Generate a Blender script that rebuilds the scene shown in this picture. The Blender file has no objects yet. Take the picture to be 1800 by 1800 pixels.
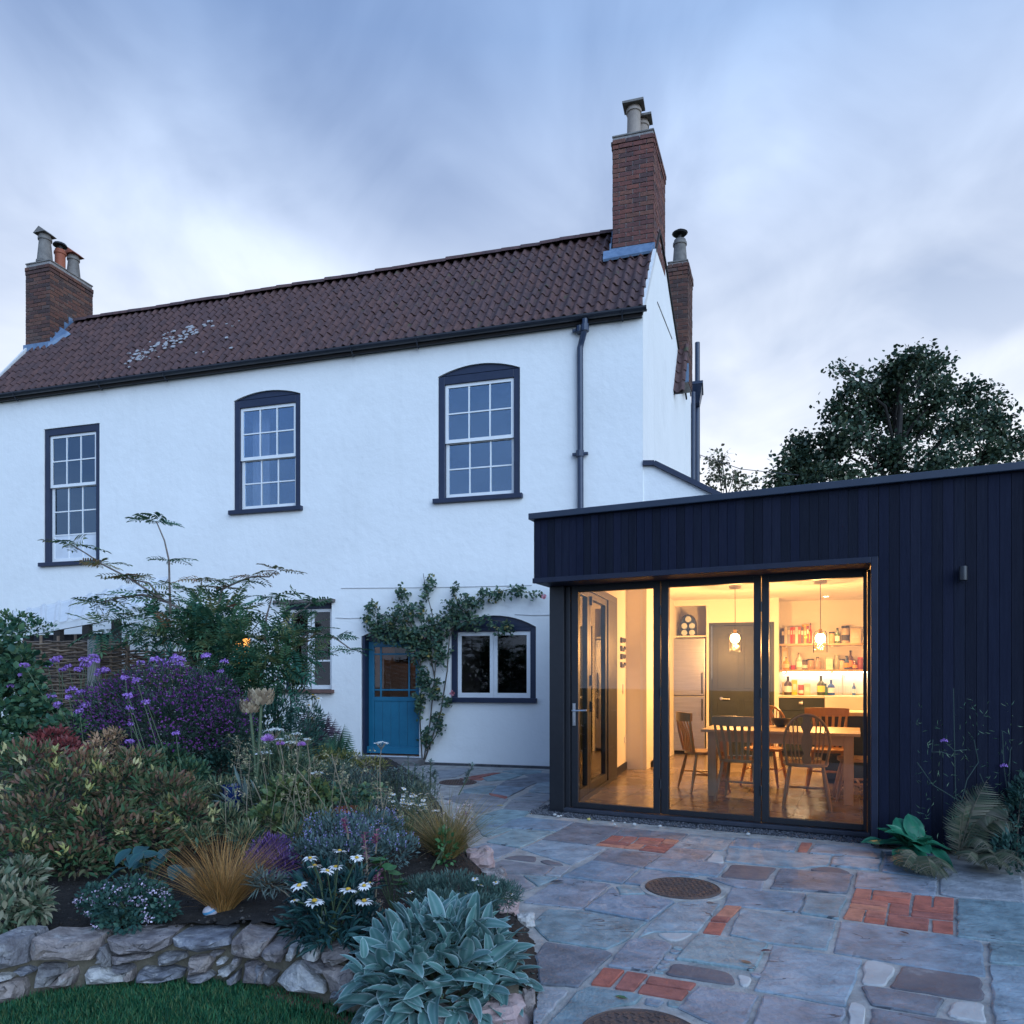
import bpy, math, random
import numpy as np
from mathutils import Vector, Matrix
R = math.radians
rnd = random.Random(7)
rng = np.random.default_rng(11)
SC = bpy.context.scene
COL = SC.collection

# ------------------------------------------------------------------ camera, sky, sun, exposure
F, CX, HZ, EYE = 1275.0, 900.0, 1190.0, 1.40          # focal length and horizon measured in the photograph (1800 px wide)
cam_d = bpy.data.cameras.new('camera'); cam = bpy.data.objects.new('camera', cam_d); COL.objects.link(cam)
cam.location = (0, 0, EYE); cam.rotation_euler = (R(90), 0, 0)
cam_d.sensor_width = 36; cam_d.lens = F/1800*36; cam_d.shift_y = (HZ-900)/1800
cam_d.clip_end = 2000
SC.camera = cam
SC.view_settings.view_transform = 'Standard'; SC.view_settings.look = 'None'
SC.view_settings.gamma = 1; SC.view_settings.exposure = 0.40; SC.view_settings.use_curve_mapping = False
SC.render.engine = 'CYCLES'
cy = SC.cycles
cy.use_denoising = True
cy.max_bounces = 8; cy.diffuse_bounces = 4; cy.glossy_bounces = 4; cy.transparent_max_bounces = 24; cy.transmission_bounces = 6
cy.sample_clamp_indirect = 6; cy.caustics_reflective = False; cy.caustics_refractive = False

SUN_AZ, SUN_EL = R(150), R(24)      # azimuth clockwise from +Y: behind the camera, to its right
SKY_STRENGTH = 0.1

def nd(nt, kind, **kw):
    n = nt.nodes.new(kind)
    for k, v in kw.items():
        if k in n.inputs: n.inputs[k].default_value = v
        else: setattr(n, k, v)
    return n
def ln(nt, a, b): nt.links.new(a, b)
def math_(nt, op, a, b=None, c=None, clamp=False):
    n = nt.nodes.new('ShaderNodeMath'); n.operation = op; n.use_clamp = clamp
    for i, v in enumerate((a, b, c)):
        if v is None: continue
        if isinstance(v, (int, float)): n.inputs[i].default_value = v
        else: nt.links.new(v, n.inputs[i])
    return n.outputs[0]
def ramp(nt, fac, stops, interp='LINEAR'):
    n = nt.nodes.new('ShaderNodeValToRGB'); n.color_ramp.interpolation = interp
    e = n.color_ramp.elements
    while len(e) < len(stops): e.new(0.5)
    for i, (p, c) in enumerate(stops):
        e[i].position = p; e[i].color = (*c, 1) if len(c) == 3 else c
    if fac is not None: nt.links.new(fac, n.inputs[0])
    return n.outputs[0]
def mixc(nt, fac, a, b, mode='MIX'):
    n = nt.nodes.new('ShaderNodeMix'); n.data_type = 'RGBA'; n.blend_type = mode; n.clamp_factor = True
    for i, v in ((0, fac), (6, a), (7, b)):
        if isinstance(v, (int, float)): n.inputs[i].default_value = v
        elif isinstance(v, tuple): n.inputs[i].default_value = (*v, 1) if len(v) == 3 else v
        else: nt.links.new(v, n.inputs[i])
    return n.outputs[2]

def make_world():
    w = bpy.data.worlds.new('World'); SC.world = w; w.use_nodes = True
    nt = w.node_tree; nt.nodes.clear()
    out = nd(nt, 'ShaderNodeOutputWorld'); bg = nd(nt, 'ShaderNodeBackground')
    bg.inputs['Strength'].default_value = SKY_STRENGTH
    sky = nd(nt, 'ShaderNodeTexSky'); sky.sky_type = 'NISHITA'; sky.sun_disc = False
    sky.sun_elevation = SUN_EL; sky.sun_rotation = SUN_AZ
    tc = nd(nt, 'ShaderNodeTexCoord'); sep = nd(nt, 'ShaderNodeSeparateXYZ'); ln(nt, tc.outputs['Generated'], sep.inputs[0])
    X, Y, Z = sep.outputs
    zc = math_(nt, 'MAXIMUM', Z, 0.0)
    den = math_(nt, 'ADD', zc, 0.22)
    px = math_(nt, 'DIVIDE', X, den); py = math_(nt, 'DIVIDE', Y, den)
    cmb = nd(nt, 'ShaderNodeCombineXYZ'); ln(nt, px, cmb.inputs[0]); ln(nt, py, cmb.inputs[1])
    def cloud(loc, rot, scl, scale, detail, rough, dist):
        m = nd(nt, 'ShaderNodeMapping'); m.inputs['Location'].default_value = loc; m.inputs['Rotation'].default_value = (0, 0, rot); m.inputs['Scale'].default_value = scl
        ln(nt, cmb.outputs[0], m.inputs[0])
        n = nd(nt, 'ShaderNodeTexNoise', Scale=scale, Detail=detail, Roughness=rough, Distortion=dist)
        ln(nt, m.outputs[0], n.inputs['Vector']); return n.outputs[0]
    c1 = cloud((3.1, 1.7, 0), R(40), (.85, .74, 1), 1.6, 4.0, .48, .5)      # wind-drawn cloud bands
    c2 = cloud((7.3, 4.2, 0), R(10), (1.0, .75, 1), 3.2, 5.0, .52, .6)
    c = math_(nt, 'ADD', math_(nt, 'MULTIPLY', c1, .72), math_(nt, 'MULTIPLY', c2, .28))
    c = math_(nt, 'MULTIPLY_ADD', math_(nt, 'SUBTRACT', c, .5), 4.2, .52, True)
    # colour of the cloud sheet by height: pale at the horizon, slate blue overhead (radiance x 10, the background is x 0.1)
    low = ramp(nt, zc, [(0.0, (.88, .88, .93)), (.2, (.76, .80, .90)), (.40, (.46, .54, .70)), (.53, (.265, .35, .54)), (.66, (.155, .245, .46)), (1, (.14, .25, .50))])
    high = ramp(nt, zc, [(0.0, (1.05, 1.03, 1.02)), (.2, (1.0, 1.0, 1.02)), (.40, (.85, .90, .99)), (.53, (.61, .72, .92)), (.66, (.34, .49, .77)), (1, (.24, .38, .70))])
    lowb = ramp(nt, zc, [(0.0, (.40, .54, .84)), (.2, (.25, .42, .80)), (.45, (.14, .29, .66)), (.7, (.13, .25, .56)), (1, (.15, .26, .54))])
    highb = ramp(nt, zc, [(0.0, (.60, .72, .95)), (.2, (.44, .61, .94)), (.45, (.27, .46, .84)), (.7, (.25, .41, .76)), (1, (.27, .41, .74))])
    # the dusk sky is pale towards where the sun has gone (ahead, to the right) and blue on the other side
    az = math_(nt, 'ADD', math_(nt, 'MULTIPLY', X, .5), math_(nt, 'MULTIPLY', Y, .87))
    side = ramp(nt, math_(nt, 'MULTIPLY_ADD', az, .5, .5), [(.30, (0, 0, 0)), (.72, (1, 1, 1))], 'EASE')
    low = mixc(nt, side, lowb, low); high = mixc(nt, side, highb, high)
    cl = mixc(nt, c, low, high)
    cl10 = mixc(nt, 1.0, cl, (10, 10, 10), 'MULTIPLY')
    cover = math_(nt, 'MULTIPLY_ADD', c2, .2, .80, True)
    col = mixc(nt, cover, sky.outputs[0], cl10)
    ln(nt, col, bg.inputs['Color']); ln(nt, bg.outputs[0], out.inputs[0])
make_world()
sun_d = bpy.data.lights.new('sun', 'SUN'); sun = bpy.data.objects.new('sun', sun_d); COL.objects.link(sun)
sun_d.energy = 2.1; sun_d.angle = R(60); sun_d.color = (.56, .76, 1.0)
sdir = Vector((math.sin(SUN_AZ)*math.cos(SUN_EL), math.cos(SUN_AZ)*math.cos(SUN_EL), math.sin(SUN_EL)))
sun.rotation_euler = (-sdir).to_track_quat('-Z', 'Y').to_euler(); sun.location = (6, -10, 14)

# ------------------------------------------------------------------ placing helpers
class Fr:
    """a building's own frame: origin on the ground, rotated about Z"""
    def __init__(s, o, ang): s.o = Vector(o); s.a = ang; s.c = math.cos(ang); s.s = math.sin(ang)
    def w(s, x, y, z=0): return Vector((s.o.x + x*s.c - y*s.s, s.o.y + x*s.s + y*s.c, s.o.z + z))
    def loc(s, X, Y):
        dx, dy = X-s.o.x, Y-s.o.y
        return dx*s.c+dy*s.s, -dx*s.s+dy*s.c
    def px(s, u, v, y=0.0):
        """where the line of sight through photo pixel (u,v) meets the plane local y = const -> local x, z"""
        ox, oy = s.loc(0, 0)
        dx, dy = (u-CX)/F, 1.0
        lx, ly = dx*s.c+dy*s.s, -dx*s.s+dy*s.c
        t = (y-oy)/ly
        return ox+t*lx, EYE+t*(HZ-v)/F
    def fl(s, u, v, z=0.0):
        p = gp(u, v, z); return s.loc(p.x, p.y)
def gp(u, v, z=0.0):
    Y = (EYE-z)*F/(v-HZ); return Vector(((u-CX)/F*Y, Y, z))
def wp(u, v, Y): return Vector(((u-CX)/F*Y, Y, EYE+(HZ-v)/F*Y))

H = Fr((1.939, 10.75, 0), math.atan2(-.2698, .963))      # the white house: origin at its right front corner
E = Fr((.216, 7.25, 0), math.atan2(-.4283, .9036))       # the dark timber extension: origin at its left front corner
KO = E.w(.19, 6.3); K = Fr((KO.x, KO.y, 0), H.a)         # the kitchen's rear wall

# ------------------------------------------------------------------ object helpers
def link(o, parent=None):
    COL.objects.link(o)
    if parent is not None: o.parent = parent
    return o
def tag(o, label=None, cat=None, group=None, kind=None):
    if label: o['label'] = label
    if cat: o['category'] = cat
    if group: o['group'] = group
    if kind: o['kind'] = kind
    return o
def empty(name, loc=(0, 0, 0), rz=0.0, label=None, cat=None, group=None, parent=None):
    o = bpy.data.objects.new(name, None); link(o, parent); o.location = loc; o.rotation_euler = (0, 0, rz); o.empty_display_size = .1
    return tag(o, label, cat, group)
def copy_tree(o, parent=None):
    c = o.copy(); COL.objects.link(c); c.parent = parent
    for ch in list(o.children): copy_tree(ch, c)
    return c
def inst(name, me, parent, loc=(0, 0, 0), rot=(0, 0, 0), scale=(1, 1, 1)):
    o = bpy.data.objects.new(name, me); link(o, parent); o.location = loc; o.rotation_euler = rot; o.scale = scale
    return o

class MB:
    def __init__(s): s.v = []; s.f = []; s.t = []; s.tv = 0.5
    def add(s, vs, fs):
        b = len(s.v); s.v += [tuple(q) for q in vs]; s.t += [s.tv]*len(vs)
        s.f += [tuple(b+i for i in f) for f in fs]; return s
    def box(s, x0, x1, y0, y1, z0, z1, M=None):
        vs = [Vector((x, y, z)) for x in (x0, x1) for y in (y0, y1) for z in (z0, z1)]
        if M is not None: vs = [M @ q for q in vs]
        return s.add(vs, [(0, 1, 3, 2), (4, 6, 7, 5), (0, 4, 5, 1), (2, 3, 7, 6), (0, 2, 6, 4), (1, 5, 7, 3)])
    def bar(s, a, b, w, h, up=(0, 0, 1)):
        a, b = Vector(a), Vector(b); d = b-a; L = d.length
        if L < 1e-6: return s
        d /= L; u = Vector(up)
        if abs(d.dot(u)) > .98: u = Vector((1, 0, 0))
        x = d.cross(u).normalized(); z = x.cross(d)
        M = Matrix((x, d, z)).transposed().to_4x4(); M.translation = a
        return s.box(-w/2, w/2, 0, L, -h/2, h/2, M)
    def tube(s, pts, rad, n=6, caps=True):
        pts = [Vector(p) for p in pts]
        if not hasattr(rad, '__len__'): rad = [rad]*len(pts)
        vs, fs = [], []; prev = None
        for i, p in enumerate(pts):
            d = (pts[min(i+1, len(pts)-1)]-pts[max(i-1, 0)])
            d = d.normalized() if d.length > 1e-9 else Vector((0, 0, 1))
            if prev is None:
                u = Vector((0, 0, 1)) if abs(d.z) < .9 else Vector((1, 0, 0))
            else: u = prev
            x = (u - d*u.dot(d)).normalized(); prev = x; y = d.cross(x)
            for k in range(n):
                a = 2*math.pi*k/n; vs.append(p+(x*math.cos(a)+y*math.sin(a))*rad[i])
        for i in range(len(pts)-1):
            for k in range(n):
                k2 = (k+1) % n; fs.append((i*n+k, i*n+k2, (i+1)*n+k2, (i+1)*n+k))
        if caps: fs.append(tuple(range(n-1, -1, -1))); fs.append(tuple((len(pts)-1)*n+k for k in range(n)))
        return s.add(vs, fs)
    def lathe(s, prof, c=(0, 0, 0), n=14, M=None):
        vs, fs = [], []
        for r, z in prof:
            for k in range(n):
                a = 2*math.pi*k/n; q = Vector((c[0]+r*math.cos(a), c[1]+r*math.sin(a), c[2]+z)); vs.append(M @ q if M else q)
        m = len(prof)
        for i in range(m-1):
            for k in range(n):
                k2 = (k+1) % n; fs.append((i*n+k, i*n+k2, (i+1)*n+k2, (i+1)*n+k))
        if prof[0][0] > 1e-5: fs.append(tuple(range(n-1, -1, -1)))
        if prof[-1][0] > 1e-5: fs.append(tuple((m-1)*n+k for k in range(n)))
        return s.add(vs, fs)
    def prism(s, poly, lo, hi, axis='z'):
        """2-D polygon (counter-clockwise) extruded along an axis; axis y: poly holds (x,z)"""
        n = len(poly)
        def P(a, b, t): return (a, b, t) if axis == 'z' else ((a, t, b) if axis == 'y' else (t, a, b))
        vs = [P(a, b, lo) for a, b in poly]+[P(a, b, hi) for a, b in poly]
        fs = [tuple(range(n-1, -1, -1)), tuple(range(n, 2*n))]+[(i, (i+1) % n, n+(i+1) % n, n+i) for i in range(n)]
        return s.add(vs, fs)
    def ball(s, c, r, n=8, m=6, sc=(1, 1, 1)):
        prof = [(math.sin(math.pi*i/m), -math.cos(math.pi*i/m)) for i in range(m+1)]
        M = Matrix.Translation(c) @ Matrix.Diagonal((r*sc[0], r*sc[1], r*sc[2], 1))
        prof = [(max(a, 1e-4), b) for a, b in prof]
        return s.lathe(prof, (0, 0, 0), n, M)
    def mesh(s, name, mat=None, smooth=False, fix=True):
        me = bpy.data.meshes.new(name); me.from_pydata(s.v, [], s.f)
        if fix:
            import bmesh
            bm = bmesh.new(); bm.from_mesh(me); bmesh.ops.recalc_face_normals(bm, faces=bm.faces); bm.to_mesh(me); bm.free()
        if s.t and min(s.t) != max(s.t):
            at = me.attributes.new('tint', 'FLOAT', 'POINT'); at.data.foreach_set('value', np.array(s.t, dtype=np.float32))
        if mat: me.materials.append(mat)
        if smooth:
            for p in me.polygons: p.use_smooth = True
            try: me.set_sharp_from_angle(angle=R(40))
            except Exception: pass
        me.update(); return me
    def build(s, name, mat=None, parent=None, smooth=False, bevel=0.0, label=None, cat=None, group=None, kind=None, loc=None, rz=0.0, fix=True):
        o = bpy.data.objects.new(name, s.mesh(name, mat, smooth, fix)); link(o, parent)
        if loc is not None: o.location = loc; o.rotation_euler = (0, 0, rz)
        if bevel > 0:
            b = o.modifiers.new('bevel', 'BEVEL'); b.width = bevel; b.segments = 2; b.limit_method = 'ANGLE'; b.angle_limit = R(40)
        return tag(o, label, cat, group, kind)

# ------------------------------------------------------------------ materials
MATS = {}
def mat(name, cols, rough=.6, scale=8.0, detail=5, bump=0.0, bscale=None, metal=0.0, spec=.5, rand=None, attr=False, coord='Object', stretch=None, wear=None, emit=None, coat=0.0, transl=0.0, randamt=.25, wear2=None, crack=None):
    """cols: stops of a noise-driven ramp; rand: colours picked per object; attr: colours driven by the 'tint' attribute"""
    if name in MATS: return MATS[name]
    m = bpy.data.materials.new(name); m.use_nodes = True; nt = m.node_tree
    b = nt.nodes['Principled BSDF']; out = nt.nodes['Material Output']
    tc = nd(nt, 'ShaderNodeTexCoord'); v = tc.outputs[coord]
    if stretch:
        mp = nd(nt, 'ShaderNodeMapping'); mp.inputs['Scale'].default_value = stretch; ln(nt, v, mp.inputs[0]); v = mp.outputs[0]
    oi = None
    if rand is not None or randamt:
        oi = nd(nt, 'ShaderNodeObjectInfo')
        off = nd(nt, 'ShaderNodeVectorMath'); off.operation = 'ADD'; ln(nt, v, off.inputs[0])
        sc = math_(nt, 'MULTIPLY', oi.outputs['Random'], 37.0); ln(nt, sc, off.inputs[1]); v = off.outputs[0]
    n = nd(nt, 'ShaderNodeTexNoise', Scale=scale, Detail=detail, Roughness=.6); ln(nt, v, n.inputs['Vector'])
    k = len(cols)
    if k == 1: colr = ramp(nt, n.outputs[0], [(.3, tuple(c*.85 for c in cols[0])), (.7, cols[0])])
    else: colr = ramp(nt, n.outputs[0], [(.3+.4*i/(k-1), c) for i, c in enumerate(cols)])
    if rand is not None:
        rc = ramp(nt, oi.outputs['Random'], [((i+.0)/len(rand), c) for i, c in enumerate(rand)], 'CONSTANT')
        colr = mixc(nt, 1.0, rc, colr, 'MULTIPLY')
    if attr:
        a = nd(nt, 'ShaderNodeAttribute'); a.attribute_name = 'tint'
        ac = ramp(nt, a.outputs['Fac'], [(i/max(1, len(attr)-1), c) for i, c in enumerate(attr)])
        colr = mixc(nt, 1.0, ac, colr, 'MULTIPLY')
    if wear:
        wc, ws, wlo, whi = wear
        n2 = nd(nt, 'ShaderNodeTexNoise', Scale=ws, Detail=6, Roughness=.65); ln(nt, v, n2.inputs['Vector'])
        colr = mixc(nt, ramp(nt, n2.outputs[0], [(wlo, (0, 0, 0)), (whi, (1, 1, 1))]), colr, wc)
    if wear2:                      # stains with a direction of their own: colour, scale, lo, hi, stretch, strength
        wc, ws, wlo, whi, st, am = wear2
        mp2 = nd(nt, 'ShaderNodeMapping'); mp2.inputs['Scale'].default_value = st; ln(nt, v, mp2.inputs[0])
        n2 = nd(nt, 'ShaderNodeTexNoise', Scale=ws, Detail=5, Roughness=.6); ln(nt, mp2.outputs[0], n2.inputs['Vector'])
        colr = mixc(nt, ramp(nt, n2.outputs[0], [(wlo, (0, 0, 0)), (whi, (am, am, am))]), colr, wc)
    if crack:                      # thin dark riven lines
        n3 = nd(nt, 'ShaderNodeTexNoise', Scale=crack[0], Detail=3, Roughness=.5, Distortion=.6)
        mp3 = nd(nt, 'ShaderNodeMapping'); mp3.inputs['Scale'].default_value = (.6, 2.2, 1); mp3.inputs['Rotation'].default_value = (0, 0, R(-20)); ln(nt, v, mp3.inputs[0]); ln(nt, mp3.outputs[0], n3.inputs['Vector'])
        n4 = nd(nt, 'ShaderNodeTexNoise', Scale=crack[0]*1.7, Detail=1); ln(nt, v, n4.inputs['Vector'])
        d = math_(nt, 'ABSOLUTE', math_(nt, 'SUBTRACT', n3.outputs[0], .5))
        k = math_(nt, 'MULTIPLY', math_(nt, 'LESS_THAN', d, crack[1]), ramp(nt, n4.outputs[0], [(.5, (0, 0, 0)), (.62, (.75, .75, .75))]))
        colr = mixc(nt, k, colr, crack[2])
    ln(nt, colr, b.inputs['Base Color'])
    b.inputs['Roughness'].default_value = rough; b.inputs['Metallic'].default_value = metal
    b.inputs['Specular IOR Level'].default_value = spec; b.inputs['Coat Weight'].default_value = coat
    if bump:
        nb = nd(nt, 'ShaderNodeTexNoise', Scale=bscale or scale*4, Detail=6, Roughness=.6); ln(nt, v, nb.inputs['Vector'])
        bp = nd(nt, 'ShaderNodeBump', Strength=bump, Distance=.02); ln(nt, nb.outputs[0], bp.inputs['Height']); ln(nt, bp.outputs[0], b.inputs['Normal'])
    if emit:
        b.inputs['Emission Color'].default_value = (*emit[0], 1); b.inputs['Emission Strength'].default_value = emit[1]
    if transl:
        tr = nd(nt, 'ShaderNodeBsdfTranslucent'); ln(nt, colr, tr.inputs[0]); mx = nd(nt, 'ShaderNodeMixShader', Fac=transl)
        ln(nt, b.outputs[0], mx.inputs[1]); ln(nt, tr.outputs[0], mx.inputs[2]); ln(nt, mx.outputs[0], out.inputs[0])
    MATS[name] = m; return m
def glass(name, tint=(.95, .97, .97), refl=0.0, rough=0.0, bump=0.0, ior=1.5, gcol=(.9, .92, .92)):
    if name in MATS: return MATS[name]
    m = bpy.data.materials.new(name); m.use_nodes = True; nt = m.node_tree; nt.nodes.clear()
    out = nd(nt, 'ShaderNodeOutputMaterial'); t = nd(nt, 'ShaderNodeBsdfTransparent', Color=(*tint, 1)); g = nd(nt, 'ShaderNodeBsdfGlossy', Roughness=rough, Color=(*gcol, 1))
    fr = nd(nt, 'ShaderNodeFresnel', IOR=ior); mx = nd(nt, 'ShaderNodeMixShader')
    fac = math_(nt, 'ADD', fr.outputs[0], refl, None, True)
    if bump:
        tc = nd(nt, 'ShaderNodeTexCoord'); nb = nd(nt, 'ShaderNodeTexNoise', Scale=5.0, Detail=1); ln(nt, tc.outputs['Object'], nb.inputs['Vector'])
        bp = nd(nt, 'ShaderNodeBump', Strength=bump, Distance=.01); ln(nt, nb.outputs[0], bp.inputs['Height']); ln(nt, bp.outputs[0], g.inputs['Normal'])
    ln(nt, fac, mx.inputs[0]); ln(nt, t.outputs[0], mx.inputs[1]); ln(nt, g.outputs[0], mx.inputs[2]); ln(nt, mx.outputs[0], out.inputs[0])
    MATS[name] = m; return m
def emission(name, col, s):
    if name in MATS: return MATS[name]
    m = bpy.data.materials.new(name); m.use_nodes = True; nt = m.node_tree; nt.nodes.clear()
    out = nd(nt, 'ShaderNodeOutputMaterial'); e = nd(nt, 'ShaderNodeEmission', Color=(*col, 1), Strength=s); ln(nt, e.outputs[0], out.inputs[0])
    MATS[name] = m; return m

M_RENDER = mat('white_render', [(.80, .80, .79), (.85, .85, .84)], .85, 1.3, 6, bump=.45, bscale=7, wear=((.70, .70, .69), .8, .60, .9), wear2=((.50, .50, .48), 1.5, .56, .80, (2.6, 2.6, .22), .12))
M_INWALL = mat('inner_plaster', [(.80, .76, .68), (.83, .79, .71)], .8, 2, 3)
M_CEIL = mat('ceiling_paint', [(.82, .79, .72)], .9, 2, 2)
M_DARKPAINT = mat('slate_paint', [(.010, .018, .046), (.016, .026, .060)], .45, 6, 4, bump=.05)
M_BLACK = mat('black_aluminium', [(.012, .013, .017), (.016, .017, .022)], .42, 20, 3)
M_WHITEWOOD = mat('white_gloss', [(.74, .75, .76), (.80, .81, .82)], .35, 4, 4)
M_GUTTER = mat('iron_gutter', [(.014, .018, .028), (.022, .026, .038)], .4, 10, 4)
M_PIPE = mat('iron_pipe', [(.02, .035, .07), (.03, .045, .085)], .35, 10, 4)
M_CLAD = mat('black_cladding', [(.0055, .0082, .021), (.010, .0135, .029)], .72, 5, 5, bump=.35, bscale=30, spec=.16, wear2=((.03, .032, .045), 2.0, .60, .85, (1.5, 1.5, .5), .5), stretch=(14, 14, .8), rand=[(.75, .75, .78), (1, 1, 1), (1.3, 1.22, 1.2), (.9, .95, 1.1), (1.15, 1.1, 1.2), (.82, .84, .8)])
M_TRIM = mat('dark_trim', [(.009, .013, .030), (.014, .019, .040)], .5, 8, 3, spec=.35)
M_BLUE = mat('blue_door_paint', [(.010, .125, .22), (.014, .155, .26)], .42, 5, 4, bump=.04)
M_TILE = mat('clay_pantile', [(.55, .5, .5), (.85, .8, .8), (1.1, 1.0, .95)], .8, 9, 6, bump=.4, bscale=60, rand=[(.105, .058, .057), (.115, .061, .058), (.097, .057, .058), (.12, .065, .06), (.09, .055, .058), (.108, .062, .063)], wear=((.06, .075, .035), 3.0, .60, .75))
def tile_far():
    m = mat('clay_pantile_far', [(.55, .5, .5), (.85, .8, .8), (1.1, 1.0, .95)], .8, 9, 6, bump=.4, bscale=60, attr=[(.09, .055, .058), (.097, .056, .058), (.105, .058, .057), (.118, .063, .058), (.108, .062, .063)], randamt=0)
    return m
M_TILEFAR = tile_far()
M_LICHEN = mat('pale_lichen', [(.27, .26, .27), (.42, .41, .42)], .9, 30, 4)
M_BRICK = mat('old_brick', [(.6, .55, .55), (1.0, .95, .9), (1.25, 1.1, 1.0)], .85, 14, 5, bump=.5, bscale=50, rand=[(.15, .058, .05), (.17, .064, .05), (.115, .05, .048), (.16, .072, .055), (.085, .046, .047), (.13, .056, .05)])
M_BRICKFAR = mat('old_brick_far', [(.6, .55, .55), (1.0, .95, .9)], .85, 14, 5, bump=.4, bscale=50, attr=[(.07, .045, .045), (.10, .052, .045), (.14, .062, .048), (.17, .08, .055), (.11, .08, .075)], randamt=0)
M_MORTAR = mat('lime_mortar', [(.20, .185, .18), (.32, .30, .29)], .95, 20, 5, bump=.4)
M_LEAD = mat('lead_flashing', [(.09, .15, .25), (.16, .24, .36)], .5, 12, 4, bump=.2)
M_POT = mat('buff_pot', [(.26, .21, .18), (.36, .30, .25)], .75, 6, 5, bump=.2)
M_POTGREY = mat('weathered_pot', [(.12, .11, .105), (.24, .22, .20)], .85, 8, 6, bump=.3)
M_POTRED = mat('terracotta_pot', [(.28, .075, .04), (.34, .10, .05)], .7, 8, 4)
M_SOOT = mat('sooty_metal', [(.02, .02, .022), (.04, .04, .042)], .6, 8, 4)
M_PANE = glass('old_window_glass', (.84, .87, .92), .135, 0.0, .10, gcol=(.60, .80, 1.0))
M_PANEDARK = glass('dark_window_glass', (.7, .7, .7), .0, 0.0, .03)
M_PANEBIG = glass('door_glass', (.96, .97, .96), .0, 0.0, 0)
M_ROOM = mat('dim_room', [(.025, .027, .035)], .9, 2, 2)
M_CURTAIN = mat('pale_curtain', [(.55, .57, .60), (.66, .68, .70)], .9, 3, 3)
# ================================================================== the white house
house = empty('white_house', H.o, H.a, 'white rendered two storey house with clay pantiled roof and dark trimmed sash windows', 'house')
SK = .1009                                   # the gable end is not quite square to the front
WT = 6.86                                    # wall head
YR, ZR = 1.33, 8.84                          # ridge
XL = -12.62
def sk(y): return SK*y
ZL = -.30
# --- front wall with its openings
def rect(u0, u1, v0, v1, y=0.0):
    um = (u0+u1)/2
    xa = H.px(u0, (v0+v1)/2, y)[0]; xb = H.px(u1, (v0+v1)/2, y)[0]
    return xa, xb, H.px(um, v1, y)[1], H.px(um, v0, y)[1]
OP = {
 'right': rect(770, 914, 654, 875), 'mid': rect(411, 528, 698, 896), 'left': rect(77, 175, 749, 989),
 'door': rect(635, 737, 1118, 1330), 'casement': rect(792, 942, 1103, 1229), 'side': rect(497, 583, 1060, 1212), 'lit': rect(405, 440, 1120, 1200)}
ARCH = {'right': .135, 'mid': .115, 'door': .11, 'casement': .19}
def arch_pts(x0, x1, z1, rise, n=12):
    """points of a low segmental arch from left springing to right springing"""
    w = (x1-x0)/2; r = (w*w+rise*rise)/(2*rise); cx, cz = (x0+x1)/2, z1+rise-r
    a = math.asin(w/r)
    return [(cx+r*math.sin(-a+2*a*i/n), cz+r*math.cos(-a+2*a*i/n)) for i in range(n+1)]
def front_wall():
    m = MB(); T = .30
    holes = []
    for k, (x0, x1, z0, z1) in OP.items(): holes.append((x0, x1, z0, z1+ARCH.get(k, 0)))
    xs = sorted({XL, 0.0, *[h[0] for h in holes], *[h[1] for h in holes]}); zs = sorted({ZL, WT, *[h[2] for h in holes], *[h[3] for h in holes]})
    inside = lambda x, z: any(h[0] < x < h[1] and h[2] < z < h[3] for h in holes)
    for i in range(len(xs)-1):
        run = None
        for j in range(len(zs)):
            solid = j < len(zs)-1 and not inside((xs[i]+xs[i+1])/2, (zs[j]+zs[j+1])/2)
            if solid and run is None: run = zs[j]
            if not solid and run is not None:
                x0, x1, z0, z1 = xs[i], xs[i+1], run, zs[j]
                m.add([(x0, 0, z0), (x1, 0, z0), (x1, 0, z1), (x0, 0, z1)], [(0, 1, 2, 3)])
                m.add([(x0, T, z0), (x1, T, z0), (x1, T, z1), (x0, T, z1)], [(0, 3, 2, 1)]); run = None
    for x0, x1, z0, z1 in holes:                     # reveals
        m.add([(x0, 0, z0), (x0, T, z0), (x0, T, z1), (x0, 0, z1)], [(0, 1, 2, 3)])
        m.add([(x1, 0, z0), (x1, T, z0), (x1, T, z1), (x1, 0, z1)], [(3, 2, 1, 0)])
        m.add([(x0, 0, z0), (x1, 0, z0), (x1, T, z0), (x0, T, z0)], [(0, 1, 2, 3)])
        m.add([(x0, 0, z1), (x1, 0, z1), (x1, T, z1), (x0, T, z1)], [(3, 2, 1, 0)])
    for k, rise in ARCH.items():                      # wall between the arch and the square head of its opening
        x0, x1, z0, z1 = OP[k]; pts = arch_pts(x0, x1, z1, rise); top = z1+rise; n = len(pts)
        vs = [(x, 0, z) for x, z in pts]+[(x, 0, top) for x, z in pts]+[(x, .05, z) for x, z in pts]
        m.add(vs, [(i, i+1, n+i+1, n+i) for i in range(n-1)]+[(i+1, i, 2*n+i, 2*n+i+1) for i in range(n-1)])
    m.build('front_wall', M_RENDER, house, fix=False)
front_wall()
GB = [(.004, ZL), (.004, WT), (1.1, 8.42), (1.33, 8.72), (2.05, 8.45), (2.42, 8.22), (4.35, 7.15), (4.35, ZL)]      # gable outline: distance back, height
def gable(x, name):
    m = MB(); n = len(GB)
    vs = [(x+sk(a), a, b) for a, b in GB]+[(x+sk(a)-(.3 if x > -1 else -.3), a+(.30 if i_ in (0, 1) else 0), b) for i_, (a, b) in enumerate(GB)]
    m.add(vs, [tuple(range(n)), tuple(range(2*n-1, n-1, -1))]+[(i, n+i, n+(i+1) % n, (i+1) % n) for i in range(n)])
    return m.build(name, M_RENDER, house)
gable(0.0, 'gable_wall'); gable(XL, 'gable_wall')
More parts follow.
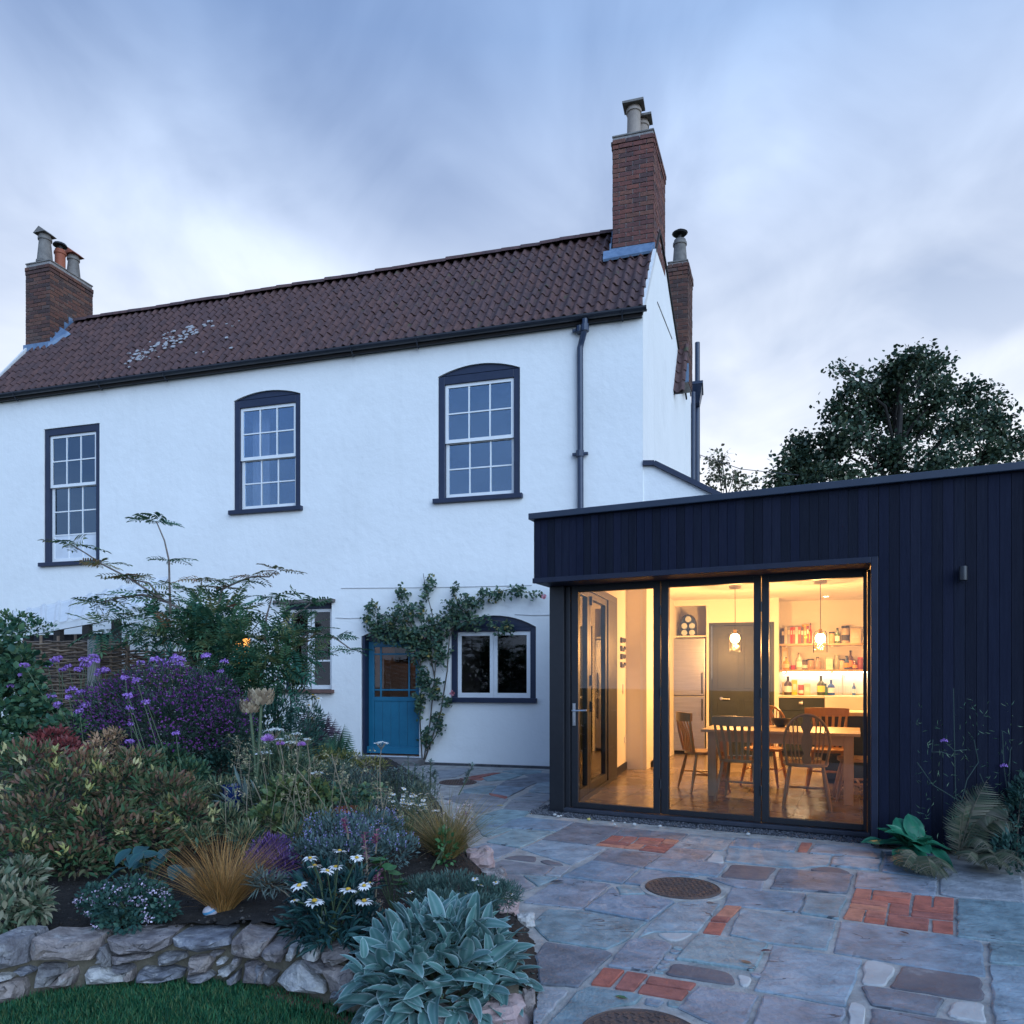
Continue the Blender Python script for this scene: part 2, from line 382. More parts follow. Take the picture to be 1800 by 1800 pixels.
m = MB(); m.box(XL+.3, -.1, 4.05, 4.35, ZL, 7.1); m.build('rear_wall', M_RENDER, house)
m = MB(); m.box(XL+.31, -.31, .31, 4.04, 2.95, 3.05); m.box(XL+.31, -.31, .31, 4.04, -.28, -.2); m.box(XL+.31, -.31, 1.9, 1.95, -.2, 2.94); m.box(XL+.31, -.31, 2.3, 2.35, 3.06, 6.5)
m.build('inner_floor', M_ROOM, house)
# plinth line and thin cables clipped to the wall
m = MB(); m.box(OP['door'][1]+.02, -.001, -.02, -.001, -.14, .03); m.build('plinth', mat('damp_plinth', [(.05, .05, .055), (.10, .10, .11)], .9, 12, 5), house)
m = MB()
for (u0, v0, u1, v1) in ((600, 1034, 935, 1029), (590, 1086, 640, 1086), (905, 1080, 968, 1081)):
    a = H.px(u0, v0); b = H.px(u1, v1); m.tube([(a[0], -.006, a[1]), ((a[0]+b[0])/2, -.006, (a[1]+b[1])/2-.01), (b[0], -.006, b[1])], .006, 5)
m.build('cable', mat('white_cable', [(.55, .55, .56)], .6), house)
# long crack-like cable on the gable
m = MB()
def gx(u, v):       # a photo pixel on the gable end -> local (x,y,z)
    best = min(np.linspace(0, 6, 1201), key=lambda y: abs((lambda q: q.x/q.y*F+CX-u)(H.w(sk(y), y))))
    q = H.w(sk(best), best); return Vector((sk(best)+.004, best, EYE+(HZ-v)/F*q.y))
m.tube([gx(1155, 531), gx(1181, 596)], .008, 5); m.build('cable', M_GUTTER, house)

# --- windows
def pane_grid(par, x0, x1, z0, z1, nx, nz, y, bar, material, w=M_WHITEWOOD, stile=.05, top=.05, bot=.07, name='sash', skip=()):
    m = MB(); d = .035
    m.box(x0, x0+stile, y, y+d, z0, z1); m.box(x1-stile, x1, y, y+d, z0, z1)
    m.box(x0+stile, x1-stile, y, y+d, z1-top, z1); m.box(x0+stile, x1-stile, y, y+d, z0, z0+bot)
    gx0, gx1, gz0, gz1 = x0+stile, x1-stile, z0+bot, z1-top
    for i in range(1, nx):
        x = gx0+(gx1-gx0)*i/nx; m.box(x-bar/2, x+bar/2, y+.003, y+d-.003, gz0, gz1)
    for j in range(1, nz):
        z = gz0+(gz1-gz0)*j/nz
        for i in range(nx):
            xa = gx0+(gx1-gx0)*i/nx+(bar/2 if i else 0); xb = gx0+(gx1-gx0)*(i+1)/nx-(bar/2 if i < nx-1 else 0)
            m.box(xa, xb, y+.003, y+d-.003, z-bar/2, z+bar/2)
    s = m.build(name, w, par)
    for i in range(nx):
        for j in range(nz):
            xa, xb = gx0+(gx1-gx0)*i/nx, gx0+(gx1-gx0)*(i+1)/nx; za, zb = gz0+(gz1-gz0)*j/nz, gz0+(gz1-gz0)*(j+1)/nz
            q = MB(); q.box(xa+.002, xb-.002, y+d*.5-.002, y+d*.5+.002, za+.002, zb-.002)
            c_ = Vector(((xa+xb)/2, y+d*.5, (za+zb)/2)); q.v = [tuple(Vector(p)-c_) for p in q.v]
            pn = q.build('pane', M_FROST if (i, j) in skip else material, par, loc=c_); pn.rotation_euler = (rnd.uniform(-.011, .011), 0, rnd.uniform(-.011, .011))
    return s
M_FROST = mat('frosted_film', [(.66, .70, .76)], .3, 3, 2)
def sash_window(k, lower_rows=2, skip=(), lab=None):
    x0, x1, z0, z1 = OP[k]; rise = ARCH.get(k, 0); fw = .105
    m = MB(); y0, y1 = .02, .20
    m.box(x0+.001, x0+fw, y0, y1, z0+.001, z1-.001); m.box(x1-fw, x1-.001, y0, y1, z0+.001, z1-.001); m.box(x0+fw, x1-fw, y0, y1, z1-.13, z1-.001)
    win = m.build('sash_window', M_DARKPAINT, house, bevel=.006)
    if lab: win['label'] = lab
    m = MB(); m.box(x0-.07, x1+.05, -.07, .22, z0-.055, z0-.001+.02); m.build('sill', M_DARKPAINT, win, bevel=.006)
    if rise:
        pts = arch_pts(x0+.002, x1-.002, z1, rise-.003); m = MB()
        m.prism([(x1-.002, z1+.012), *reversed(pts[1:-1]), (x0+.002, z1+.012)][::-1], .035, .12, 'y'); m.build('arch_board', M_DARKPAINT, win)
    sx0, sx1 = x0+fw+.002, x1-fw-.002; zt = z1-.132; zb = z0+.022
    zm = zb+(zt-zb)*(.5 if lower_rows == 2 else .60)
    pane_grid(win, sx0, sx1, zm-.02, zt, 3, 2, .05, .022, M_PANE, name='upper_sash', bot=.055)
    pane_grid(win, sx0, sx1, zb, zm+.02, 3, lower_rows, .09, .022, M_PANE, name='lower_sash', bot=.085, skip=skip)
    return win
sash_window('right', lab='wide sash window with twelve panes under an arched dark head')
sash_window('mid', lab='narrower arched sash window with curtains')
sash_window('left', 3, skip=[(0, 0), (1, 0), (2, 0)], lab='tall straight headed sash window with frosted bottom panes')
def curtain(k, a, b, label):
    x0, x1, z0, z1 = OP[k]; w = x1-x0; m = MB(); n = 22; xa, xb = x0+w*a, x0+w*b
    vs = []
    for i in range(n+1):
        x = xa+(xb-xa)*i/n; y = .36+.03*math.sin(i*1.9)+.012*math.sin(i*.7)
        vs += [(x, y, z0-.05), (x, y, z1)]
    m.add(vs, [(2*i, 2*i+2, 2*i+3, 2*i+1) for i in range(n)])
    o = m.build('curtain', M_CURTAIN, None, True, label=label, cat='curtain', group='curtains in the upper windows', loc=H.o, rz=H.a, fix=False)
    s = o.modifiers.new('thick', 'SOLIDIFY'); s.thickness = .006
curtain('mid', .10, .36, 'white curtain drawn to the side inside the middle upstairs window')
curtain('left', .12, .68, 'pale curtain hanging inside the tall upstairs window above the shrub tree')

# casement window with two white lights
x0, x1, z0, z1 = OP['casement']; m = MB(); fw = .10
m.box(x0+.001, x0+fw, .04, .2, z0+.001, z1-.001); m.box(x1-fw, x1-.001, .04, .2, z0+.001, z1-.001); m.box(x0+fw, x1-fw, .04, .2, z1-.06, z1-.001)
cas = m.build('casement_window', M_DARKPAINT, house, bevel=.006)
m = MB(); pts = arch_pts(x0+.002, x1-.002, z1, ARCH['casement']-.003); m.prism([(x0+.002, z1+.002), *[p for p in pts[1:-1]], (x1-.002, z1+.002)][::-1], .045, .14, 'y'); m.build('arch_board', M_DARKPAINT, cas)
m = MB(); m.box(x0-.05, x1+.02, -.06, .2, z0-.055, z0+.02); m.build('sill', M_DARKPAINT, cas, bevel=.006)
xm = (x0+x1)/2
for a, b in ((x0+fw+.002, xm-.002), (xm+.002, x1-fw-.002)):
    pane_grid(cas, a, b, z0+.022, z1-.062, 1, 1, .06, .02, M_PANEDARK, stile=.06, top=.06, bot=.075, name='casement')
# small-paned window half hidden by the shrub
x0, x1, z0, z1 = OP['side']; m = MB()
m.box(x0+.001, x0+.05, .10, .22, z0+.001, z1-.001); m.box(x1-.05, x1-.001, .10, .22, z0+.001, z1-.001); m.box(x0+.05, x1-.05, .10, .22, z1-.09, z1-.001)
sw = m.build('casement_window', M_DARKPAINT, house)
m = MB(); m.box(x0-.13, x1+.07, -.10, .10, z1+.002, z1+.05); m.build('hood', mat('slate_hood', [(.10, .085, .085), (.15, .13, .12)], .8), sw)
m = MB(); m.box(x0-.10, x1+.05, -.09, .2, z0-.06, z0); m.build('sill', mat('tile_sill', [(.13, .07, .06), (.18, .10, .08)], .8, 12, 4), sw, bevel=.008)
xm = (x0+x1)/2
for a, b in ((x0+.052, xm-.012), (xm+.012, x1-.052)): pane_grid(sw, a, b, z0+.004, z1-.094, 1, 3, .13, .03, M_PANEDARK, stile=.05, name='casement')
# lit window glimpsed through the hurdle
x0, x1, z0, z1 = OP['lit']; m = MB(); m.box(x0+.02, x1-.02, .1, .12, z0+.02, z1-.02); lw = m.build('casement_window', emission('lit_window', (1.0, .42, .10), 1.6), house)
m = MB(); m.box(x0, x0+.02, .02, .15, z0, z1); m.box(x1-.02, x1, .02, .15, z0, z1); m.box(x0+.02, x1-.02, .02, .15, z0, z0+.02); m.box(x0+.02, x1-.02, .02, .15, z1-.02, z1); m.build('window_frame', M_WHITEWOOD, lw)

# blue door
x0, x1, z0, z1 = OP['door']; rise = ARCH['door']; m = MB()
dx0 = H.px(648, 1250, .16)[0]
m.box(x0+.001, dx0-.004, .03, .3, z0, z1+rise*.3); m.box(x1-.03, x1-.001, .12, .3, z0, z1+rise*.3); m.box(dx0-.004, x1-.03, .12, .3, z1-.07, z1-.001)
pts = arch_pts(x0+.002, x1-.002, z1, rise-.003); m.prism([(x0+.002, z1+.002), *pts[1:-1], (x1-.002, z1+.002)][::-1], .06, .2, 'y')
door = m.build('door', M_DARKPAINT, house)
dx1 = x1-.034; dz0, dz1 = H.px(690, 1322, .16)[1], z1-.074; zg = H.px(690, 1225, .16)[1]
m = MB(); y = .16; d = .045; st = .10
m.box(dx0, dx0+st, y, y+d, dz0, dz1); m.box(dx1-st, dx1, y, y+d, dz0, dz1); m.box(dx0+st, dx1-st, y, y+d, dz1-.1, dz1); m.box(dx0+st, dx1-st, y, y+d, zg-.07, zg)
n = 5
for i in range(n):
    a = dx0+st+(dx1-dx0-2*st)*i/n; b = dx0+st+(dx1-dx0-2*st)*(i+1)/n; m.box(a+.002, b-.002, y+.012, y+d-.01, dz0+.1, zg-.07)
m.box(dx0+st, dx1-st, y+.001, y+d, dz0+.001, dz0+.1)
m.box(dx0-.02, dx1+.01, y-.05, y-.001, dz0-.02, dz0+.09)
gx0, gx1, gz1 = dx0+st, dx1-st, dz1-.1
for t in (.16, .84):
    x = gx0+(gx1-gx0)*t; m.box(x-.014, x+.014, y+.006, y+d-.006, zg, gz1)
for t in (.14, .86):
    z = zg+(gz1-zg)*t; m.box(gx0, gx1, y+.009, y+d-.009, z-.014, z+.014)
m.build('door_leaf', M_BLUE, door, bevel=.004)
m = MB(); m.box(gx0+.001, gx1-.001, y+.02, y+.025, zg+.001, gz1-.001); m.build('pane', M_PANEDARK, door)
m = MB(); m.ball((dx1-.05, y-.05, zg-.12), .025, 10, 6); m.tube([(dx1-.05, y-.03, zg-.12), (dx1-.05, y, zg-.12)], .012, 8); m.build('handle', M_SOOT, door, True)
m = MB(); m.box(x0-.12, x1+.1, -.28, .3, -.12, z0-.002); m.build('doorstep', mat('step_stone', [(.13, .125, .13), (.2, .19, .19)], .85, 6, 5, bump=.3), house, bevel=.02)
# hall seen through the door glass, with its lamp
m = MB(); m.box(x0-.3, x1+.4, 1.75, 1.8, -.2, 2.6); m.box(x0-.36, x0-.3, .32, 1.75, -.2, 2.6); m.box(x1+.4, x1+.46, .32, 1.75, -.2, 2.6); m.box(x0-.36, x1+.46, .32, 1.8, 2.62, 2.68); m.build('hall', mat('hall_plaster', [(.55, .45, .38)], .9), house)
ld = bpy.data.lights.new('hall_lamp_light', 'POINT'); ld.energy = 2.2; ld.color = (1, .62, .36); ld.shadow_soft_size = .1
lo = bpy.data.objects.new('hall_lamp_light', ld); link(lo, house); lo.location = ((x0+x1)/2, 1.0, 2.3)
m = MB(); hx, hz = H.px(708, 1152, 1.72); m.box(hx-.16, hx+.16, 1.71, 1.745, hz-.12, hz+.16); m.build('picture_frame', M_BLACK, None, label='small dark picture hung on the hall wall behind the blue door', cat='picture', loc=H.o, rz=H.a)

# --- roof
EY, EZ = -.16, 6.80
nrm = Vector((0, -(ZR-EZ), YR-EY)).normalized(); sl = math.hypot(YR-EY, ZR-EZ); ang = math.atan2(ZR-EZ, YR-EY)
RX1 = .03
m = MB()
vs = [(XL-.03, EY+.04, EZ-.03), (RX1-.02, EY+.04, EZ-.03), (RX1+sk(YR), YR, ZR-.05), (XL-.03, YR, ZR-.05)]
vb = [(x, y+.02, z-.06) for x, y, z in vs]
m.add(vs+vb, [(0, 1, 2, 3), (7, 6, 5, 4), (0, 4, 5, 1), (1, 5, 6, 2), (2, 6, 7, 3), (3, 7, 4, 0)])
bk = [(YR, ZR-.04), (2.05, 8.52), (2.42, 8.29), (4.45, 7.15)]
for (a, b), (c, d) in zip(bk, bk[1:]):
    m.add([(XL-.03, a, b), (RX1+sk(a), a, b), (RX1+sk(c), c, d), (XL-.03, c, d), (XL-.03, a, b-.05), (RX1+sk(a), a, b-.05), (RX1+sk(c), c, d-.05), (XL-.03, c, d-.05)], [(0, 1, 2, 3), (7, 6, 5, 4), (0, 4, 5, 1), (1, 5, 6, 2), (2, 6, 7, 3), (3, 7, 4, 0)])
roof = m.build('roof', mat('roof_underlay', [(.03, .025, .025)], .9), house)
TW, NR = .160, 10; TL = sl/NR
def tile_mesh():
    m = MB(); n = 9; L = TL+.07; t = .016
    def prof(s):  # S shaped section: a trough and a roll
        return .042*max(0, math.sin(math.pi*(s-.48)/.52))**1.0 if s > .48 else -.020*math.sin(math.pi*s/.48)
    vs = []
    for yv, dz in ((0, .016), (L, 0.0)):
        for i in range(n+1): s = i/n; vs.append(((s-.0)*TW*1.06, yv, prof(s)+dz))
    for yv, dz in ((0, .016-t),):
        for i in range(n+1): s = i/n; vs.append((s*TW*1.06, yv, prof(s)+dz))
    m.add(vs, [(i, i+1, n+2+i, n+1+i) for i in range(n)]+[(2*(n+1)+i, 2*(n+1)+i+1, i+1, i) for i in range(n)])
    return m
TM = tile_mesh().mesh('pantile', M_TILE, True)
tmv = np.array([v.co[:] for v in TM.vertices]); tmf = [tuple(p.vertices) for p in TM.polygons]
far = MB(); NCOL = int((RX1-XL)/TW); count = 0
for c in range(NCOL+1):
    for r in range(NR):
        yv = EY+(YR-EY)*r/NR; zv = EZ+(ZR-EZ)*r/NR
        x = RX1-.01+sk(yv)*.95-(c+1)*TW
        if x < XL-.06: continue
        sag = -.03*math.sin(math.pi*min(1, max(0, -x/12.6)))*(r/NR) + rnd.uniform(-.005, .005)
        rot = (ang+rnd.uniform(-.02, .02), rnd.uniform(-.03, .03), rnd.uniform(-.02, .02))
        if count < 300 and not (r >= 6 and -.72 < x < -.2 and r > 6):
            inst('pantile', TM, roof, (x+rnd.uniform(-.006, .006), yv, zv+sag), rot); count += 1
        else:
            Mx = Matrix.Translation((x, yv, zv+sag)) @ Matrix.Rotation(rot[2], 4, 'Z') @ Matrix.Rotation(rot[1], 4, 'Y') @ Matrix.Rotation(rot[0], 4, 'X')
            far.tv = rnd.random(); far.add([Mx @ Vector(q) for q in tmv], tmf)
far.build('pantiles', M_TILEFAR, roof, True, kind='stuff', fix=False)
m = MB()
for i in range(104):                                   # lichen splashes in a streak down the far tiles
    if i < 80: t = rnd.random(); x = -9.42+1.15*t+rnd.gauss(0, .16); f = .15+.42*t+rnd.gauss(0, .045)
    else: x = rnd.uniform(-9.6, -7.0); f = rnd.uniform(.15, .6)
    y = EY+(YR-EY)*f; z = EZ+(ZR-EZ)*f+.055*1; s = rnd.uniform(.012, .038); a0 = rnd.random()*6
    pts = [Vector((x, y, z))+Vector((math.cos(a0+k*1.05)*s*rnd.uniform(.6, 1.3)*1.5, math.sin(a0+k*1.05)*s*rnd.uniform(.5, 1.2)*math.cos(ang), math.sin(a0+k*1.05)*s*math.sin(ang))) for k in range(6)]
    m.add(pts+[p+nrm*.012 for p in pts], [(6, 7, 8, 9, 10, 11)]+[(k, (k+1) % 6, 6+(k+1) % 6, 6+k) for k in range(6)])
m.build('lichen', M_LICHEN, roof, kind='stuff', fix=False)
rt = MB(); n = 8; L = .36
vs = [(yv, .11*math.cos(math.pi*i/n)*s, .10*math.sin(math.pi*i/n)*s-.02) for yv, s in ((0, 1.06), (L, .98)) for i in range(n+1)]
rt.add(vs, [(i, i+1, n+2+i, n+1+i) for i in range(n)]); rt.add([(0, .117*math.cos(math.pi*i/n), .106*math.sin(math.pi*i/n)-.02) for i in range(n+1)]+[(0, .09*math.cos(math.pi*i/n), .08*math.sin(math.pi*i/n)-.02) for i in range(n+1)], [(i, i+1, n+2+i, n+1+i) for i in range(n)])
RTM = rt.mesh('ridge_tile', M_TILE, True)
x = XL+.75
while x < -.75:
    inst('ridge_tile', RTM, roof, (x, YR, ZR+.01-.03*math.sin(math.pi*min(1, -x/12.6))+rnd.uniform(-.008, .008)), (0, rnd.uniform(-.02, .02), rnd.uniform(-.02, .02))); x += .345
# white mortar verge along both ends
for xx in (RX1-.005, XL-.05):
    m = MB(); a = Vector((xx+sk(EY), EY+.04, EZ-.0)); b = Vector((xx+sk(.82), .82, EZ+(ZR-EZ)*(.98/1.49))); m.bar(a, b, .05, .10, nrm)
    m.build('verge', mat('verge_mortar', [(.6, .6, .6), (.7, .7, .7)], .9, 9, 4), roof)
# gutter and fascia
m = MB(); n = 8; vs = []
gy, gz = -.155, 6.80
for xx in (XL-.03, RX1+.04):
    for i in range(n+1): a = math.pi+math.pi*i/n; vs.append((xx, gy+.062*math.cos(a), gz+.062*math.sin(a)))
    for i in range(n+1): a = 2*math.pi-math.pi*i/n; vs.append((xx, gy+.055*math.cos(a), gz+.055*math.sin(a)))
k = 2*(n+1); m.add(vs, [(i, (i+1) % k, k+(i+1) % k, k+i) for i in range(k)]+[tuple(range(k)), tuple(range(2*k-1, k-1, -1))])
gut = m.build('gutter', M_GUTTER, house)
m = MB(); m.box(XL, -.01, -.07, -.001, 6.72, 6.84); m.build('fascia', M_GUTTER, house)
for u in (40, 187, 301, 627, 740, 1096):
    xx = H.px(u, 620)[0]; m = MB(); m.tube([(xx, -.075, 6.70), (xx, -.10, 6.66), (xx, -.16, 6.70), (xx, -.225, 6.78)], .011, 6); m.build('bracket', M_GUTTER, gut)
# downpipe
xd = H.px(1021, 740)[0]; zt = 6.75
m = MB(); xo = xd+.09
m.tube([(xo, -.155, 6.74), (xo, -.155, 6.60), (xo-.02, -.15, 6.54), (xd+.02, -.075, 6.43), (xd, -.065, 6.36), (xd, -.065, 6.2), (xd+.012, -.065, 2.6)], .046, 12)
dp = m.build('downpipe', M_PIPE, house, True)
for v in (583, 800):
    z = H.px(1020, v)[1]; m = MB(); m.tube([(xd, -.065, z-.05), (xd, -.065, z+.05)], .062, 12); m.box(xd-.12, xd+.12, -.07, -.03, z-.022, z+.022); m.build('collar', M_PIPE, dp, bevel=.006)
m = MB(); m.tube([(xo, -.155, 6.66), (xo, -.155, 6.56)], .06, 12); m.build('collar', M_PIPE, dp)

# --- chimneys
BRM = MB().box(-.1045, .1045, -.05, .05, -.0315, .0315).mesh('brick', M_BRICK)
def chimney(name, fr_y0, fr_y1, xr, W, z0, z1, real, skewed, par=house, cap=True, lab=None):
    """xr: right face at y = fr_y0; bricks on the two faces that show plus both hidden ones as plain brickwork"""
    core = MB(); s = SK if skewed else 0
    def X(xl, y): return xr-W+xl+s*(y-fr_y0)
    i = .012
    P = [(X(i, fr_y0+i), fr_y0+i), (X(W-i, fr_y0+i), fr_y0+i), (X(W-i, fr_y1-i), fr_y1-i), (X(i, fr_y1-i), fr_y1-i)]
    core.prism(P, z0, z1, 'z'); ch = core.build(name, M_MORTAR, par)
    if lab: ch['label'] = lab
    D = fr_y1-fr_y0; wall = MB(); nb = 0
    zc = z0; row = 0; CH = .0755
    while zc+CH <= z1+.001:
        out = .0
        top = z1-zc
        if cap and top < .2: out = .022
        elif cap and top < .27: out = .012
        for face, Lf in (('f', W), ('r', D), ('b', W), ('l', D)):
            n = max(2, round(Lf/.2165)); bw = Lf/n; st = 0 if row % 2 == 0 else bw/2
            edges = [0]+[st+k*bw for k in range(0 if st else 1, n+(1 if st else 0)) if 0 < st+k*bw < Lf-1e-4]+[Lf]
            for a, b in zip(edges, edges[1:]):
                if b-a < .02: continue
                mid = (a+b)/2; w = (b-a)-.013; th = .1; j = rnd.uniform(-.003, .003)
                if face == 'f': c = (X(mid, fr_y0), fr_y0+th/2-out+j); rz = 0
                elif face == 'b': c = (X(mid, fr_y1), fr_y1-th/2+out+j); rz = 0
                elif face == 'r': y = fr_y0+mid; c = (X(W, y)-th/2+out+j, y); rz = math.pi/2-math.atan(s)
                else: y = fr_y0+mid; c = (X(0, y)+th/2-out+j, y); rz = math.pi/2-math.atan(s)
                if face in 'rl': w -= .06 if (a == 0 or b == Lf) and row % 2 == 9 else 0
                if real and face in 'fr' and nb < 300:
                    inst('brick', BRM, ch, (c[0], c[1], zc+CH/2), (0, 0, rz), (w/.209, 1, 1)); nb += 1
                else:
                    wall.tv = rnd.random(); wall.box(-w/2, w/2, -th/2, th/2, -.0315, .0315, Matrix.Translation((c[0], c[1], zc+CH/2)) @ Matrix.Rotation(rz, 4, 'Z'))
        zc += CH; row += 1
    wall.build('brickwork', M_BRICKFAR, ch, kind='stuff', fix=False)
    capm = MB(); o = .004
    Q = [(X(-o, fr_y0-o), fr_y0-o), (X(W+o, fr_y0-o), fr_y0-o), (X(W+o, fr_y1+o), fr_y1+o), (X(-o, fr_y1+o), fr_y1+o)]
    capm.prism(Q, z1+.001, z1+.03, 'z'); Q2 = [((a+xr-W/2)/2, (b+(fr_y0+fr_y1)/2)/2) for a, b in Q]
    capm.prism(Q2, z1+.03, z1+.075, 'z'); capm.build('flaunching', M_POTGREY, ch, bevel=.008)
    return ch, X
def pot(ch, x, y, z, r0, r1, h, mt, kind):
    m = MB()
    m.lathe([(r0*1.12, 0), (r0*1.12, h*.08), (r0, h*.1), (r1, h*.78), (r1*1.02, h*.80), (r1*1.18, h*.82), (r1*1.18, h*.9), (r1, h*.92), (r1, h), (r1*.8, h), (r1*.8, h*.5)], (x, y, z), 16)
    p = m.build('chimney_pot', mt, ch, True)
    return p
# right chimney on the gable
x_r = H.px(1142, 330, .86)[0]; zt = H.px(1108, 236, .86)[1]
rc, RXf = chimney('chimney', .86, 1.95, .09, .66, 8.33, zt, True, True, lab='tall brick stack with buff pots on the right gable')
m = MB()
for i, (px_, py_, rr, hh) in enumerate(((.30, 1.08, .115, .52), (.36, 1.42, .115, .52))):
    xx = RXf(px_, py_); p = pot(rc, xx, py_, zt+.06, rr*.98, rr*.92, hh, M_POT, 0)
    m = MB(); z = zt+.06+hh
    m.add([(xx-.17, py_-.17, z-.015), (xx+.17, py_-.17, z-.015), (xx+.17, py_+.17, z+.045), (xx-.17, py_+.17, z+.045), (xx-.17, py_-.17, z+.02), (xx+.17, py_-.17, z+.02), (xx+.17, py_+.17, z+.08), (xx-.17, py_+.17, z+.08)], [(3, 2, 1, 0), (4, 5, 6, 7), (0, 1, 5, 4), (1, 2, 6, 5), (2, 3, 7, 6), (3, 0, 4, 7)])
    m.build('pot_cover', M_POTGREY, rc)
xx = RXf(.45, 1.72); m = MB(); m.lathe([(.08, 0), (.08, .2)], (xx, 1.72, zt+.06), 12); m.lathe([(.13, .24), (.12, .28), (.02, .33), (.001, .33)], (xx, 1.72, zt+.06), 14); m.tube([(xx, 1.72, zt+.2), (xx, 1.72, zt+.34)], .02, 6); m.build('cowl', M_SOOT, rc, True)
# lead flashing at its foot
m = MB(); zf = EZ+(ZR-EZ)*((.86-EY)/(YR-EY))
m.box(RXf(-.04, .85), RXf(.68, .85), .825, .847, zf-.02, zf+.11)
for k in range(4): m.box(RXf(-.035, .9)-.012, RXf(-.03, .9)+.004, .86+.12*k, .86+.12*k+.118, zf+.17*k-.05, zf+.17*k+.22)
a = Vector((RXf(-.16, .7), .66, zf-.235)); 
m.add([(RXf(-.10, .6), .70, zf-.15), (RXf(.655, .6), .73, zf-.11), (RXf(.66, .84), .845, zf+.06), (RXf(-.14, .84), .845, zf+.06), (RXf(-.10, .6), .68, zf-.12), (RXf(.655, .6), .71, zf-.08), (RXf(.66, .84), .825, zf+.09), (RXf(-.14, .84), .825, zf+.09)], [(4, 5, 6, 7), (0, 1, 5, 4), (1, 2, 6, 5), (3, 0, 4, 7)])
m.build('flashing', M_LEAD, rc)
# left chimney
zt = H.px(74, 462, .83)[1]
lc, LXf = chimney('chimney', .80, 1.86, XL+.62, .64, 8.0, zt, False, False, lab='brick stack with three mixed pots at the far left gable')
for (px_, py_, r0, r1, h, mt) in ((.32, .97, .145, .11, .60, M_POTGREY), (.32, 1.33, .10, .10, .50, M_POTRED), (.32, 1.66, .14, .105, .56, M_POTGREY)):
    xx = LXf(px_, py_); pot(lc, xx, py_, zt+.05, r0, r1, h, mt, 0); m = MB(); z = zt+.05+h
    if mt is M_POTRED: m.lathe([(.05, 0), (.05, .08), (.14, .09), (.12, .13), (.001, .16)], (xx, py_, z), 12); m.build('cowl', M_SOOT, lc, True)
    else:
        m.add([(xx-.15, py_-.15, z), (xx+.15, py_-.15, z), (xx+.15, py_+.15, z), (xx-.15, py_+.15, z), (xx, py_-.15, z+.12), (xx, py_+.15, z+.12)], [(3, 2, 1, 0), (0, 1, 4), (2, 3, 5), (1, 2, 5, 4), (3, 0, 4, 5)]); m.build('pot_cover', M_POTRED if py_ > 1.5 else M_POTGREY, lc)
m = MB(); zf = EZ+(ZR-EZ)*((.80-EY)/(YR-EY))
for k in range(5): m.box(LXf(.64, 1)+.002, LXf(.64, 1)+.016, .80+.11*k, .80+.11*k+.108, zf+.155*k-.05, zf+.155*k+.2)
m.box(LXf(-.02, 1), LXf(.66, 1), .765, .788, zf-.06, zf+.10); m.build('flashing', M_LEAD, lc)
# lime fillet spreading from the left stack on to the tiles
m = MB(); m.add([(LXf(.66, 1), .74, zf-.05), (LXf(.98, 1), .98, zf+.30), (LXf(.66, 1), 1.05, zf+.42), (LXf(.66, 1), .74, zf+.05), (LXf(.94, 1), .96, zf+.34), (LXf(.66, 1), 1.05, zf+.5)], [(0, 1, 4, 3), (3, 4, 5), (1, 2, 5, 4), (0, 3, 5, 2)]); m.build('fillet', M_LEAD, lc)

# --- rear range: its wall, roof slope, stack and soil pipes beyond the gable
def gy_for(u):
    return min(np.linspace(0, 9, 1801), key=lambda y: abs((lambda q: q.x/q.y*F+CX-u)(H.w(sk(y), y))))
def gz_for(u, v, y=None):
    y = gy_for(u) if y is None else y; q = H.w(sk(y), y); return EYE+(HZ-v)/F*q.y
yb = gy_for(1231)
m = MB(); zr0 = gz_for(1206, 660); vs = [(4.352, ZL), (4.352, zr0+.05), (yb-.2, zr0-.9), (yb, ZL)]
m.add([(sk(a)+.002, a, b) for a, b in vs]+[(sk(a)-.4, a, b) for a, b in vs], [(0, 1, 2, 3), (7, 6, 5, 4), (0, 4, 5, 1), (1, 5, 6, 2), (2, 6, 7, 3), (3, 7, 4, 0)])
rear = m.build('rear_range_wall', M_RENDER, house)
yc = gy_for(1196); zc1 = gz_for(1190, 472, yc)
rch, QX = chimney('chimney', yc-.25, yc+.42, sk(yc)+.15, .38, zc1-2.3, zc1, False, True, lab='rear brick stack with one cowled pot half behind the gable')
xx = QX(.18, yc+.1); pot(rch, xx, yc+.1, zc1+.05, .145, .115, .56, M_POTGREY, 0)
m = MB(); m.lathe([(.03, .5), (.03, .67), (.13, .675), (.155, .70), (.08, .75), (.001, .77)], (xx, yc+.1, zc1+.05), 14); m.build('cowl', M_SOOT, rch, True)
m = MB(); zz = zc1-2.25; m.box(QX(.26, yc-.1), QX(.385, yc-.1), yc-.3, yc-.26, zz-.1, zz+.25); m.build('flashing', M_LEAD, rch)
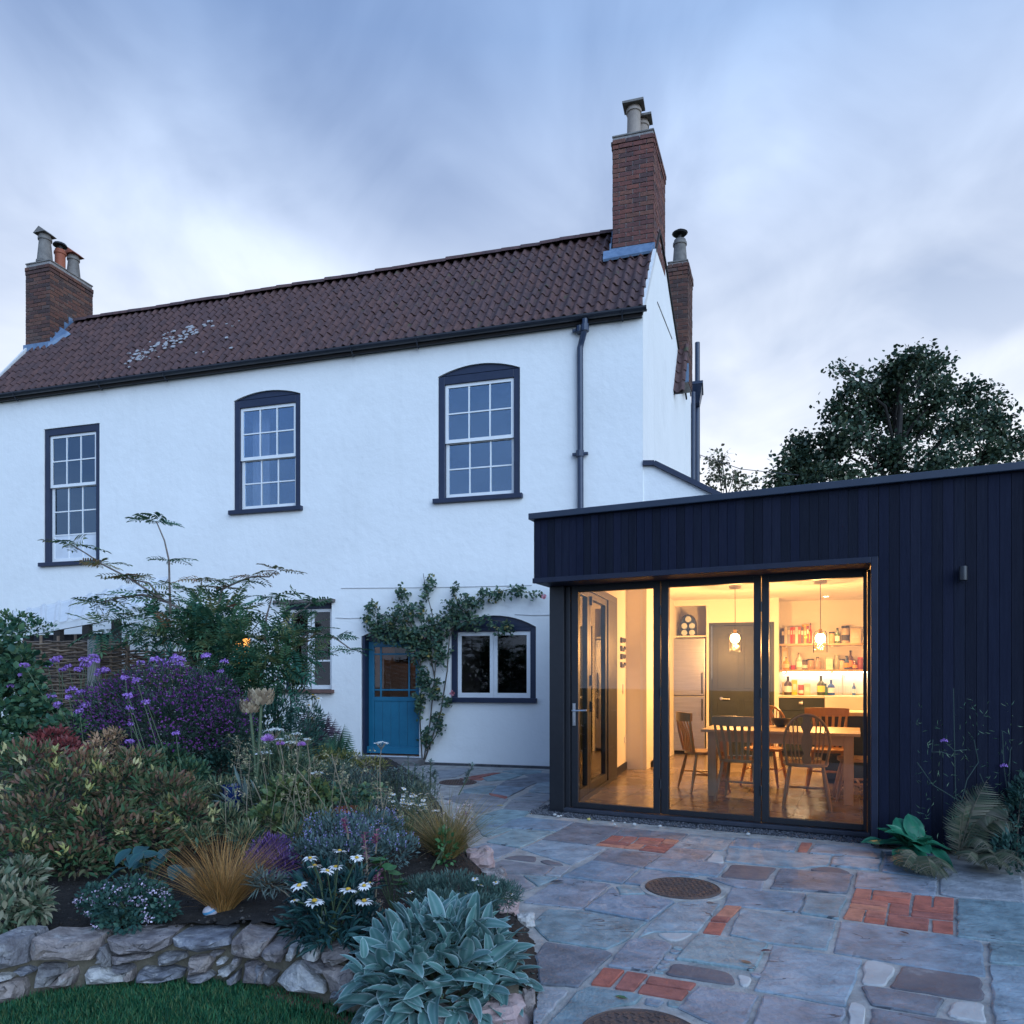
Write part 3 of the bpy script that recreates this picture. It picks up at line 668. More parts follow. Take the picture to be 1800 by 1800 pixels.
# tiled slope of the rear range, a narrow strip beside the gable
ya_, yb_ = yc-.85, yc-.20; za_, zb_ = gz_for(1207, 690, ya_), gz_for(1197, 606, yb_); an2 = math.atan2(zb_-za_, yb_-ya_); sl2 = math.hypot(zb_-za_, yb_-ya_)
rr = MB(); rr.add([(sk(ya_)-.45, ya_, za_-.04), (sk(ya_)+.17, ya_, za_-.04), (sk(yb_)+.17, yb_, zb_-.04), (sk(yb_)-.45, yb_, zb_-.04)], [(0, 1, 2, 3)])
rro = rr.build('rear_roof', mat('roof_underlay', [(.03, .025, .025)], .9), house); nr = max(2, round(sl2/.25))
for i in range(nr):
    f = i/nr; y_ = ya_+(yb_-ya_)*f
    for j in range(3): inst('pantile', TM, rro, (sk(y_)+.19-.160*(j+1), y_, za_+(zb_-za_)*f), (an2+rnd.uniform(-.02, .02), 0, rnd.uniform(-.02, .02)))
yp = gy_for(1221)
m = MB(); xp = sk(yp)+.06
m.tube([(xp, yp, 3.0), (xp, yp, gz_for(1213, 603, yp))], .055, 10); sp = m.build('soil_pipe', M_PIPE, house, True)
m = MB(); m.tube([(sk(yp-.6)+.05, yp-.6, 3.0), (sk(yp-.6)+.05, yp-.6, gz_for(1205, 690, yp-.6))], .045, 10); m.build('soil_pipe', M_PIPE, house, True)
zh = gz_for(1210, 700, yp); m = MB(); xa = sk(yp)+.17
m.add([(xp-.14, yp-.55, zh+.1), (xa, yp-.55, zh+.1), (xa, yp+.12, zh+.1), (xp-.14, yp+.12, zh+.1), (xp-.06, yp-.3, zh-.22), (xa-.06, yp-.3, zh-.22), (xa-.06, yp+.05, zh-.22), (xp-.06, yp+.05, zh-.22)], [(0, 1, 2, 3), (7, 6, 5, 4), (0, 4, 5, 1), (1, 5, 6, 2), (2, 6, 7, 3), (3, 7, 4, 0)])
m.box(xp-.16, xa+.02, yp-.57, yp+.14, zh+.1, zh+.16); m.build('hopper', M_PIPE, sp)
m = MB(); q = H.w(sk(yp)+.06, yp)
a = Vector((sk(yp)+.1, yp, gz_for(1216, 800, yp))); m.tube([a, a+Vector((.9, .5, -.25)), a+Vector((2.2, 1.2, -.30))], .008, 5); m.build('cable', M_GUTTER, house)
# sloping white wall of the lean-to between house and extension
pz = [H.px(1133, 817)[1], H.px(1150, 817)[1], H.px(1251, 868)[1]]; pxx = [.002, H.px(1150, 817)[0], H.px(1251, 868)[0]+.25]
pz[2] -= .13
m = MB(); m.prism([(pxx[0], 2.93), (pxx[2], 2.93), (pxx[2], pz[2]), (pxx[1], pz[1]), (pxx[0], pz[0])], .03, .33, 'y'); sl_ = m.build('side_wall', M_RENDER, house)
m = MB()
for (a, b), (c, d) in (((pxx[0], pz[0]), (pxx[1], pz[1])), ((pxx[1], pz[1]), (pxx[2], pz[2]))): m.bar((a, .17, b+.026), (c, .17, d+.026), .40, .07)
m.build('coping', M_DARKPAINT, sl_)
# ================================================================== the dark timber extension
ext = empty('kitchen_extension', E.o, E.a, 'flat roofed extension clad in black vertical boards with tall glazed doors and a lit kitchen', 'building')
ZF, ZP, ZS = 2.385, 2.965, 2.335        # fascia foot, cladding head, soffit
XD0, XD1 = E.px(967, 1200, .36)[0], E.px(1531, 1200, 0)[0]
XR = 5.25; FZ = .03; CZ = 2.76; RD = .42
# cladding boards, one by one
BP = .0755
def board(x0, x1, z0, z1):
    m = MB(); j = rnd.uniform(-.003, .003)
    m.box(x0+.0015, x1-.0015, .006+j*.6, .024, z0, z1); return m.build('cladding_board', M_CLAD, ext)
x = 0.0
nfas = round((XD1+.055)/BP); bw = (XD1+.055)/nfas
for i in range(nfas): board(i*bw, (i+1)*bw, ZF+.002, ZP)
x = XD1+.057
while x < XR-.01: board(x, x+BP, .035, ZP); x += BP
m = MB(); m.box(.001, XD1+.055, .025, .10, ZS+.04, ZP); m.box(XD1+.056, XR, .025, .30, .03, ZP); m.box(XR-.1, XR, .31, 8.2, .03, ZP); m.box(.0, .05, .11, .55, ZS+.04, ZP)
m.build('sheathing', M_BLACK, ext)
m = MB(); m.box(-.006, XD1-.001, -.018, .022, ZS, ZF); m.build('fascia_trim', M_TRIM, ext, bevel=.004)
m = MB(); m.box(XD1, XD1+.053, -.018, .022, .02, ZF); m.build('jamb_trim', M_TRIM, ext, bevel=.004)
m = MB(); m.box(-.006, XD1-.002, .023, .60, ZS+.006, ZS+.035); m.build('soffit', M_TRIM, ext)
m = MB(); m.box(XD1+.002, XD1+.05, .024, .6, .02, ZS); m.build('jamb_lining', M_TRIM, ext)
m = MB(); m.box(-.04, XR+.05, -.045, .24, ZP+.003, 3.03); m.prism([(-.04, .241), (.2, .241), (-.1, 3.9), (-.35, 3.9)], ZP+.003, 3.03, 'z'); m.build('parapet_coping', M_PIPE if False else mat('coping_metal', [(.016, .026, .05), (.022, .034, .06)], .4, 6, 3), ext, bevel=.006)
m = MB(); m.prism([(.05, .1), (XR-.1, .1), (XR-.1, 8.2), (-.5, 8.2), (-.38, 4.0)], 2.80, 2.90, 'z'); m.build('flat_roof', M_BLACK, ext)
xp1 = E.px(992, 1200, .36)[0]
m = MB(); m.box(XD0, xp1, .34, .55, .02, ZS+.004); m.build('corner_post', M_BLACK, ext, bevel=.004)
# glazed doors
def dpx(u, v): return E.px(u, v, RD+.02)
GZ0 = (dpx(1020, 1410)[1]+dpx(1519.7, 1448)[1])/2; GZ1 = (dpx(1147.5, 1034.7)[1]+dpx(1514.7, 1014.3)[1])/2
m = MB(); xa, xb = xp1+.002, XD1+.03; FY0, FY1 = RD-.03, RD+.07
m.box(xa, xa+.05, FY0, FY1, .03, ZS); m.box(xb-.05, xb, FY0, FY1, .03, ZS); m.box(xa+.05, xb-.05, FY0, FY1, GZ1+.075, ZS); m.build('door_frame', M_BLACK, ext, bevel=.003)
m = MB(); m.box(XD0-.02, XD1, RD-.075, RD+.09, .012, .05); m.box(XD0, XD1, RD-.05, RD+.09, -.05, .011); m.build('threshold', mat('sill_metal', [(.03, .036, .05), (.05, .055, .075)], .3, 9, 3), ext, bevel=.004)
leaves = [(1018, 1149.6), (1176, 1325.5), (1352, 1517.2)]
edges = [xa+.052]+[((dpx(a, 1200)[0]+dpx(b, 1200)[0])/2) for (_, a), (b, _) in zip(leaves, leaves[1:])]+[xb-.052]
for k, (u0, u1) in enumerate(leaves):
    g0, g1 = dpx(u0, 1200)[0], dpx(u1, 1200)[0]; e0, e1 = edges[k]+.004, edges[k+1]-.004
    if k == 2: e1 = max(e1, g1+.03)
    m = MB(); ya, yb = RD-.012, RD+.055
    m.box(e0, g0, ya, yb, .055, GZ1+.07); m.box(g1, e1, ya, yb, .055, GZ1+.07); m.box(g0, g1, ya, yb, GZ1, GZ1+.07); m.box(g0, g1, ya, yb, .055, GZ0)
    d = m.build('glazed_door', M_BLACK, ext, bevel=.004)
    m = MB(); m.box(g0-.008, g1+.008, RD+.018, RD+.024, GZ0-.008, GZ1+.008); m.build('pane', M_PANEBIG, d)
    for z in (.35, 1.25, 2.05):
        if k < 2: m = MB(); m.tube([(edges[k+1], RD-.018, z-.045), (edges[k+1], RD-.018, z+.045)], .011, 8); m.build('hinge', M_BLACK, d)
    if k == 0:
        hx, hz = E.px(1008.5, 1256, RD-.03); hl = E.px(1008.5, 1249, RD-.03)[1]
        m = MB(); m.box(hx-.016, hx+.016, RD-.026, RD-.0135, hz-.115, hz+.115)
        m.tube([(hx, RD-.026, hl), (hx, RD-.075, hl), (hx+.02, RD-.08, hl), (hx+.16, RD-.08, hl+.006)], .0095, 8); m.tube([(hx, RD-.03, hz-.075), (hx, RD-.024, hz-.075)], .011, 10)
        m.build('handle', mat('satin_steel', [(.55, .56, .58), (.65, .66, .68)], .28, 6, 3, metal=1.0), d, bevel=.003)
# inner shell: floor of large tiles, ceiling, walls
TM2 = MB().box(-.297, .297, -.297, .297, -.02, 0)
FT = TM2.mesh('floor_tile', mat('porcelain_tile', [(.17, .13, .10), (.23, .18, .14), (.28, .225, .18)], .24, 2.2, 7, bump=.03, bscale=14, rand=[(1, 1, 1), (.93, .93, .94), (1.05, 1.04, 1.02), (.97, .96, .95)], wear=((.13, .10, .08), 1.5, .55, .8)))
m = MB(); m.prism([(.06, RD+.092), (XR-.1, RD+.092), (XR-.1, 9.0), (-.55, 9.0), (-.35, 4.0)], -.06, FZ-.004, 'z'); fl = m.build('inner_floor', mat('tile_grout', [(.16, .145, .125), (.2, .18, .16)], .8, 9, 3), ext)
yy = RD+.40
while yy < 8.2:
    xx = -.35 if yy > 2.6 else .25
    while xx < 5.0: inst('floor_tile', FT, fl, (xx, yy, FZ+rnd.uniform(-.0006, .0006))); xx += .6
    yy += .6
m = MB(); m.prism([(.06, RD+.10), (XR-.1, RD+.10), (XR-.1, 9.0), (-.6, 9.0), (-.38, 4.0)], CZ, CZ+.03, 'z'); m.build('ceiling', M_CEIL, ext)
m = MB(); m.box(XR-.16, XR-.101, RD+.1, 9.0, FZ, CZ); m.box(XD1+.06, XR-.16, .31, RD+.5, FZ, CZ); m.box(.1, XD1+.06, RD+.101, RD+.16, ZS+.06, CZ); m.build('inner_wall', M_INWALL, ext)
# left side: glazed screen, then plaster, then the pier where the old house corner stands; it runs slightly out of square
LA = Vector((.215, .50)); LB = Vector((-.19, 3.92)); ld_ = (LB-LA).normalized(); LANG = math.atan2(ld_.y, ld_.x)-math.pi/2
def lw(s, n, z): return (LA.x+ld_.x*s+ld_.y*n*1.0, LA.y+ld_.y*s-ld_.x*n, z)     # s along the wall, n into the room
def u_of(s, n=0.0):
    q = E.w(*lw(s, n, 0)); return q.x/q.y*F+CX
def s_at(u, n=0.0): return min(np.linspace(0, 3.6, 721), key=lambda s: abs(u_of(s, n)-u))
ML = Matrix.Rotation(LANG, 4, 'Z'); ML.translation = (LA.x, LA.y, 0)     # local: x into the room, y along the wall
LE = (LB-LA).length
sc_end = s_at(1085, .05); HZ2 = 2.42
m = MB(); m.box(-.30, 0, sc_end, LE+.3, FZ, CZ, ML); m.box(-.10, 0, .06, sc_end, HZ2+.05, CZ, ML); m.build('inner_wall', M_INWALL, ext)
m = MB(); m.box(0, .014, sc_end+.002, LE, FZ, FZ+.11, ML); m.build('skirting', M_TRIM, ext)
m = MB(); m.box(-.08, .05, .08, sc_end, HZ2-.04, HZ2+.05, ML); m.box(-.08, .05, .08, sc_end, FZ-.01, FZ+.05, ML); m.box(-.08, .05, sc_end-.62, sc_end, FZ+.05, HZ2-.04, ML); m.box(-.08, .05, .06, .14, FZ+.05, HZ2-.04, ML)
scr = m.build('side_screen', M_BLACK, ext, bevel=.004)
sm = s_at(1037, .04)
for a, b in ((.145, sm), (sm+.004, sc_end-.625)):
    m = MB(); st = .07
    m.box(-.03, .035, a, a+st, FZ+.055, HZ2-.045, ML); m.box(-.03, .035, b-st*1.6, b, FZ+.055, HZ2-.045, ML); m.box(-.03, .035, a+st, b-st*1.6, HZ2-.12, HZ2-.045, ML); m.box(-.03, .035, a+st, b-st*1.6, FZ+.055, FZ+.15, ML)
    lf = m.build('side_door', M_BLACK, scr, bevel=.003)
    m = MB(); m.box(0, .006, a+st-.005, b-st*1.6+.005, FZ+.14, HZ2-.115, ML); m.build('pane', M_PANEBIG, scr)
    if a > .2:
        m = MB(); m.box(.036, .06, a+.02, a+.055, 1.0, 1.12, ML); m.box(.036, .06, a+.02, a+.055, 1.3, 1.42, ML); m.box(.036, .06, a+.02, a+.055, HZ2-.2, HZ2-.1, ML); m.build('latch', M_BLACK, scr)
# pier and the wall running on to the kitchen
na = E.fl(1104, 1353.2, FZ); nb = E.fl(1136.5, 1352.6, FZ)
m = MB(); m.prism([(-.5, na[1]), (nb[0], nb[1]), (nb[0]-.26, 9.0), (-.8, 9.0)], FZ, CZ-.002, 'z'); m.build('pier', M_INWALL, ext)
m = MB(); m.prism([(nb[0]+.001, nb[1]+.3), (nb[0]+.014, nb[1]+.3), (nb[0]-.17, 6.2), (nb[0]-.2, 6.2)], FZ, FZ+.10, 'z'); m.build('skirting', M_TRIM, ext)
# switch and socket on the left wall
for (u, v, w, h) in ((1095, 1211, .09, .15), (1098, 1300, .10, .09)):
    s = s_at(u, .0); q = E.w(*lw(s, 0, 0)); z = EYE+(HZ-v)/F*q.y
    m = MB(); m.box(.001, .012, s-w/2, s+w/2, z-h/2, z+h/2, ML); m.build('switch_plate', M_WHITEWOOD, ext, bevel=.003)
s0, s1 = s_at(1089, 0), s_at(1099, 0); q = E.w(*lw((s0+s1)/2, 0, 0)); zt_, zb_ = EYE+(HZ-1119)/F*q.y, EYE+(HZ-1176)/F*q.y
m = MB(); n = 4; ww = (s1-s0)
for i in range(n):                       # tall wall decoration: dark bold letter shapes one above the other
    za = zb_+(zt_-zb_)*i/n+.02; zb2 = zb_+(zt_-zb_)*(i+1)/n-.02; a = s0+ww*.1; b = s1-ww*.1; t = ww*.22
    m.box(.004, .02, a, a+t, za, zb2, ML)
    if i % 2 == 0: m.box(.004, .0195, b-t, b, za+.03, zb2, ML); m.box(.004, .019, a+t, b-t, za, za+.05, ML)
    else: m.box(.004, .0195, a+t, b, zb2-.05, zb2, ML); m.box(.004, .019, a+t, b-t*.5, (za+zb2)/2-.025, (za+zb2)/2+.025, ML)
m.build('wall_letters', M_BLACK, None, label='tall strip of dark letter shapes hung on the warm left kitchen wall', cat='wall hanging', loc=E.o, rz=E.a)

# kitchen end: rear wall with fridge recess, pantry door, shelf nook
kx = lambda u, ky=0.0: K.px(u, 1200, ky)[0]
kz = lambda u, v, ky=0.0: K.px(u, v, ky)[1]
kit = empty('kitchen_wall', K.o, K.a, None, None, parent=None)
COL.objects.unlink(kit); bpy.data.objects.remove(kit)
KX = E.loc(K.o.x, K.o.y)
kpar = empty('kitchen_end', (KX[0], KX[1], 0), H.a-E.a, parent=ext)      # part: the kitchen end of the extension
r0, r1 = kx(1160), kx(1241.5); rt_ = kz(1210, 1065); d0, d1 = kx(1246), kx(1361); dt = kz(1300, 1094); w1 = kx(1369)
m = MB(); T = .12
m.box(r0-1.2, r0, 0, T, FZ, CZ); m.box(r0, r1, 0, T, rt_, CZ); m.box(r1, d0, 0, T, FZ, CZ); m.box(d0, d1, 0, T, dt, CZ); m.box(d1, w1, 0, T, FZ, CZ)
m.box(w1-.10, w1-.001, T, .75, FZ, CZ); m.box(w1, w1+2.4, .66, .76, FZ, CZ); m.box(r0-.05, r0-.001, T, .8, FZ, CZ); m.box(r1, r1+.04, T+.001, .8, FZ, CZ); m.box(r0, r1, .70, .8, FZ, CZ)
m.build('rear_wall', M_INWALL, kpar)
fz1 = kz(1210, 1122); m = MB(); m.box(r0, r1, .05, .70, fz1+.02, fz1+.05); m.build('recess_shelf', M_INWALL, kpar)
m = MB(); m.box(w1, w1+2.4, .645, .659, kz(1440, 1223, .1)+.03, kz(1440, 1177, .42)-.04); m.build('splashback', mat('white_splashback', [(.8, .8, .78)], .25, 5, 2), kpar)
# pantry door
M_DKG = mat('dark_green_paint', [(.018, .026, .026), (.028, .038, .037)], .4, 5, 3)
m = MB(); m.box(d0, d0+.05, .004, .10, FZ, dt-.001); m.box(d1-.05, d1, .004, .10, FZ, dt-.001); m.box(d0+.05, d1-.05, .004, .10, dt-.05, dt-.001); m.build('door_frame', M_DKG, kpar)
m = MB(); m.box(d0+.053, d1-.053, .03, .075, FZ+.005, dt-.053); pd = m.build('pantry_door', M_DKG, kpar, bevel=.003)
m = MB(); xm_ = (d0+d1)/2
for a, b in ((d0+.15, xm_-.05), (xm_+.05, d1-.15)):
    for c, d in ((.25, 1.0), (1.2, dt-.25)):
        m.box(a, b, .022, .0295, c, d)
m.build('panel', M_DKG, pd, bevel=.006)
hx, hz = K.px(1268, 1228, 0); m = MB(); m.tube([(hx, .03, hz), (hx, -.03, hz), (hx+.14, -.035, hz-.01)], .010, 8); m.lathe([(.028, 0), (.028, .01)], (0, 0, 0), 12, Matrix.Translation((hx, .029, hz)) @ Matrix.Rotation(R(90), 4, 'X')); m.build('handle', MATS['satin_steel'], pd, True)

# fridge
M_STEEL = mat('brushed_steel', [(.42, .42, .43), (.52, .52, .53)], .32, 3, 4, metal=.9, bump=.03, stretch=(1, 1, 18))
frg = empty('fridge_freezer', K.o, K.a, 'tall stainless steel fridge freezer standing in the wall recess', 'fridge')
fa, fb = r0+.02, r1-.02; zs = kz(1210, 1223)
m = MB(); m.box(fa, fb, .02, .66, FZ+.06, fz1); m.build('body', M_STEEL, frg, bevel=.006)
m = MB(); m.box(fa, fb, .0, .6, FZ, FZ+.055); m.build('plinth', M_BLACK, frg)
for a, b in ((FZ+.065, zs-.006), (zs+.006, fz1-.004)):
    m = MB(); m.box(fa, fb, -.06, .016, a, b); dd = m.build('door', M_STEEL, frg, bevel=.012)
    hxx = fb-.05; za, zb = (b-.42, b-.05) if a < .2 else (a+.04, a+.40)
    m = MB(); m.tube([(hxx, -.06, za), (hxx, -.10, za+.02), (hxx, -.10, zb-.02), (hxx, -.06, zb)], .011, 8); m.build('handle', M_BLACK, dd, True)
# arched rack with round bottle ends over the fridge
ra, rb = kx(1196, .1), kx(1223, .1); zb0 = fz1+.055; zt0 = kz(1210, 1081, .1)
M_RACK = mat('blue_rack', [(.05, .10, .22), (.08, .14, .28)], .5, 6, 3)
rack = empty('bottle_rack', K.o, K.a, 'blue arched rack of five round bottle ends above the fridge', 'bottle rack')
m = MB(); xm_ = (ra+rb)/2; hw = (rb-ra)/2; zsp = zb0+(zt0-zb0)*.55
arc = [(xm_-hw, zb0), *[(xm_-hw*math.cos(math.pi*i/12), zsp+(zt0-zsp)*math.sin(math.pi*i/12)) for i in range(13)], (xm_+hw, zb0)]
m.tube([(x, .12, z) for x, z in arc], .014, 6); m.tube([(x, .34, z) for x, z in arc], .014, 6); m.tube([(xm_-hw, .12, zb0+.02), (xm_+hw, .12, zb0+.02)], .012, 6)
m.build('frame', M_SOOT, rack)
m = MB(); m.prism([(x, z) for x, z in arc], .26, .28, 'y'); m.build('back_board', M_RACK, rack)
for i, (fx, fzv) in enumerate(((0, .80), (-.5, .47), (.5, .47), (-.5, .14), (.5, .14))):
    z = zb0+(zt0-zb0)*fzv; x = xm_+hw*fx
    m = MB(); Mx = Matrix.Translation((x, .10, z)) @ Matrix.Rotation(R(-90), 4, 'X'); m.lathe([(.012, 0), (.05, .004), (.055, .02), (.055, .15)], (0, 0, 0), 14, Mx); m.build('bottle_end', mat('pale_bottle_end', [(.4, .5, .62), (.6, .68, .75)], .25, 8, 2), rack, True)

# shelves, counter
M_OAK = mat('oak_shelf', [(.36, .22, .10), (.50, .33, .16), (.42, .26, .12)], .5, 3, 6, stretch=(1, 6, 6), bump=.05)
shelf_z = []
for v, lab in ((1131, 'upper oak shelf of cookbooks and jars on the kitchen wall'), (1177, 'lower oak shelf crowded with bottles above the bright worktop')):
    z = kz(1440, v, .42)-.018; shelf_z.append(z+.018)
    sh = empty('wall_shelf', K.o, K.a, lab, 'shelf', 'kitchen wall shelves')
    m = MB(); m.box(w1+.004, w1+2.3, .40, .655, z-.018, z+.018); m.build('board', M_OAK, sh, bevel=.003)
    m = MB(); 
    for xx in (.15, .9, 1.6): m.box(w1+xx, w1+xx+.03, .46, .65, z-.045, z-.019)
    m.build('bracket', M_INWALL, sh)
    if v > 1150:
        m = MB(); m.box(w1+.12, w1+2.2, .56, .60, z-.032, z-.0185); m.build('light_strip', emission('strip_light', (1, .80, .52), 28), sh)
cz0 = kz(1440, 1223, .02)
cab = empty('base_cabinet', K.o, K.a, 'dark painted kitchen base cabinet with a cup handle beside the white sink', 'cabinet')
ca, cb = w1+.002, kx(1449, .04)
m = MB(); m.box(ca, cb, .08, .66, FZ+.09, cz0-.045); m.box(cb, cb+1.5, .12, .66, FZ+.09, cz0-.28); m.build('carcass', M_DKG, cab)
m = MB(); m.box(ca+.004, cb-.004, .06, .0785, cz0-.26, cz0-.05); dr = m.build('drawer', M_DKG, cab, bevel=.003)
m = MB(); hx, hz = K.px(1410, 1236, .05); m.lathe([(.001, -.05), (.03, -.045), (.042, 0), (.042, .006)], (0, 0, 0), 12, Matrix.Translation((hx, .058, hz)) @ Matrix.Rotation(R(90), 4, 'Y') @ Matrix.Diagonal((1, 1, 1.2, 1))); m.build('handle', MATS['satin_steel'], dr, True)
m = MB(); m.box(ca+.004, cb-.004, .06, .0785, FZ+.10, cz0-.27); m.box(cb+.004, cb+.7, .10, .1185, FZ+.10, cz0-.29); m.build('door', M_DKG, cab, bevel=.003)
m = MB(); m.box(ca, cb+1.5, .12, .6, FZ, FZ+.085); m.build('plinth', M_BLACK, cab)
m = MB(); m.box(ca, cb+.001, .03, .64, cz0-.04, cz0); m.box(cb+.001, cb+.75, .50, .64, cz0-.04, cz0); m.box(cb+.75, cb+1.6, .03, .64, cz0-.04, cz0); m.build('worktop', mat('pale_worktop', [(.62, .56, .46), (.7, .64, .54)], .35, 4, 3), cab, bevel=.004)
M_CERAMIC = mat('white_ceramic', [(.80, .78, .74)], .15, 2, 2)
m = MB(); sa, sb_ = cb+.006, cb+.745; st = .03
m.box(sa, sb_, .0, st, cz0-.25, cz0-.005); m.box(sa, sb_, .46, .49, cz0-.25, cz0-.005); m.box(sa, sa+st, st, .46, cz0-.25, cz0-.005); m.box(sb_-st, sb_, st, .46, cz0-.25, cz0-.005); m.box(sa+st, sb_-st, st, .46, cz0-.25, cz0-.22)
m.build('sink', M_CERAMIC, None, bevel=.01, label='deep white ceramic sink with a plain front beside the dark cabinet', cat='sink', loc=K.o, rz=K.a)
m = MB(); xt = kx(1482, .5); m.tube([(xt, .56, cz0), (xt, .56, cz0+.3), (xt, .53, cz0+.36), (xt, .46, cz0+.38), (xt, .40, cz0+.35), (xt, .39, cz0+.30)], .011, 8); m.lathe([(.03, 0), (.03, .02)], (xt, .56, cz0), 12); m.build('tap', MATS['satin_steel'], None, True, label='slim steel swan neck tap rising behind the white sink', cat='tap', loc=K.o, rz=K.a)

# books, bottles and jars
def kplace(name, mb_parts, label, cat, group=None):
    root = None
    o = empty(name, K.o, K.a, label, cat, group)
    for nm, mb, mt, sm in mb_parts: mb.build(nm, mt, o, sm)
    return o
bc = [((.05, .03, .03), 'black spined'), ((.70, .62, .5), 'cream spined'), ((.30, .28, .26), 'grey spined'), ((.50, .05, .03), 'deep red'), ((.62, .13, .05), 'bright orange red'), ((.68, .60, .48), 'pale spined'), ((.55, .10, .06), 'brick red'), ((.16, .10, .07), 'dark brown'), ((.60, .30, .08), 'ochre'), ((.25, .06, .05), 'maroon')]
x = kx(1373, .5); pos_words = ['at the left end of the upper shelf', 'second from the left on the upper shelf', 'third from the left on the upper shelf', 'between grey and orange books on the upper shelf', 'left of the pale spined book', 'in the middle of the book row', 'right of the pale spined book', 'right of the brick red book', 'next to the maroon book', 'at the right end of the book row']
z0 = shelf_z[0]
for (c, nm), w in zip(bc, pos_words):
    wd = rnd.uniform(.036, .05); h = rnd.uniform(.27, .32); m = MB(); y0 = .44
    m.box(x, x+.004, y0, y0+.18, z0, z0+h); m.box(x+wd-.004, x+wd, y0, y0+.18, z0, z0+h); m.box(x+.004, x+wd-.004, y0, y0+.004, z0, z0+h)
    p = MB(); p.box(x+.0045, x+wd-.0045, y0+.005, y0+.172, z0+.006, z0+h-.008); q = MB(); q.box(x+.006, x+wd-.006, y0-.002, y0-.0002, z0+h*.55, z0+h*.8)
    kplace('book', [('cover', m, mat('book_'+nm.replace(' ', '_'), [c], .6), False), ('pages', p, mat('book_pages', [(.7, .64, .52)], .9), False), ('spine_print', q, mat('spine_print', [(.65, .55, .38)], .6), False)], nm+' cookbook standing '+w, 'book', 'cookbooks on the upper shelf'); x += wd+.003
def bottle(u, z0, h, r, col, label, cat='bottle', labcol=None, capcol=(.03, .03, .03), group='bottles and jars on the shelves', ky=.52, shape='bottle', metal=0, name=None):
    x = kx(u, ky); m = MB()
    if shape == 'bottle': prof = [(r*.95, 0), (r, .01), (r, h*.55), (r*.85, h*.64), (r*.36, h*.74), (r*.34, h*.93)]
    elif shape == 'jar': prof = [(r*.92, 0), (r, .01), (r, h*.80), (r*.85, h*.86), (r*.85, h*.88)]
    elif shape == 'jug': prof = [(r*.7, 0), (r*1.0, h*.3), (r*.9, h*.6), (r*.6, h*.8), (r*.75, h)]
    else: prof = [(r*.9, 0), (r, .01), (r, h)]
    m.lathe(prof, (x, ky, z0+.001), 14)
    parts = [('body', m, mat('glaze_%02d_%02d_%02d' % tuple(int(99*min(1, c)) for c in col), [col], .15, coat=.3), True)]
    if shape in ('bottle', 'jar'):
        c = MB(); c.lathe([(r*.37, h*.93), (r*.40, h*.935), (r*.40, h), (.001, h)] if shape == 'bottle' else [(r*.9, h*.88), (r*.95, h*.885), (r*.95, h), (.001, h)], (x, ky, z0+.001), 12); parts.append(('cap', c, mat('cap_%02d_%02d_%02d' % tuple(int(99*c_) for c_ in capcol), [capcol], .4), True))
    if labcol:
        l = MB(); a = r*1.02; n = 8; th = [math.pi*(1.12+.76*i/n) for i in range(n+1)]
        l.add([(x+a*math.cos(t), ky+a*math.sin(t), z0+h*zz) for t in th for zz in (.16, .48)], [(2*i, 2*i+2, 2*i+3, 2*i+1) for i in range(n)]); parts.append(('label', l, mat('label_%02d_%02d_%02d' % tuple(int(99*c_) for c_ in labcol), [labcol], .7), True))
    kplace(name or cat.replace(' ', '_'), parts, label, cat, group)
z = shelf_z[0]
bottle(1416, z, .34, .085, (.75, .42, .06), 'tall golden yellow jug at the right end of the cookbooks', 'jug', shape='jug')
bottle(1425, z, .36, .02, (.55, .05, .04), 'thin red bottle standing beside the yellow jug', 'bottle')
bottle(1462, z, .20, .05, (.45, .28, .12), 'small brown jar behind the right pendant lamp on the upper shelf', 'jar', shape='jar')
bottle(1472, z, .27, .045, (.10, .16, .05), 'green bottle on the upper shelf right of the right pendant', 'bottle', labcol=(.7, .66, .5))
bottle(1486, z, .30, .07, (.42, .33, .22), 'glass storage jar with a round dark badge on the upper shelf', 'jar', shape='jar', labcol=(.06, .05, .04))
def boxed(u0, u1, z0, h, col, label, cat, ky=.5, d=.1, group='bottles and jars on the shelves'):
    a, b = kx(u0, ky), kx(u1, ky); m = MB(); m.box(a, b, ky-d/2, ky+d/2, z0+.001, z0+h); l = MB(); l.box(a+(b-a)*.2, b-(b-a)*.2, ky-d/2-.002, ky-d/2-.0003, z0+h*.35, z0+h*.75)
    t = MB(); t.box(a-.002, b+.002, ky-d/2-.003, ky+d/2+.002, z0+h+.0005, z0+h+.012)
    kplace(cat.replace(' ', '_'), [('body', m, mat('card_%02d_%02d_%02d' % tuple(int(99*c) for c in col), [col], .7), False), ('label', l, mat('label_70_66_50', [(.7, .66, .5)], .7), False), ('lid', t, mat('card_lid', [(.6, .52, .4)], .6), False)], label, cat, group)
boxed(1494, 1512, z, .25, (.70, .58, .40), 'cream square tin at the right end of the upper shelf', 'tin')
z = shelf_z[1]
boxed(1374, 1385, z, .44, (.66, .50, .26), 'tall tan box standing upright at the left end of the lower shelf', 'box', ky=.56)
bottle(1382, z, .22, .055, (.70, .30, .03), 'round amber bottle at the left of the lower shelf', 'bottle', labcol=(.75, .6, .3))
bottle(1394, z, .08, .04, (.45, .05, .07), 'low crimson pot next to the amber bottle', 'pot', shape='pot')
bottle(1405, z, .30, .055, (.55, .47, .36), 'clear gin bottle with a long neck on the lower shelf', 'bottle', labcol=(.78, .74, .62), capcol=(.25, .2, .15))
bottle(1414, z, .17, .055, (.13, .09, .07), 'dark squat jar with pale label beside the clear bottle', 'jar', shape='jar', labcol=(.7, .62, .5))
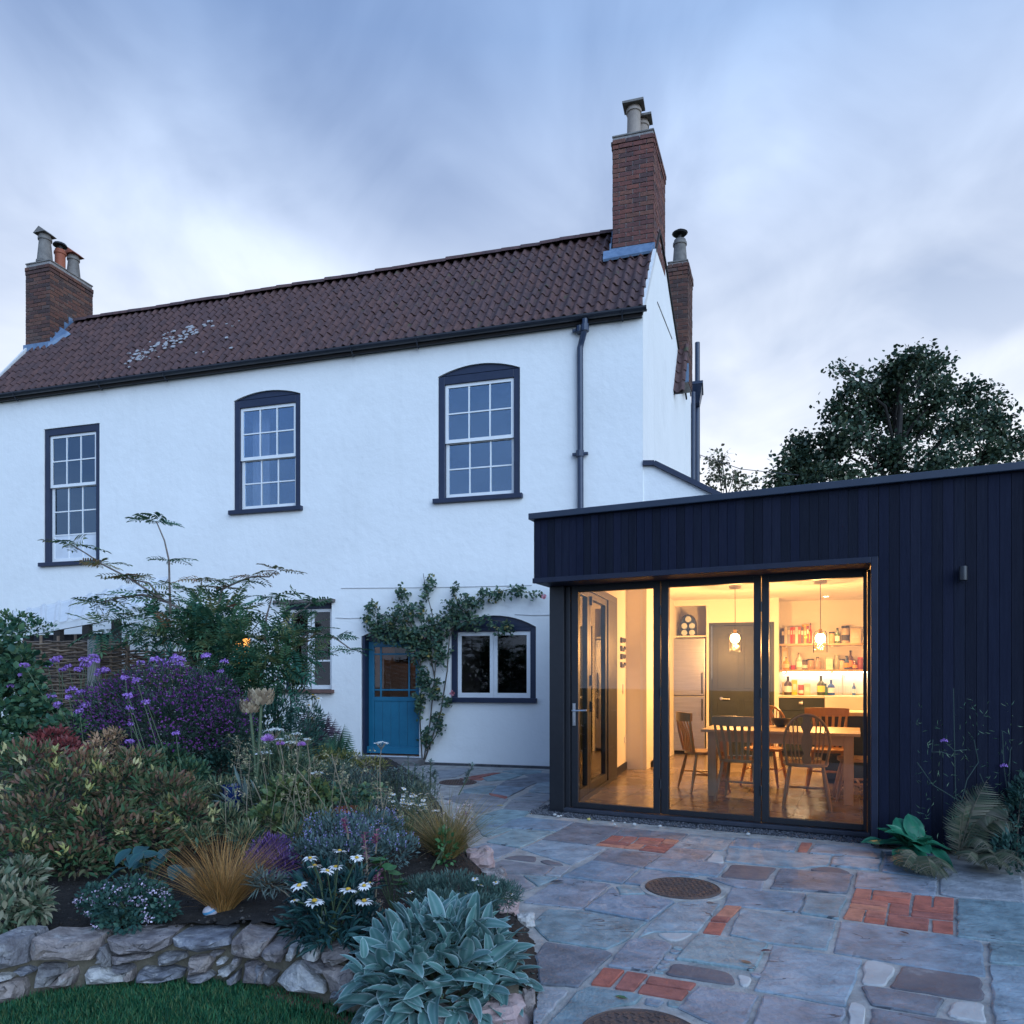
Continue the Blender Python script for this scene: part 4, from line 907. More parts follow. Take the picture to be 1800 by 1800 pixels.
bottle(1425, z, .19, .06, (.40, .26, .14), 'brown spice jar left of the right pendant lamp on the lower shelf', 'jar', shape='jar')
bottle(1437, z, .22, .065, (.36, .25, .16), 'squat brown bottle hanging back below the right pendant', 'bottle')
boxed(1451, 1463, z, .19, (.78, .70, .52), 'white rectangular caddy on the lower shelf', 'tin')
bottle(1471, z, .26, .055, (.34, .32, .22), 'olive tinted decanter on the lower shelf', 'decanter', shape='jug')
bottle(1480, z, .18, .05, (.60, .45, .28), 'straw coloured jar next to the decanter', 'jar', shape='jar')
bottle(1488, z, .24, .055, (.05, .08, .13), 'navy bottle with orange label on the lower shelf', 'bottle', labcol=(.7, .3, .05))
bottle(1495, z, .33, .045, (.10, .05, .03), 'tallest dark brown bottle on the lower shelf', 'bottle', labcol=(.7, .25, .06))
bottle(1502, z, .17, .05, (.20, .06, .03), 'short dark red sauce bottle on the lower shelf', 'bottle', labcol=(.75, .35, .08))
bottle(1513, z, .21, .055, (.25, .05, .03), 'red capped sauce jar at the right end of the lower shelf', 'jar', shape='jar', capcol=(.4, .03, .02))
z = cz0; g2 = 'things standing on the worktop'
boxed(1375, 1379, z, .22, (.55, .42, .22), 'narrow tan board standing at the left end of the worktop', 'board', ky=.5, group=g2)
bottle(1385, z, .33, .065, (.07, .04, .03), 'dark wine bottle with torn white label on the worktop', 'bottle', labcol=(.8, .74, .62), ky=.45, group=g2)
boxed(1392, 1401, z, .26, (.72, .50, .04), 'bright yellow packet standing on the worktop', 'packet', ky=.5, group=g2)
bottle(1408, z, .18, .045, (.45, .10, .07), 'small red and white tin on the worktop beside the yellow packet', 'tin', shape='pot', labcol=(.75, .7, .65), ky=.48, group=g2)
boxed(1413, 1424, z, .19, (.70, .55, .40), 'beige storage tin on the worktop right of the red tin', 'tin', ky=.5, group=g2)
bottle(1443, z, .34, .065, (.05, .06, .02), 'dark olive oil bottle with a yellow label on the worktop', 'bottle', labcol=(.78, .62, .04), ky=.5, group=g2)
bottle(1451, z, .20, .04, (.05, .16, .07), 'green bottle tucked beside the yellow labelled oil bottle', 'bottle', ky=.53, group=g2)
bottle(1461, z, .27, .06, (.04, .10, .38), 'cobalt blue pouring bottle with a white badge on the worktop', 'bottle', labcol=(.8, .8, .78), ky=.52, capcol=(.04, .1, .38), group=g2)
bottle(1501, z, .23, .03, (.08, .18, .48), 'slim blue and white washing up bottle near the sink', 'bottle', labcol=(.75, .76, .78), ky=.57, capcol=(.8, .8, .8), group=g2)
m = MB(); a, b = kx(1472, .55), kx(1493, .55)
for t in np.linspace(0, 1, 6): m.tube([(a+(b-a)*t, .56, cz0), (a+(b-a)*t, .56, cz0+.17)], .004, 5)
m.tube([(a, .56, cz0+.17), (b, .56, cz0+.17)], .005, 5); m.tube([(a, .56, cz0+.02), (b, .56, cz0+.02)], .005, 5)
m.build('dish_rack', M_WHITEWOOD, None, label='white wire dish rack beside the sink', cat='dish rack', loc=K.o, rz=K.a)
# island with a pale top
iz = .95; i0 = E.fl(1433, 1190+(EYE-iz)*F/9.35, iz)
isl = empty('kitchen_island', E.o, E.a, 'kitchen island with a pale wooden top behind the dining table', 'kitchen island')
m = MB(); m.box(i0[0], i0[0]+1.7, i0[1], i0[1]+.75, iz-.045, iz); m.build('worktop', mat('maple_top', [(.66, .52, .34), (.74, .60, .42)], .4, 3, 5, stretch=(1, 8, 8)), isl, bevel=.004)
m = MB(); m.box(i0[0]+.08, i0[0]+1.6, i0[1]+.06, i0[1]+.7, FZ+.08, iz-.047); m.box(i0[0]+.12, i0[0]+1.55, i0[1]+.1, i0[1]+.66, FZ, FZ+.079); m.build('body', M_DKG, isl)
# pendants
def pendant(u, v, label):
    Y = (CZ-EYE)*F/(HZ-v); q = wp(u, v, Y); o = empty('pendant_lamp', (q.x, q.y, CZ), 0, label, 'pendant lamp', 'pendant lamps over the table')
    zb = EYE+(HZ-1122)/F*Y-CZ; 
    m = MB(); m.lathe([(.085, -.001), (.085, -.035), (.075, -.04), (.001, -.04)], (0, 0, 0), 20); m.build('ceiling_rose', mat('steel_rose', [(.4, .38, .36)], .35, 5, 2, metal=.8), o, True)
    m = MB(); m.tube([(0, 0, -.04), (.003, 0, zb*.5), (0, 0, zb+.13)], .005, 6); m.build('cord', M_BLACK, o)
    m = MB(); m.lathe([(.02, .13), (.025, .12), (.025, .05), (.018, .045)], (0, 0, zb), 12); m.build('lamp_holder', mat('brass', [(.5, .33, .12)], .3, 4, 2, metal=1.0), o, True)
    m = MB(); m.lathe([(.03, .115), (.07, .10), (.088, .06), (.092, 0), (.094, -.20), (.090, -.20), (.088, 0), (.084, .058)], (0, 0, zb), 24); m.build('shade', glass('shade_glass', (.99, .98, .96), 0, ior=1.12), o, True)
    m = MB(); m.ball((0, 0, zb+.0), .066, 18, 12, (1, 1, 1.05)); m.build('bulb', emission('bulb_glow', (1, .66, .28), 60), o, True)
    l = bpy.data.lights.new('pendant_light', 'POINT'); l.energy = 135; l.color = (1, .475, .15); l.shadow_soft_size = .06
    lo = bpy.data.objects.new('pendant_light', l); link(lo, o); lo.location = (0, 0, zb-.11)
pendant(1292, 1030, 'glass shaded pendant lamp glowing in front of the dark pantry door')
pendant(1442, 1021, 'glass shaded pendant lamp glowing in front of the kitchen shelves')
for i, (u, v) in enumerate(((1452, 1048), (1469, 1057))):
    Y = (CZ-EYE)*F/(HZ-v); q = wp(u, v, Y); o = empty('downlight', (q.x, q.y, CZ), 0, ('recessed ceiling downlight nearer the glazed doors', 'recessed ceiling downlight nearer the shelves')[i], 'downlight', 'ceiling downlights')
    m = MB(); m.lathe([(.058, 0), (.06, -.006), (.045, -.008), (.045, 0)], (0, 0, 0), 18); m.build('rim', M_WHITEWOOD, o, True)
    m = MB(); m.lathe([(.044, -.004), (.001, -.0045)], (0, 0, 0), 18); m.build('lens', emission('downlight_glow', (1, .85, .6), 18), o)
    l = bpy.data.lights.new('downlight_light', 'SPOT'); l.energy = 140; l.color = (1, .58, .25); l.spot_size = R(110); l.spot_blend = .6; l.shadow_soft_size = .05
    lo = bpy.data.objects.new('downlight_light', l); link(lo, o); lo.location = (0, 0, -.02)

# ---------------------------------------------------------------- dining table and chairs
M_PINE = mat('waxed_pine', [(.48, .30, .15), (.60, .40, .21), (.53, .34, .17)], .42, 2.5, 6, stretch=(1, 7, 7), bump=.04)
M_PINELEG = mat('waxed_pine_leg', [(.48, .31, .17), (.58, .40, .23)], .45, 2.5, 6, stretch=(7, 7, 1), bump=.04)
M_CHAIR = mat('beech_chair', [(.50, .24, .07), (.60, .32, .11)], .38, 3, 5, stretch=(6, 6, 1))
M_CHAIRDK = mat('oak_chair', [(.40, .24, .12), (.50, .32, .17)], .4, 3, 5, stretch=(6, 6, 1))
tz = .80
tl = E.fl(1227.7, 1190+(EYE-tz)*F/8.22, tz); tr = E.fl(1508.8, 1190+(EYE-tz)*F/7.75, tz)
ty = (tl[1]+tr[1])/2; tx0, tx1 = tl[0], tr[0]+.02; td = 1.05
tab = empty('dining_table', E.w((tx0+tx1)/2, ty+td/2, FZ), E.a, 'long waxed pine dining table with square legs', 'dining table')
L2, D2, hz_ = (tx1-tx0)/2, td/2, tz-FZ
for i in range(5): m = MB(); a = -D2+td*i/5; m.box(-L2, L2, a+.001, a+td/5-.001, hz_-.032, hz_); m.build('plank', M_PINE, tab, bevel=.002)
m = MB(); m.box(-L2+.16, L2-.16, -D2+.075, -D2+.1, hz_-.14, hz_-.033); m.box(-L2+.16, L2-.16, D2-.1, D2-.075, hz_-.14, hz_-.033); m.box(-L2+.075, -L2+.1, -D2+.16, D2-.16, hz_-.14, hz_-.033); m.box(L2-.1, L2-.075, -D2+.16, D2-.16, hz_-.14, hz_-.033); m.build('apron', M_PINE, tab)
for sx in (-1, 1):
    for sy in (-1, 1): m = MB(); cx_, cy_ = sx*(L2-.115), sy*(D2-.115); m.box(cx_-.048, cx_+.048, cy_-.048, cy_+.048, 0, hz_-.033); m.build('leg', M_PINELEG, tab, bevel=.004)
def chair(kind, label, x, y, rz, mt, group='wooden chairs round the dining table', sc=1.06):
    o = empty('dining_chair', E.w(x, y, FZ), E.a+rz, label, 'chair', group); o.scale = (sc, sc, sc)
    sh = .45
    m = MB(); pts = []
    for i in range(20):
        a = 2*math.pi*i/20; r = 1.0; pts.append((.215*math.copysign(abs(math.cos(a))**.7, math.cos(a))*(1.0 if math.sin(a) > 0 else .93), .205*math.copysign(abs(math.sin(a))**.75, math.sin(a))))
    m.prism(pts, sh-.035, sh, 'z'); m.build('seat', mt, o, bevel=.008)
    for sx in (-1, 1):
        for sy in (-1, 1):
            m = MB(); a = Vector((sx*.15, sy*.14, sh-.034)); b = Vector((sx*.215, sy*.225, 0)); m.tube([a, a.lerp(b, .3), a.lerp(b, .55), a.lerp(b, .8), b], [.014, .019, .021, .017, .012], 8); m.build('leg', mt, o, True)
    lp = lambda sx, sy, t: Vector((sx*.15, sy*.14, sh-.034)).lerp(Vector((sx*.215, sy*.225, 0)), t)
    for sx in (-1, 1): m = MB(); m.tube([lp(sx, -1, .52), (lp(sx, -1, .52)+lp(sx, 1, .56))/2, lp(sx, 1, .56)], [.008, .013, .008], 8); m.build('stretcher', mt, o, True)
    m = MB(); c = [(lp(sx, -1, .52)+lp(sx, 1, .56))/2 for sx in (-1, 1)]; m.tube([c[0], (c[0]+c[1])/2, c[1]], [.008, .013, .008], 8); m.build('stretcher', mt, o, True)
    lean = lambda z: -.175-(z-sh)*.20
    if kind == 'bow':
        top = .93; arc = []
        for i in range(21):
            a = math.pi*i/20; zz = sh+.17+(top-sh-.17)*math.sin(a)**.85 if 0 < i < 20 else sh+.17; xx = -.205*math.cos(a)*(1.0 if abs(math.cos(a)) < .999 else 1); arc.append((xx, lean(zz), zz))
        arc = [(-.175, lean(sh), sh-.01)]+arc+[(.175, lean(sh), sh-.01)]
        m = MB(); m.tube(arc, .014, 8); m.build('bow', mt, o, True)
        def htop(x): t = max(0, 1-(x/.205)**2); return sh+.17+(top-sh-.17)*(t**.5)**.85
        for xx in (-.15, -.115, -.08, .08, .115, .15):
            z1 = htop(xx*1.1); m = MB(); m.tube([(xx*.8, lean(sh), sh-.005), (xx, lean((sh+z1)/2), (sh+z1)/2), (xx*1.1, lean(z1), z1)], [.006, .008, .006], 6); m.build('spindle', mt, o, True)
        prof = [(.035, 0), (.045, .06), (.024, .1), (.05, .17), (.05, .25), (.026, .30), (.055, .37), (.03, .43), (.045, top-sh)]
        m = MB(); vs = [(s*w, lean(sh+h)+t, sh+h-.004) for w, h in prof for s in (-1, 1) for t in (-.006, .006)]
        fs = []
        for i in range(len(prof)-1):
            b = 4*i; fs += [(b, b+4, b+6, b+2), (b+1, b+3, b+7, b+5), (b, b+1, b+5, b+4), (b+2, b+6, b+7, b+3)]
        m.add(vs, fs); m.build('splat', mt, o)
    else:
        top = .90
        m = MB(); n = 12; vs = []
        for i in range(n+1):
            t = -1+2*i/n; xx = .235*t; yy = lean(top-.06)-.045*(1-t*t)+.02; hh = .055*(1-.25*t*t)
            vs += [(xx, yy-.012, top-.075-hh*.6), (xx, yy+.012, top-.075-hh*.6), (xx, yy+.012, top-.03+hh*.45), (xx, yy-.012, top-.03+hh*.45)]
        fs = []
        for i in range(n):
            b = 4*i; fs += [(b+k, b+(k+1) % 4, b+4+(k+1) % 4, b+4+k) for k in range(4)]
        m.add(vs, fs+[(0, 1, 2, 3), (4*n+3, 4*n+2, 4*n+1, 4*n)]); m.build('top_rail', mt, o, True)
        for sx in (-1, 1): m = MB(); m.tube([(sx*.165, lean(sh), sh-.005), (sx*.19, lean(sh+.2), sh+.2), (sx*.21, lean(top-.1)+.005, top-.09)], [.014, .018, .012], 8); m.build('back_post', mt, o, True)
        for k in (-2, -1, 0, 1, 2):
            xx = k*.062; ct = -.045*(1-(xx*1.15/.235)**2)+.02
            m = MB(); 
            P = [Vector((xx*.85, lean(sh), sh-.005)), Vector((xx, lean(sh+.2)+.012, sh+.2)), Vector((xx*1.15, lean(top-.1)+ct, top-.095))]
            for a, b in zip(P, P[1:]): m.bar(a, b, .03, .010, (0, -1, .2))
            m.build('slat', mt, o)
    return o
cw = E.px(1417, 1380, 1.55)[0]; chair('bow', 'bow backed wheel splat chair with its back to the glazed doors', cw, 1.60, R(4), M_CHAIRDK)
cs = E.px(1300, 1380, 1.60)[0]; chair('slat', 'slat backed chair half hidden by the door mullion in front of the table', cs, 1.70, R(-5), M_CHAIRDK)
chair('slat', 'slat backed pine chair at the left end of the table before the fridge', tx0-.06, ty+.50, R(-58), M_CHAIR)
chair('bow', 'bow backed chair across the table half hidden by the door mullion', E.px(1345, 1300, 3.2)[0], ty+td+.20, R(172), M_CHAIR)
chair('slat', 'chair with a broad pale top rail on the far side before the island', E.px(1456, 1300, 3.3)[0], ty+td+.16, R(184), M_CHAIR, sc=1.10)
chair('slat', 'chair tucked under the right end of the dining table', tx1-.02, ty+.48, R(95), M_CHAIRDK)
bx, by = E.fl(1372, 1190+(EYE-tz)*F/8.75, tz); m = MB()
m.lathe([(.05, 0), (.055, .012), (.10, .05), (.118, .10), (.108, .10), (.09, .055), (.045, .02), (.001, .018)], (0, 0, 0), 24)
m.build('bowl', mat('dark_stoneware', [(.03, .035, .035), (.05, .055, .05)], .35, 12, 3), None, True, label='dark stoneware bowl standing on the pine dining table', cat='bowl', loc=E.w(bx, by, tz+.001))
# wall light on the cladding
lx, lz = E.px(1693, 1008, -.04); o = empty('wall_light', E.w(lx, 0, lz), E.a, 'small black cylinder wall light on the dark cladding', 'wall light')
m = MB(); m.lathe([(.028, -.055), (.030, -.053), (.030, .048), (.027, .055), (.001, .055)], (0, -.045, 0), 16); m.build('shade', M_BLACK, o, True)
m = MB(); m.box(-.022, .022, -.02, .0015, -.03, .03); m.build('bracket', M_BLACK, o)
# ================================================================== ground, patio, bed, lawn
LZ = -.15                                    # lawn level
SOIL = .10
def inset(poly, d):
    n = len(poly); out = []
    A = sum(poly[i][0]*poly[(i+1) % n][1]-poly[(i+1) % n][0]*poly[i][1] for i in range(n))
    if A < 0: poly = poly[::-1]
    for i in range(n):
        p0, p1, p2 = Vector(poly[i-1]), Vector(poly[i]), Vector(poly[(i+1) % n])
        e1 = (p1-p0); e2 = (p2-p1)
        if e1.length < 1e-5 or e2.length < 1e-5: continue
        e1.normalize(); e2.normalize(); n1 = Vector((-e1.y, e1.x)); n2 = Vector((-e2.y, e2.x))
        b = n1+n2; L = b.length
        if L < .2: out.append(p1+n1*d); continue
        b /= L; out.append(p1+b*(d/max(.45, b.dot(n1))))
    return out
def rounded(poly, r, rag=0.0, step=.07):
    """cut the corners and break the edges a little, as riven stone does"""
    n = len(poly); out = []
    for i in range(n):
        p0, p1, p2 = Vector(poly[i-1]), Vector(poly[i]), Vector(poly[(i+1) % n])
        a = min(r*rnd.uniform(.6, 1.6), (p1-p0).length*.3); b = min(r*rnd.uniform(.6, 1.6), (p2-p1).length*.3)
        q0 = p1+(p0-p1).normalized()*a; q1 = p1+(p2-p1).normalized()*b
        out += [q0, p1*.4+(q0+q1)*.3, q1]
        nx = p2+(p1-p2).normalized()*min(r, (p2-p1).length*.3); L = (nx-q1).length
        k = int(L/step)
        for j in range(1, k+1):
            t = j/(k+1); q = q1.lerp(nx, t); dr = (nx-q1).normalized(); out.append(q+Vector((-dr.y, dr.x))*rnd.uniform(-rag, rag))
    return out
def slab(name, poly, mt, parent, z=0.0, th=.05, gap=.006, r=.010, rag=.007, edge=.006, tilt=.0025, kind=None):
    P = rounded(inset(poly, gap), r, rag); n = len(P)
    c = sum(P, Vector((0, 0)))/n; tx, ty = rnd.uniform(-tilt, tilt)*2, rnd.uniform(-tilt, tilt)*2
    zz = lambda p: z+(p-c).x*tx+(p-c).y*ty
    inn = [c+(p-c)*(1-edge*1.6/max(.05, (p-c).length)) for p in P]
    vs = [(p.x, p.y, z-th) for p in P]+[(p.x, p.y, zz(p)-edge*.7) for p in P]+[(p.x, p.y, zz(p)) for p in inn]
    m = MB(); m.add(vs, [(i, (i+1) % n, n+(i+1) % n, n+i) for i in range(n)]+[(n+i, n+(i+1) % n, 2*n+(i+1) % n, 2*n+i) for i in range(n)]+[tuple(2*n+i for i in range(n))])
    return m.build(name, mt, parent, kind=kind, fix=False)
M_FLAG = mat('flagstone', [(.76, .81, .84), (1.17, 1.25, 1.30), (1.6, 1.70, 1.76)], .62, 7, 10, bump=.9, bscale=18, spec=.35, rand=[(.195, .24, .262), (.20, .21, .235), (.155, .195, .235), (.225, .225, .235), (.18, .235, .245), (.135, .14, .158), (.21, .25, .28), (.185, .175, .185), (.16, .21, .225), (.175, .205, .235)], wear=((.32, .34, .36), 3.5, .58, .80), wear2=((.10, .105, .13), 2.2, .58, .85, (1, 2.5, 1), .6), crack=(2.6, .007, (.035, .038, .05)))
M_FLAGDK = mat('dark_flagstone', [(.085, .08, .095), (.13, .12, .135), (.17, .155, .165)], .75, 4, 8, bump=.6, bscale=14, wear=((.30, .31, .32), 4, .62, .78))
M_FLAGLT = mat('pale_flagstone', [(.36, .36, .36), (.50, .50, .49)], .75, 4, 7, bump=.5, bscale=14)
M_PBRICK = mat('paving_brick', [(.60, .55, .55), (.95, .92, .9), (1.2, 1.15, 1.1)], .8, 12, 6, bump=.4, bscale=40, rand=[(.40, .125, .09), (.44, .14, .10), (.33, .12, .10), (.50, .21, .14), (.31, .11, .09), (.42, .16, .12)], wear=((.45, .42, .40), 6, .66, .85))
M_PMORTAR = mat('patio_mortar', [(.24, .235, .225), (.36, .35, .335), (.48, .47, .45)], .95, 7, 7, bump=.6, bscale=60, randamt=0)
m = MB(); m.box(-400, 400, -60, 700, -.6, LZ-.06); m.build('ground', mat('meadow_ground', [(.03, .045, .02), (.05, .065, .03)], .95, .8, 6, randamt=0), None, kind='structure')
C = {1: (900, 1420, 4), 2: (1350, 1460, 4), 3: (900, 1600, 4), 4: (1350, 1600, 4), 5: (740, 1330, 6), 0: (0, 0, 1)}
def G(pts, k=0):
    ox, oy, s = C[k]; return [tuple(gp(ox+x/s, oy+y/s)[:2]) for x, y in pts]
# mortar bed under the whole patio, up to the bed's edge, the house and the extension
edge_px = [(700, 1352), (745, 1378), (790, 1440), (822, 1488), (838, 1520), (858, 1548), (880, 1580), (915, 1612), (935, 1660), (942, 1720), (940, 1800), (935, 1900)]
edge_w = [gp(u, v) for u, v in edge_px]
pp = [(p.x, p.y) for p in edge_w]
fr = [H.w(-4.2, -.02), H.w(-.2, -.02), E.w(.02, 3.4), E.w(.02, .38), E.w(.0, .30), E.w(5.2, .3)]
poly = [(p.x, p.y) for p in fr[:2]]+[(E.w(.1, 3.4).x, E.w(.1, 3.4).y), (E.w(.1, .3).x, E.w(.1, .3).y), (E.w(5.2, .3).x, E.w(5.2, .3).y), (4.6, 1.2), (pp[-1][0], 1.2)]+pp[::-1]
m = MB(); n = len(poly); m.add([(x, y, -.010) for x, y in poly]+[(x, y, -.32) for x, y in poly], [tuple(range(n-1, -1, -1))]+[(i, (i+1) % n, n+(i+1) % n, n+i) for i in range(n)])
patio = m.build('patio', M_PMORTAR, None, kind='structure')
flags = [
 (0, [(840, 1453), (920, 1436), (1011, 1445), (980, 1460.5), (904, 1456)]),
 (0, [(853, 1479), (904, 1456.5), (980, 1460.5), (914, 1490)]),
 (0, [(823, 1491), (853, 1480), (914, 1490.5), (876, 1508), (857, 1510)]),
 (0, [(1011, 1445), (1101, 1454.5), (1042.5, 1485), (951, 1475)]),
 (0, [(951, 1475), (1042, 1484.8), (1066, 1490), (1006, 1520), (914, 1491)]),
 (0, [(860, 1519), (880, 1511), (978, 1522), (955, 1538), (868, 1532)]),
 (0, [(979, 1522), (1006, 1523), (986, 1540), (955, 1538)]),
 (0, [(1040, 1511.5), (1127, 1525), (1094, 1553), (986, 1540)]),
 (0, [(1067, 1490.5), (1166, 1500), (1131, 1525), (1040, 1511.5)]),
 (0, [(1100, 1454.5), (1212, 1465), (1197, 1476), (1077, 1467)]),
 (0, [(1212, 1465), (1295, 1472), (1272, 1495), (1180, 1488)]),
 (0, [(1179, 1488.5), (1258, 1495), (1237, 1513), (1156, 1508)]),
 (0, [(1156, 1508), (1237, 1513.5), (1280, 1520), (1262, 1541), (1130, 1525)]),
 (0, [(1293, 1472), (1404, 1480), (1398, 1497), (1278, 1488)]),
 (0, [(1432, 1482), (1553, 1493), (1552, 1510), (1420, 1499)]),
 (0, [(1279, 1489), (1464, 1503), (1457, 1521), (1402, 1526), (1350, 1521), (1272, 1513)]),
 (0, [(1465, 1503), (1552, 1511), (1546, 1530), (1458, 1521)]),
 (0, [(1555, 1495), (1640, 1500), (1650, 1522), (1648, 1544), (1549, 1531)]),
 (0, [(1371, 1526), (1503, 1537), (1490, 1570), (1351, 1561)]),
 (0, [(1283, 1558), (1419, 1570), (1404, 1603), (1270, 1589)]),
 (0, [(1419, 1570), (1490, 1575), (1476, 1616), (1404, 1604)]),
 (0, [(1505, 1532), (1650, 1545.5), (1647, 1575), (1500, 1561)]),
 (0, [(1651, 1545), (1685, 1530), (1797, 1540), (1806, 1586), (1680, 1577), (1651, 1571)]),
 (0, [(1681, 1578.5), (1808, 1588), (1826, 1630), (1826, 1662), (1680, 1646)]),
 (0, [(1475, 1617), (1678, 1643), (1728, 1654), (1735, 1716), (1583, 1694), (1462, 1673)]),
 (0, [(1300, 1596), (1473, 1617), (1456, 1669), (1344, 1656), (1279, 1642)]),
 (0, [(1357, 1657), (1518, 1684), (1490, 1769), (1322, 1739)]),
 (0, [(1227, 1640), (1353, 1657), (1326, 1706), (1185, 1685)]),
 (0, [(1228, 1730), (1338, 1746), (1305, 1816), (1262, 1803), (1186, 1769)]),
 (0, [(1340, 1747), (1489, 1772), (1478, 1835), (1306, 1835)]),
 (0, [(1529, 1768), (1660, 1787), (1738, 1802), (1738, 1840), (1527, 1840)]),
 (0, [(1511, 1731), (1555, 1735), (1664, 1754), (1648, 1786), (1530, 1766)]),
 (0, [(1735, 1655), (1830, 1665), (1830, 1700), (1737, 1691)]),
 (0, [(1738, 1692), (1830, 1702), (1830, 1840), (1750, 1840)]),
 (0, [(868, 1534), (915, 1537), (943, 1559), (915, 1569), (890, 1560)]),
 (0, [(917, 1537), (984, 1541), (945, 1558)]),
 (0, [(985, 1540.5), (1077, 1553), (1025, 1597), (917, 1585)]),
 (0, [(1081, 1556), (1126, 1558), (1137, 1570), (1088, 1572)]),
 (0, [(1077, 1558), (1089, 1573), (1138, 1573), (1189, 1584), (1140, 1620), (1024, 1598)]),
 (0, [(1130, 1527), (1232, 1539), (1180, 1541), (1141, 1551), (1131, 1556), (1095, 1552)]),
 (0, [(1238, 1541), (1345, 1549), (1340, 1566), (1290, 1558), (1266, 1550)]),
 (0, [(1190, 1585), (1240, 1582), (1268, 1589), (1227, 1638), (1150, 1637), (1119, 1648), (1142, 1620)]),
 (0, [(962, 1597), (1022, 1599), (1140, 1620), (1104, 1651), (1067, 1668), (962, 1652), (930, 1622)]),
 (0, [(958, 1654), (1066, 1669), (1080, 1675), (1018, 1735), (947, 1729), (938, 1680)]),
 (0, [(1105, 1651), (1120, 1648), (1170, 1653), (1184, 1662), (1144, 1708), (1065, 1698)]),
 (0, [(1033, 1733), (1133, 1748), (1121, 1762), (1075, 1773), (1042, 1796), (1020, 1832), (930, 1832), (1012, 1742)]),
 (0, [(947, 1732), (1003, 1741), (955, 1795), (938, 1830), (935, 1780)]),
 (0, [(1134, 1749), (1173, 1757), (1158, 1769), (1130, 1763)]),
 (5, [(890, 250), (1180, 210), (1390, 222), (1390, 265), (1220, 275), (1110, 325), (815, 298)]),
 (5, [(805, 302), (1110, 328), (920, 425), (740, 390)]),
 (5, [(1220, 278), (1390, 270), (1390, 385), (1200, 378), (1125, 372)]),
 (5, [(1105, 383), (1200, 382), (1390, 392), (1390, 432), (1335, 466), (940, 458)]),
 (5, [(935, 466), (1330, 470), (1180, 572), (855, 548)]),
 (5, [(600, 620), (850, 552), (1165, 577), (1075, 636), (840, 733), (570, 700)]),
 (5, [(230, 440), (440, 382), (720, 402), (925, 442), (835, 532), (600, 605), (480, 510)]),
 (5, [(440, 345), (640, 300), (800, 302), (735, 387), (450, 378)]),
 (5, [(560, 705), (840, 738), (980, 760), (705, 845), (640, 825)]),
 (5, [(640, 225), (850, 172), (1080, 190), (930, 240), (700, 255)]),
 (5, [(1090, 190), (1280, 170), (1390, 178), (1390, 218), (1150, 212)]),
 (5, [(170, 150), (420, 118), (560, 130), (380, 210), (190, 235)]),
 (5, [(850, 150), (1000, 130), (1280, 145), (1270, 168), (1060, 185)]),
]
for k, p in flags: slab('flagstone', G(p, k), M_FLAG, patio, rnd.uniform(-.004, .005))
# the paving goes on beyond the right edge of the photograph
yy = -.42
while yy > -3.0:
    hh = rnd.uniform(.42, .62); ymid = yy-hh/2
    x = 1.0
    while True:
        q = E.w(x, yy-hh*.2, 0)
        if (q.x/q.y*F+CX > 1836 and E.w(x, yy-hh, 0).x/max(.2, E.w(x, yy-hh, 0).y)*F+CX > 1836) or x > 5: break
        x += .03
    while x < 5.0:
        w = min(rnd.uniform(.45, .95), 5.12-x); P4 = [E.w(x, yy-hh), E.w(x+w, yy-hh), E.w(x+w, yy), E.w(x, yy)]
        if min(p.y for p in P4) > 1.25 and w > .2: slab('flagstone', [(p.x, p.y) for p in P4], M_FLAG, patio, rnd.uniform(-.004, .004))
        x += w
    yy -= hh
# dark, pale and small filler stones
for k, p in [(0, [(1180, 1690), (1286, 1707), (1297, 1732), (1166, 1712)]), (0, [(1585, 1694), (1727, 1715), (1733, 1760), (1672, 1752), (1559, 1734)]), (0, [(1284, 1518), (1367, 1524), (1347, 1547), (1264, 1541)]), (5, [(850, 1065), (1000, 1030), (1225, 1042), (1210, 1108)]), (5, [(1235, 1095), (1330, 1078), (1545, 1142), (1350, 1138)]), (0, [(1420, 1528), (1440, 1523), (1475, 1525), (1500, 1535), (1470, 1536)])]:
    slab('flagstone', G(p, k), M_FLAGDK, patio, rnd.uniform(-.004, .003), r=.03, gap=.006)
for k, p in [(0, [(1252, 1500), (1272, 1503), (1274, 1517), (1240, 1515)]), (0, [(1518, 1687), (1540, 1686), (1578, 1700), (1558, 1733), (1511, 1731)]), (0, [(1673, 1757), (1732, 1761), (1738, 1799), (1659, 1786)]), (0, [(1150, 1638), (1224, 1637), (1196, 1653), (1170, 1651)]), (0, [(1492, 1757), (1524, 1767), (1524, 1830), (1484, 1830)]), (0, [(1292, 1708), (1325, 1716), (1318, 1733), (1299, 1732)])]:
    slab('flagstone', G(p, k), M_FLAGLT, patio, rnd.uniform(-.004, .003), r=.03, gap=.006)
for (u, v, r) in ((1192, 1665, .028), (1186, 1671, .03), (1176, 1682, .032), (1170, 1690, .028), (1163, 1699, .03), (1158, 1706, .025), (1186, 1762, .035), (1330, 1712, .03)):
    c = gp(u, v); slab('flagstone', [(c.x+r*math.cos(a)*rnd.uniform(.8, 1.2), c.y+r*math.sin(a)*rnd.uniform(.8, 1.3)) for a in np.linspace(0, 5.4, 7)], M_FLAG, patio, -.003, gap=.001, r=.008, rag=.001)
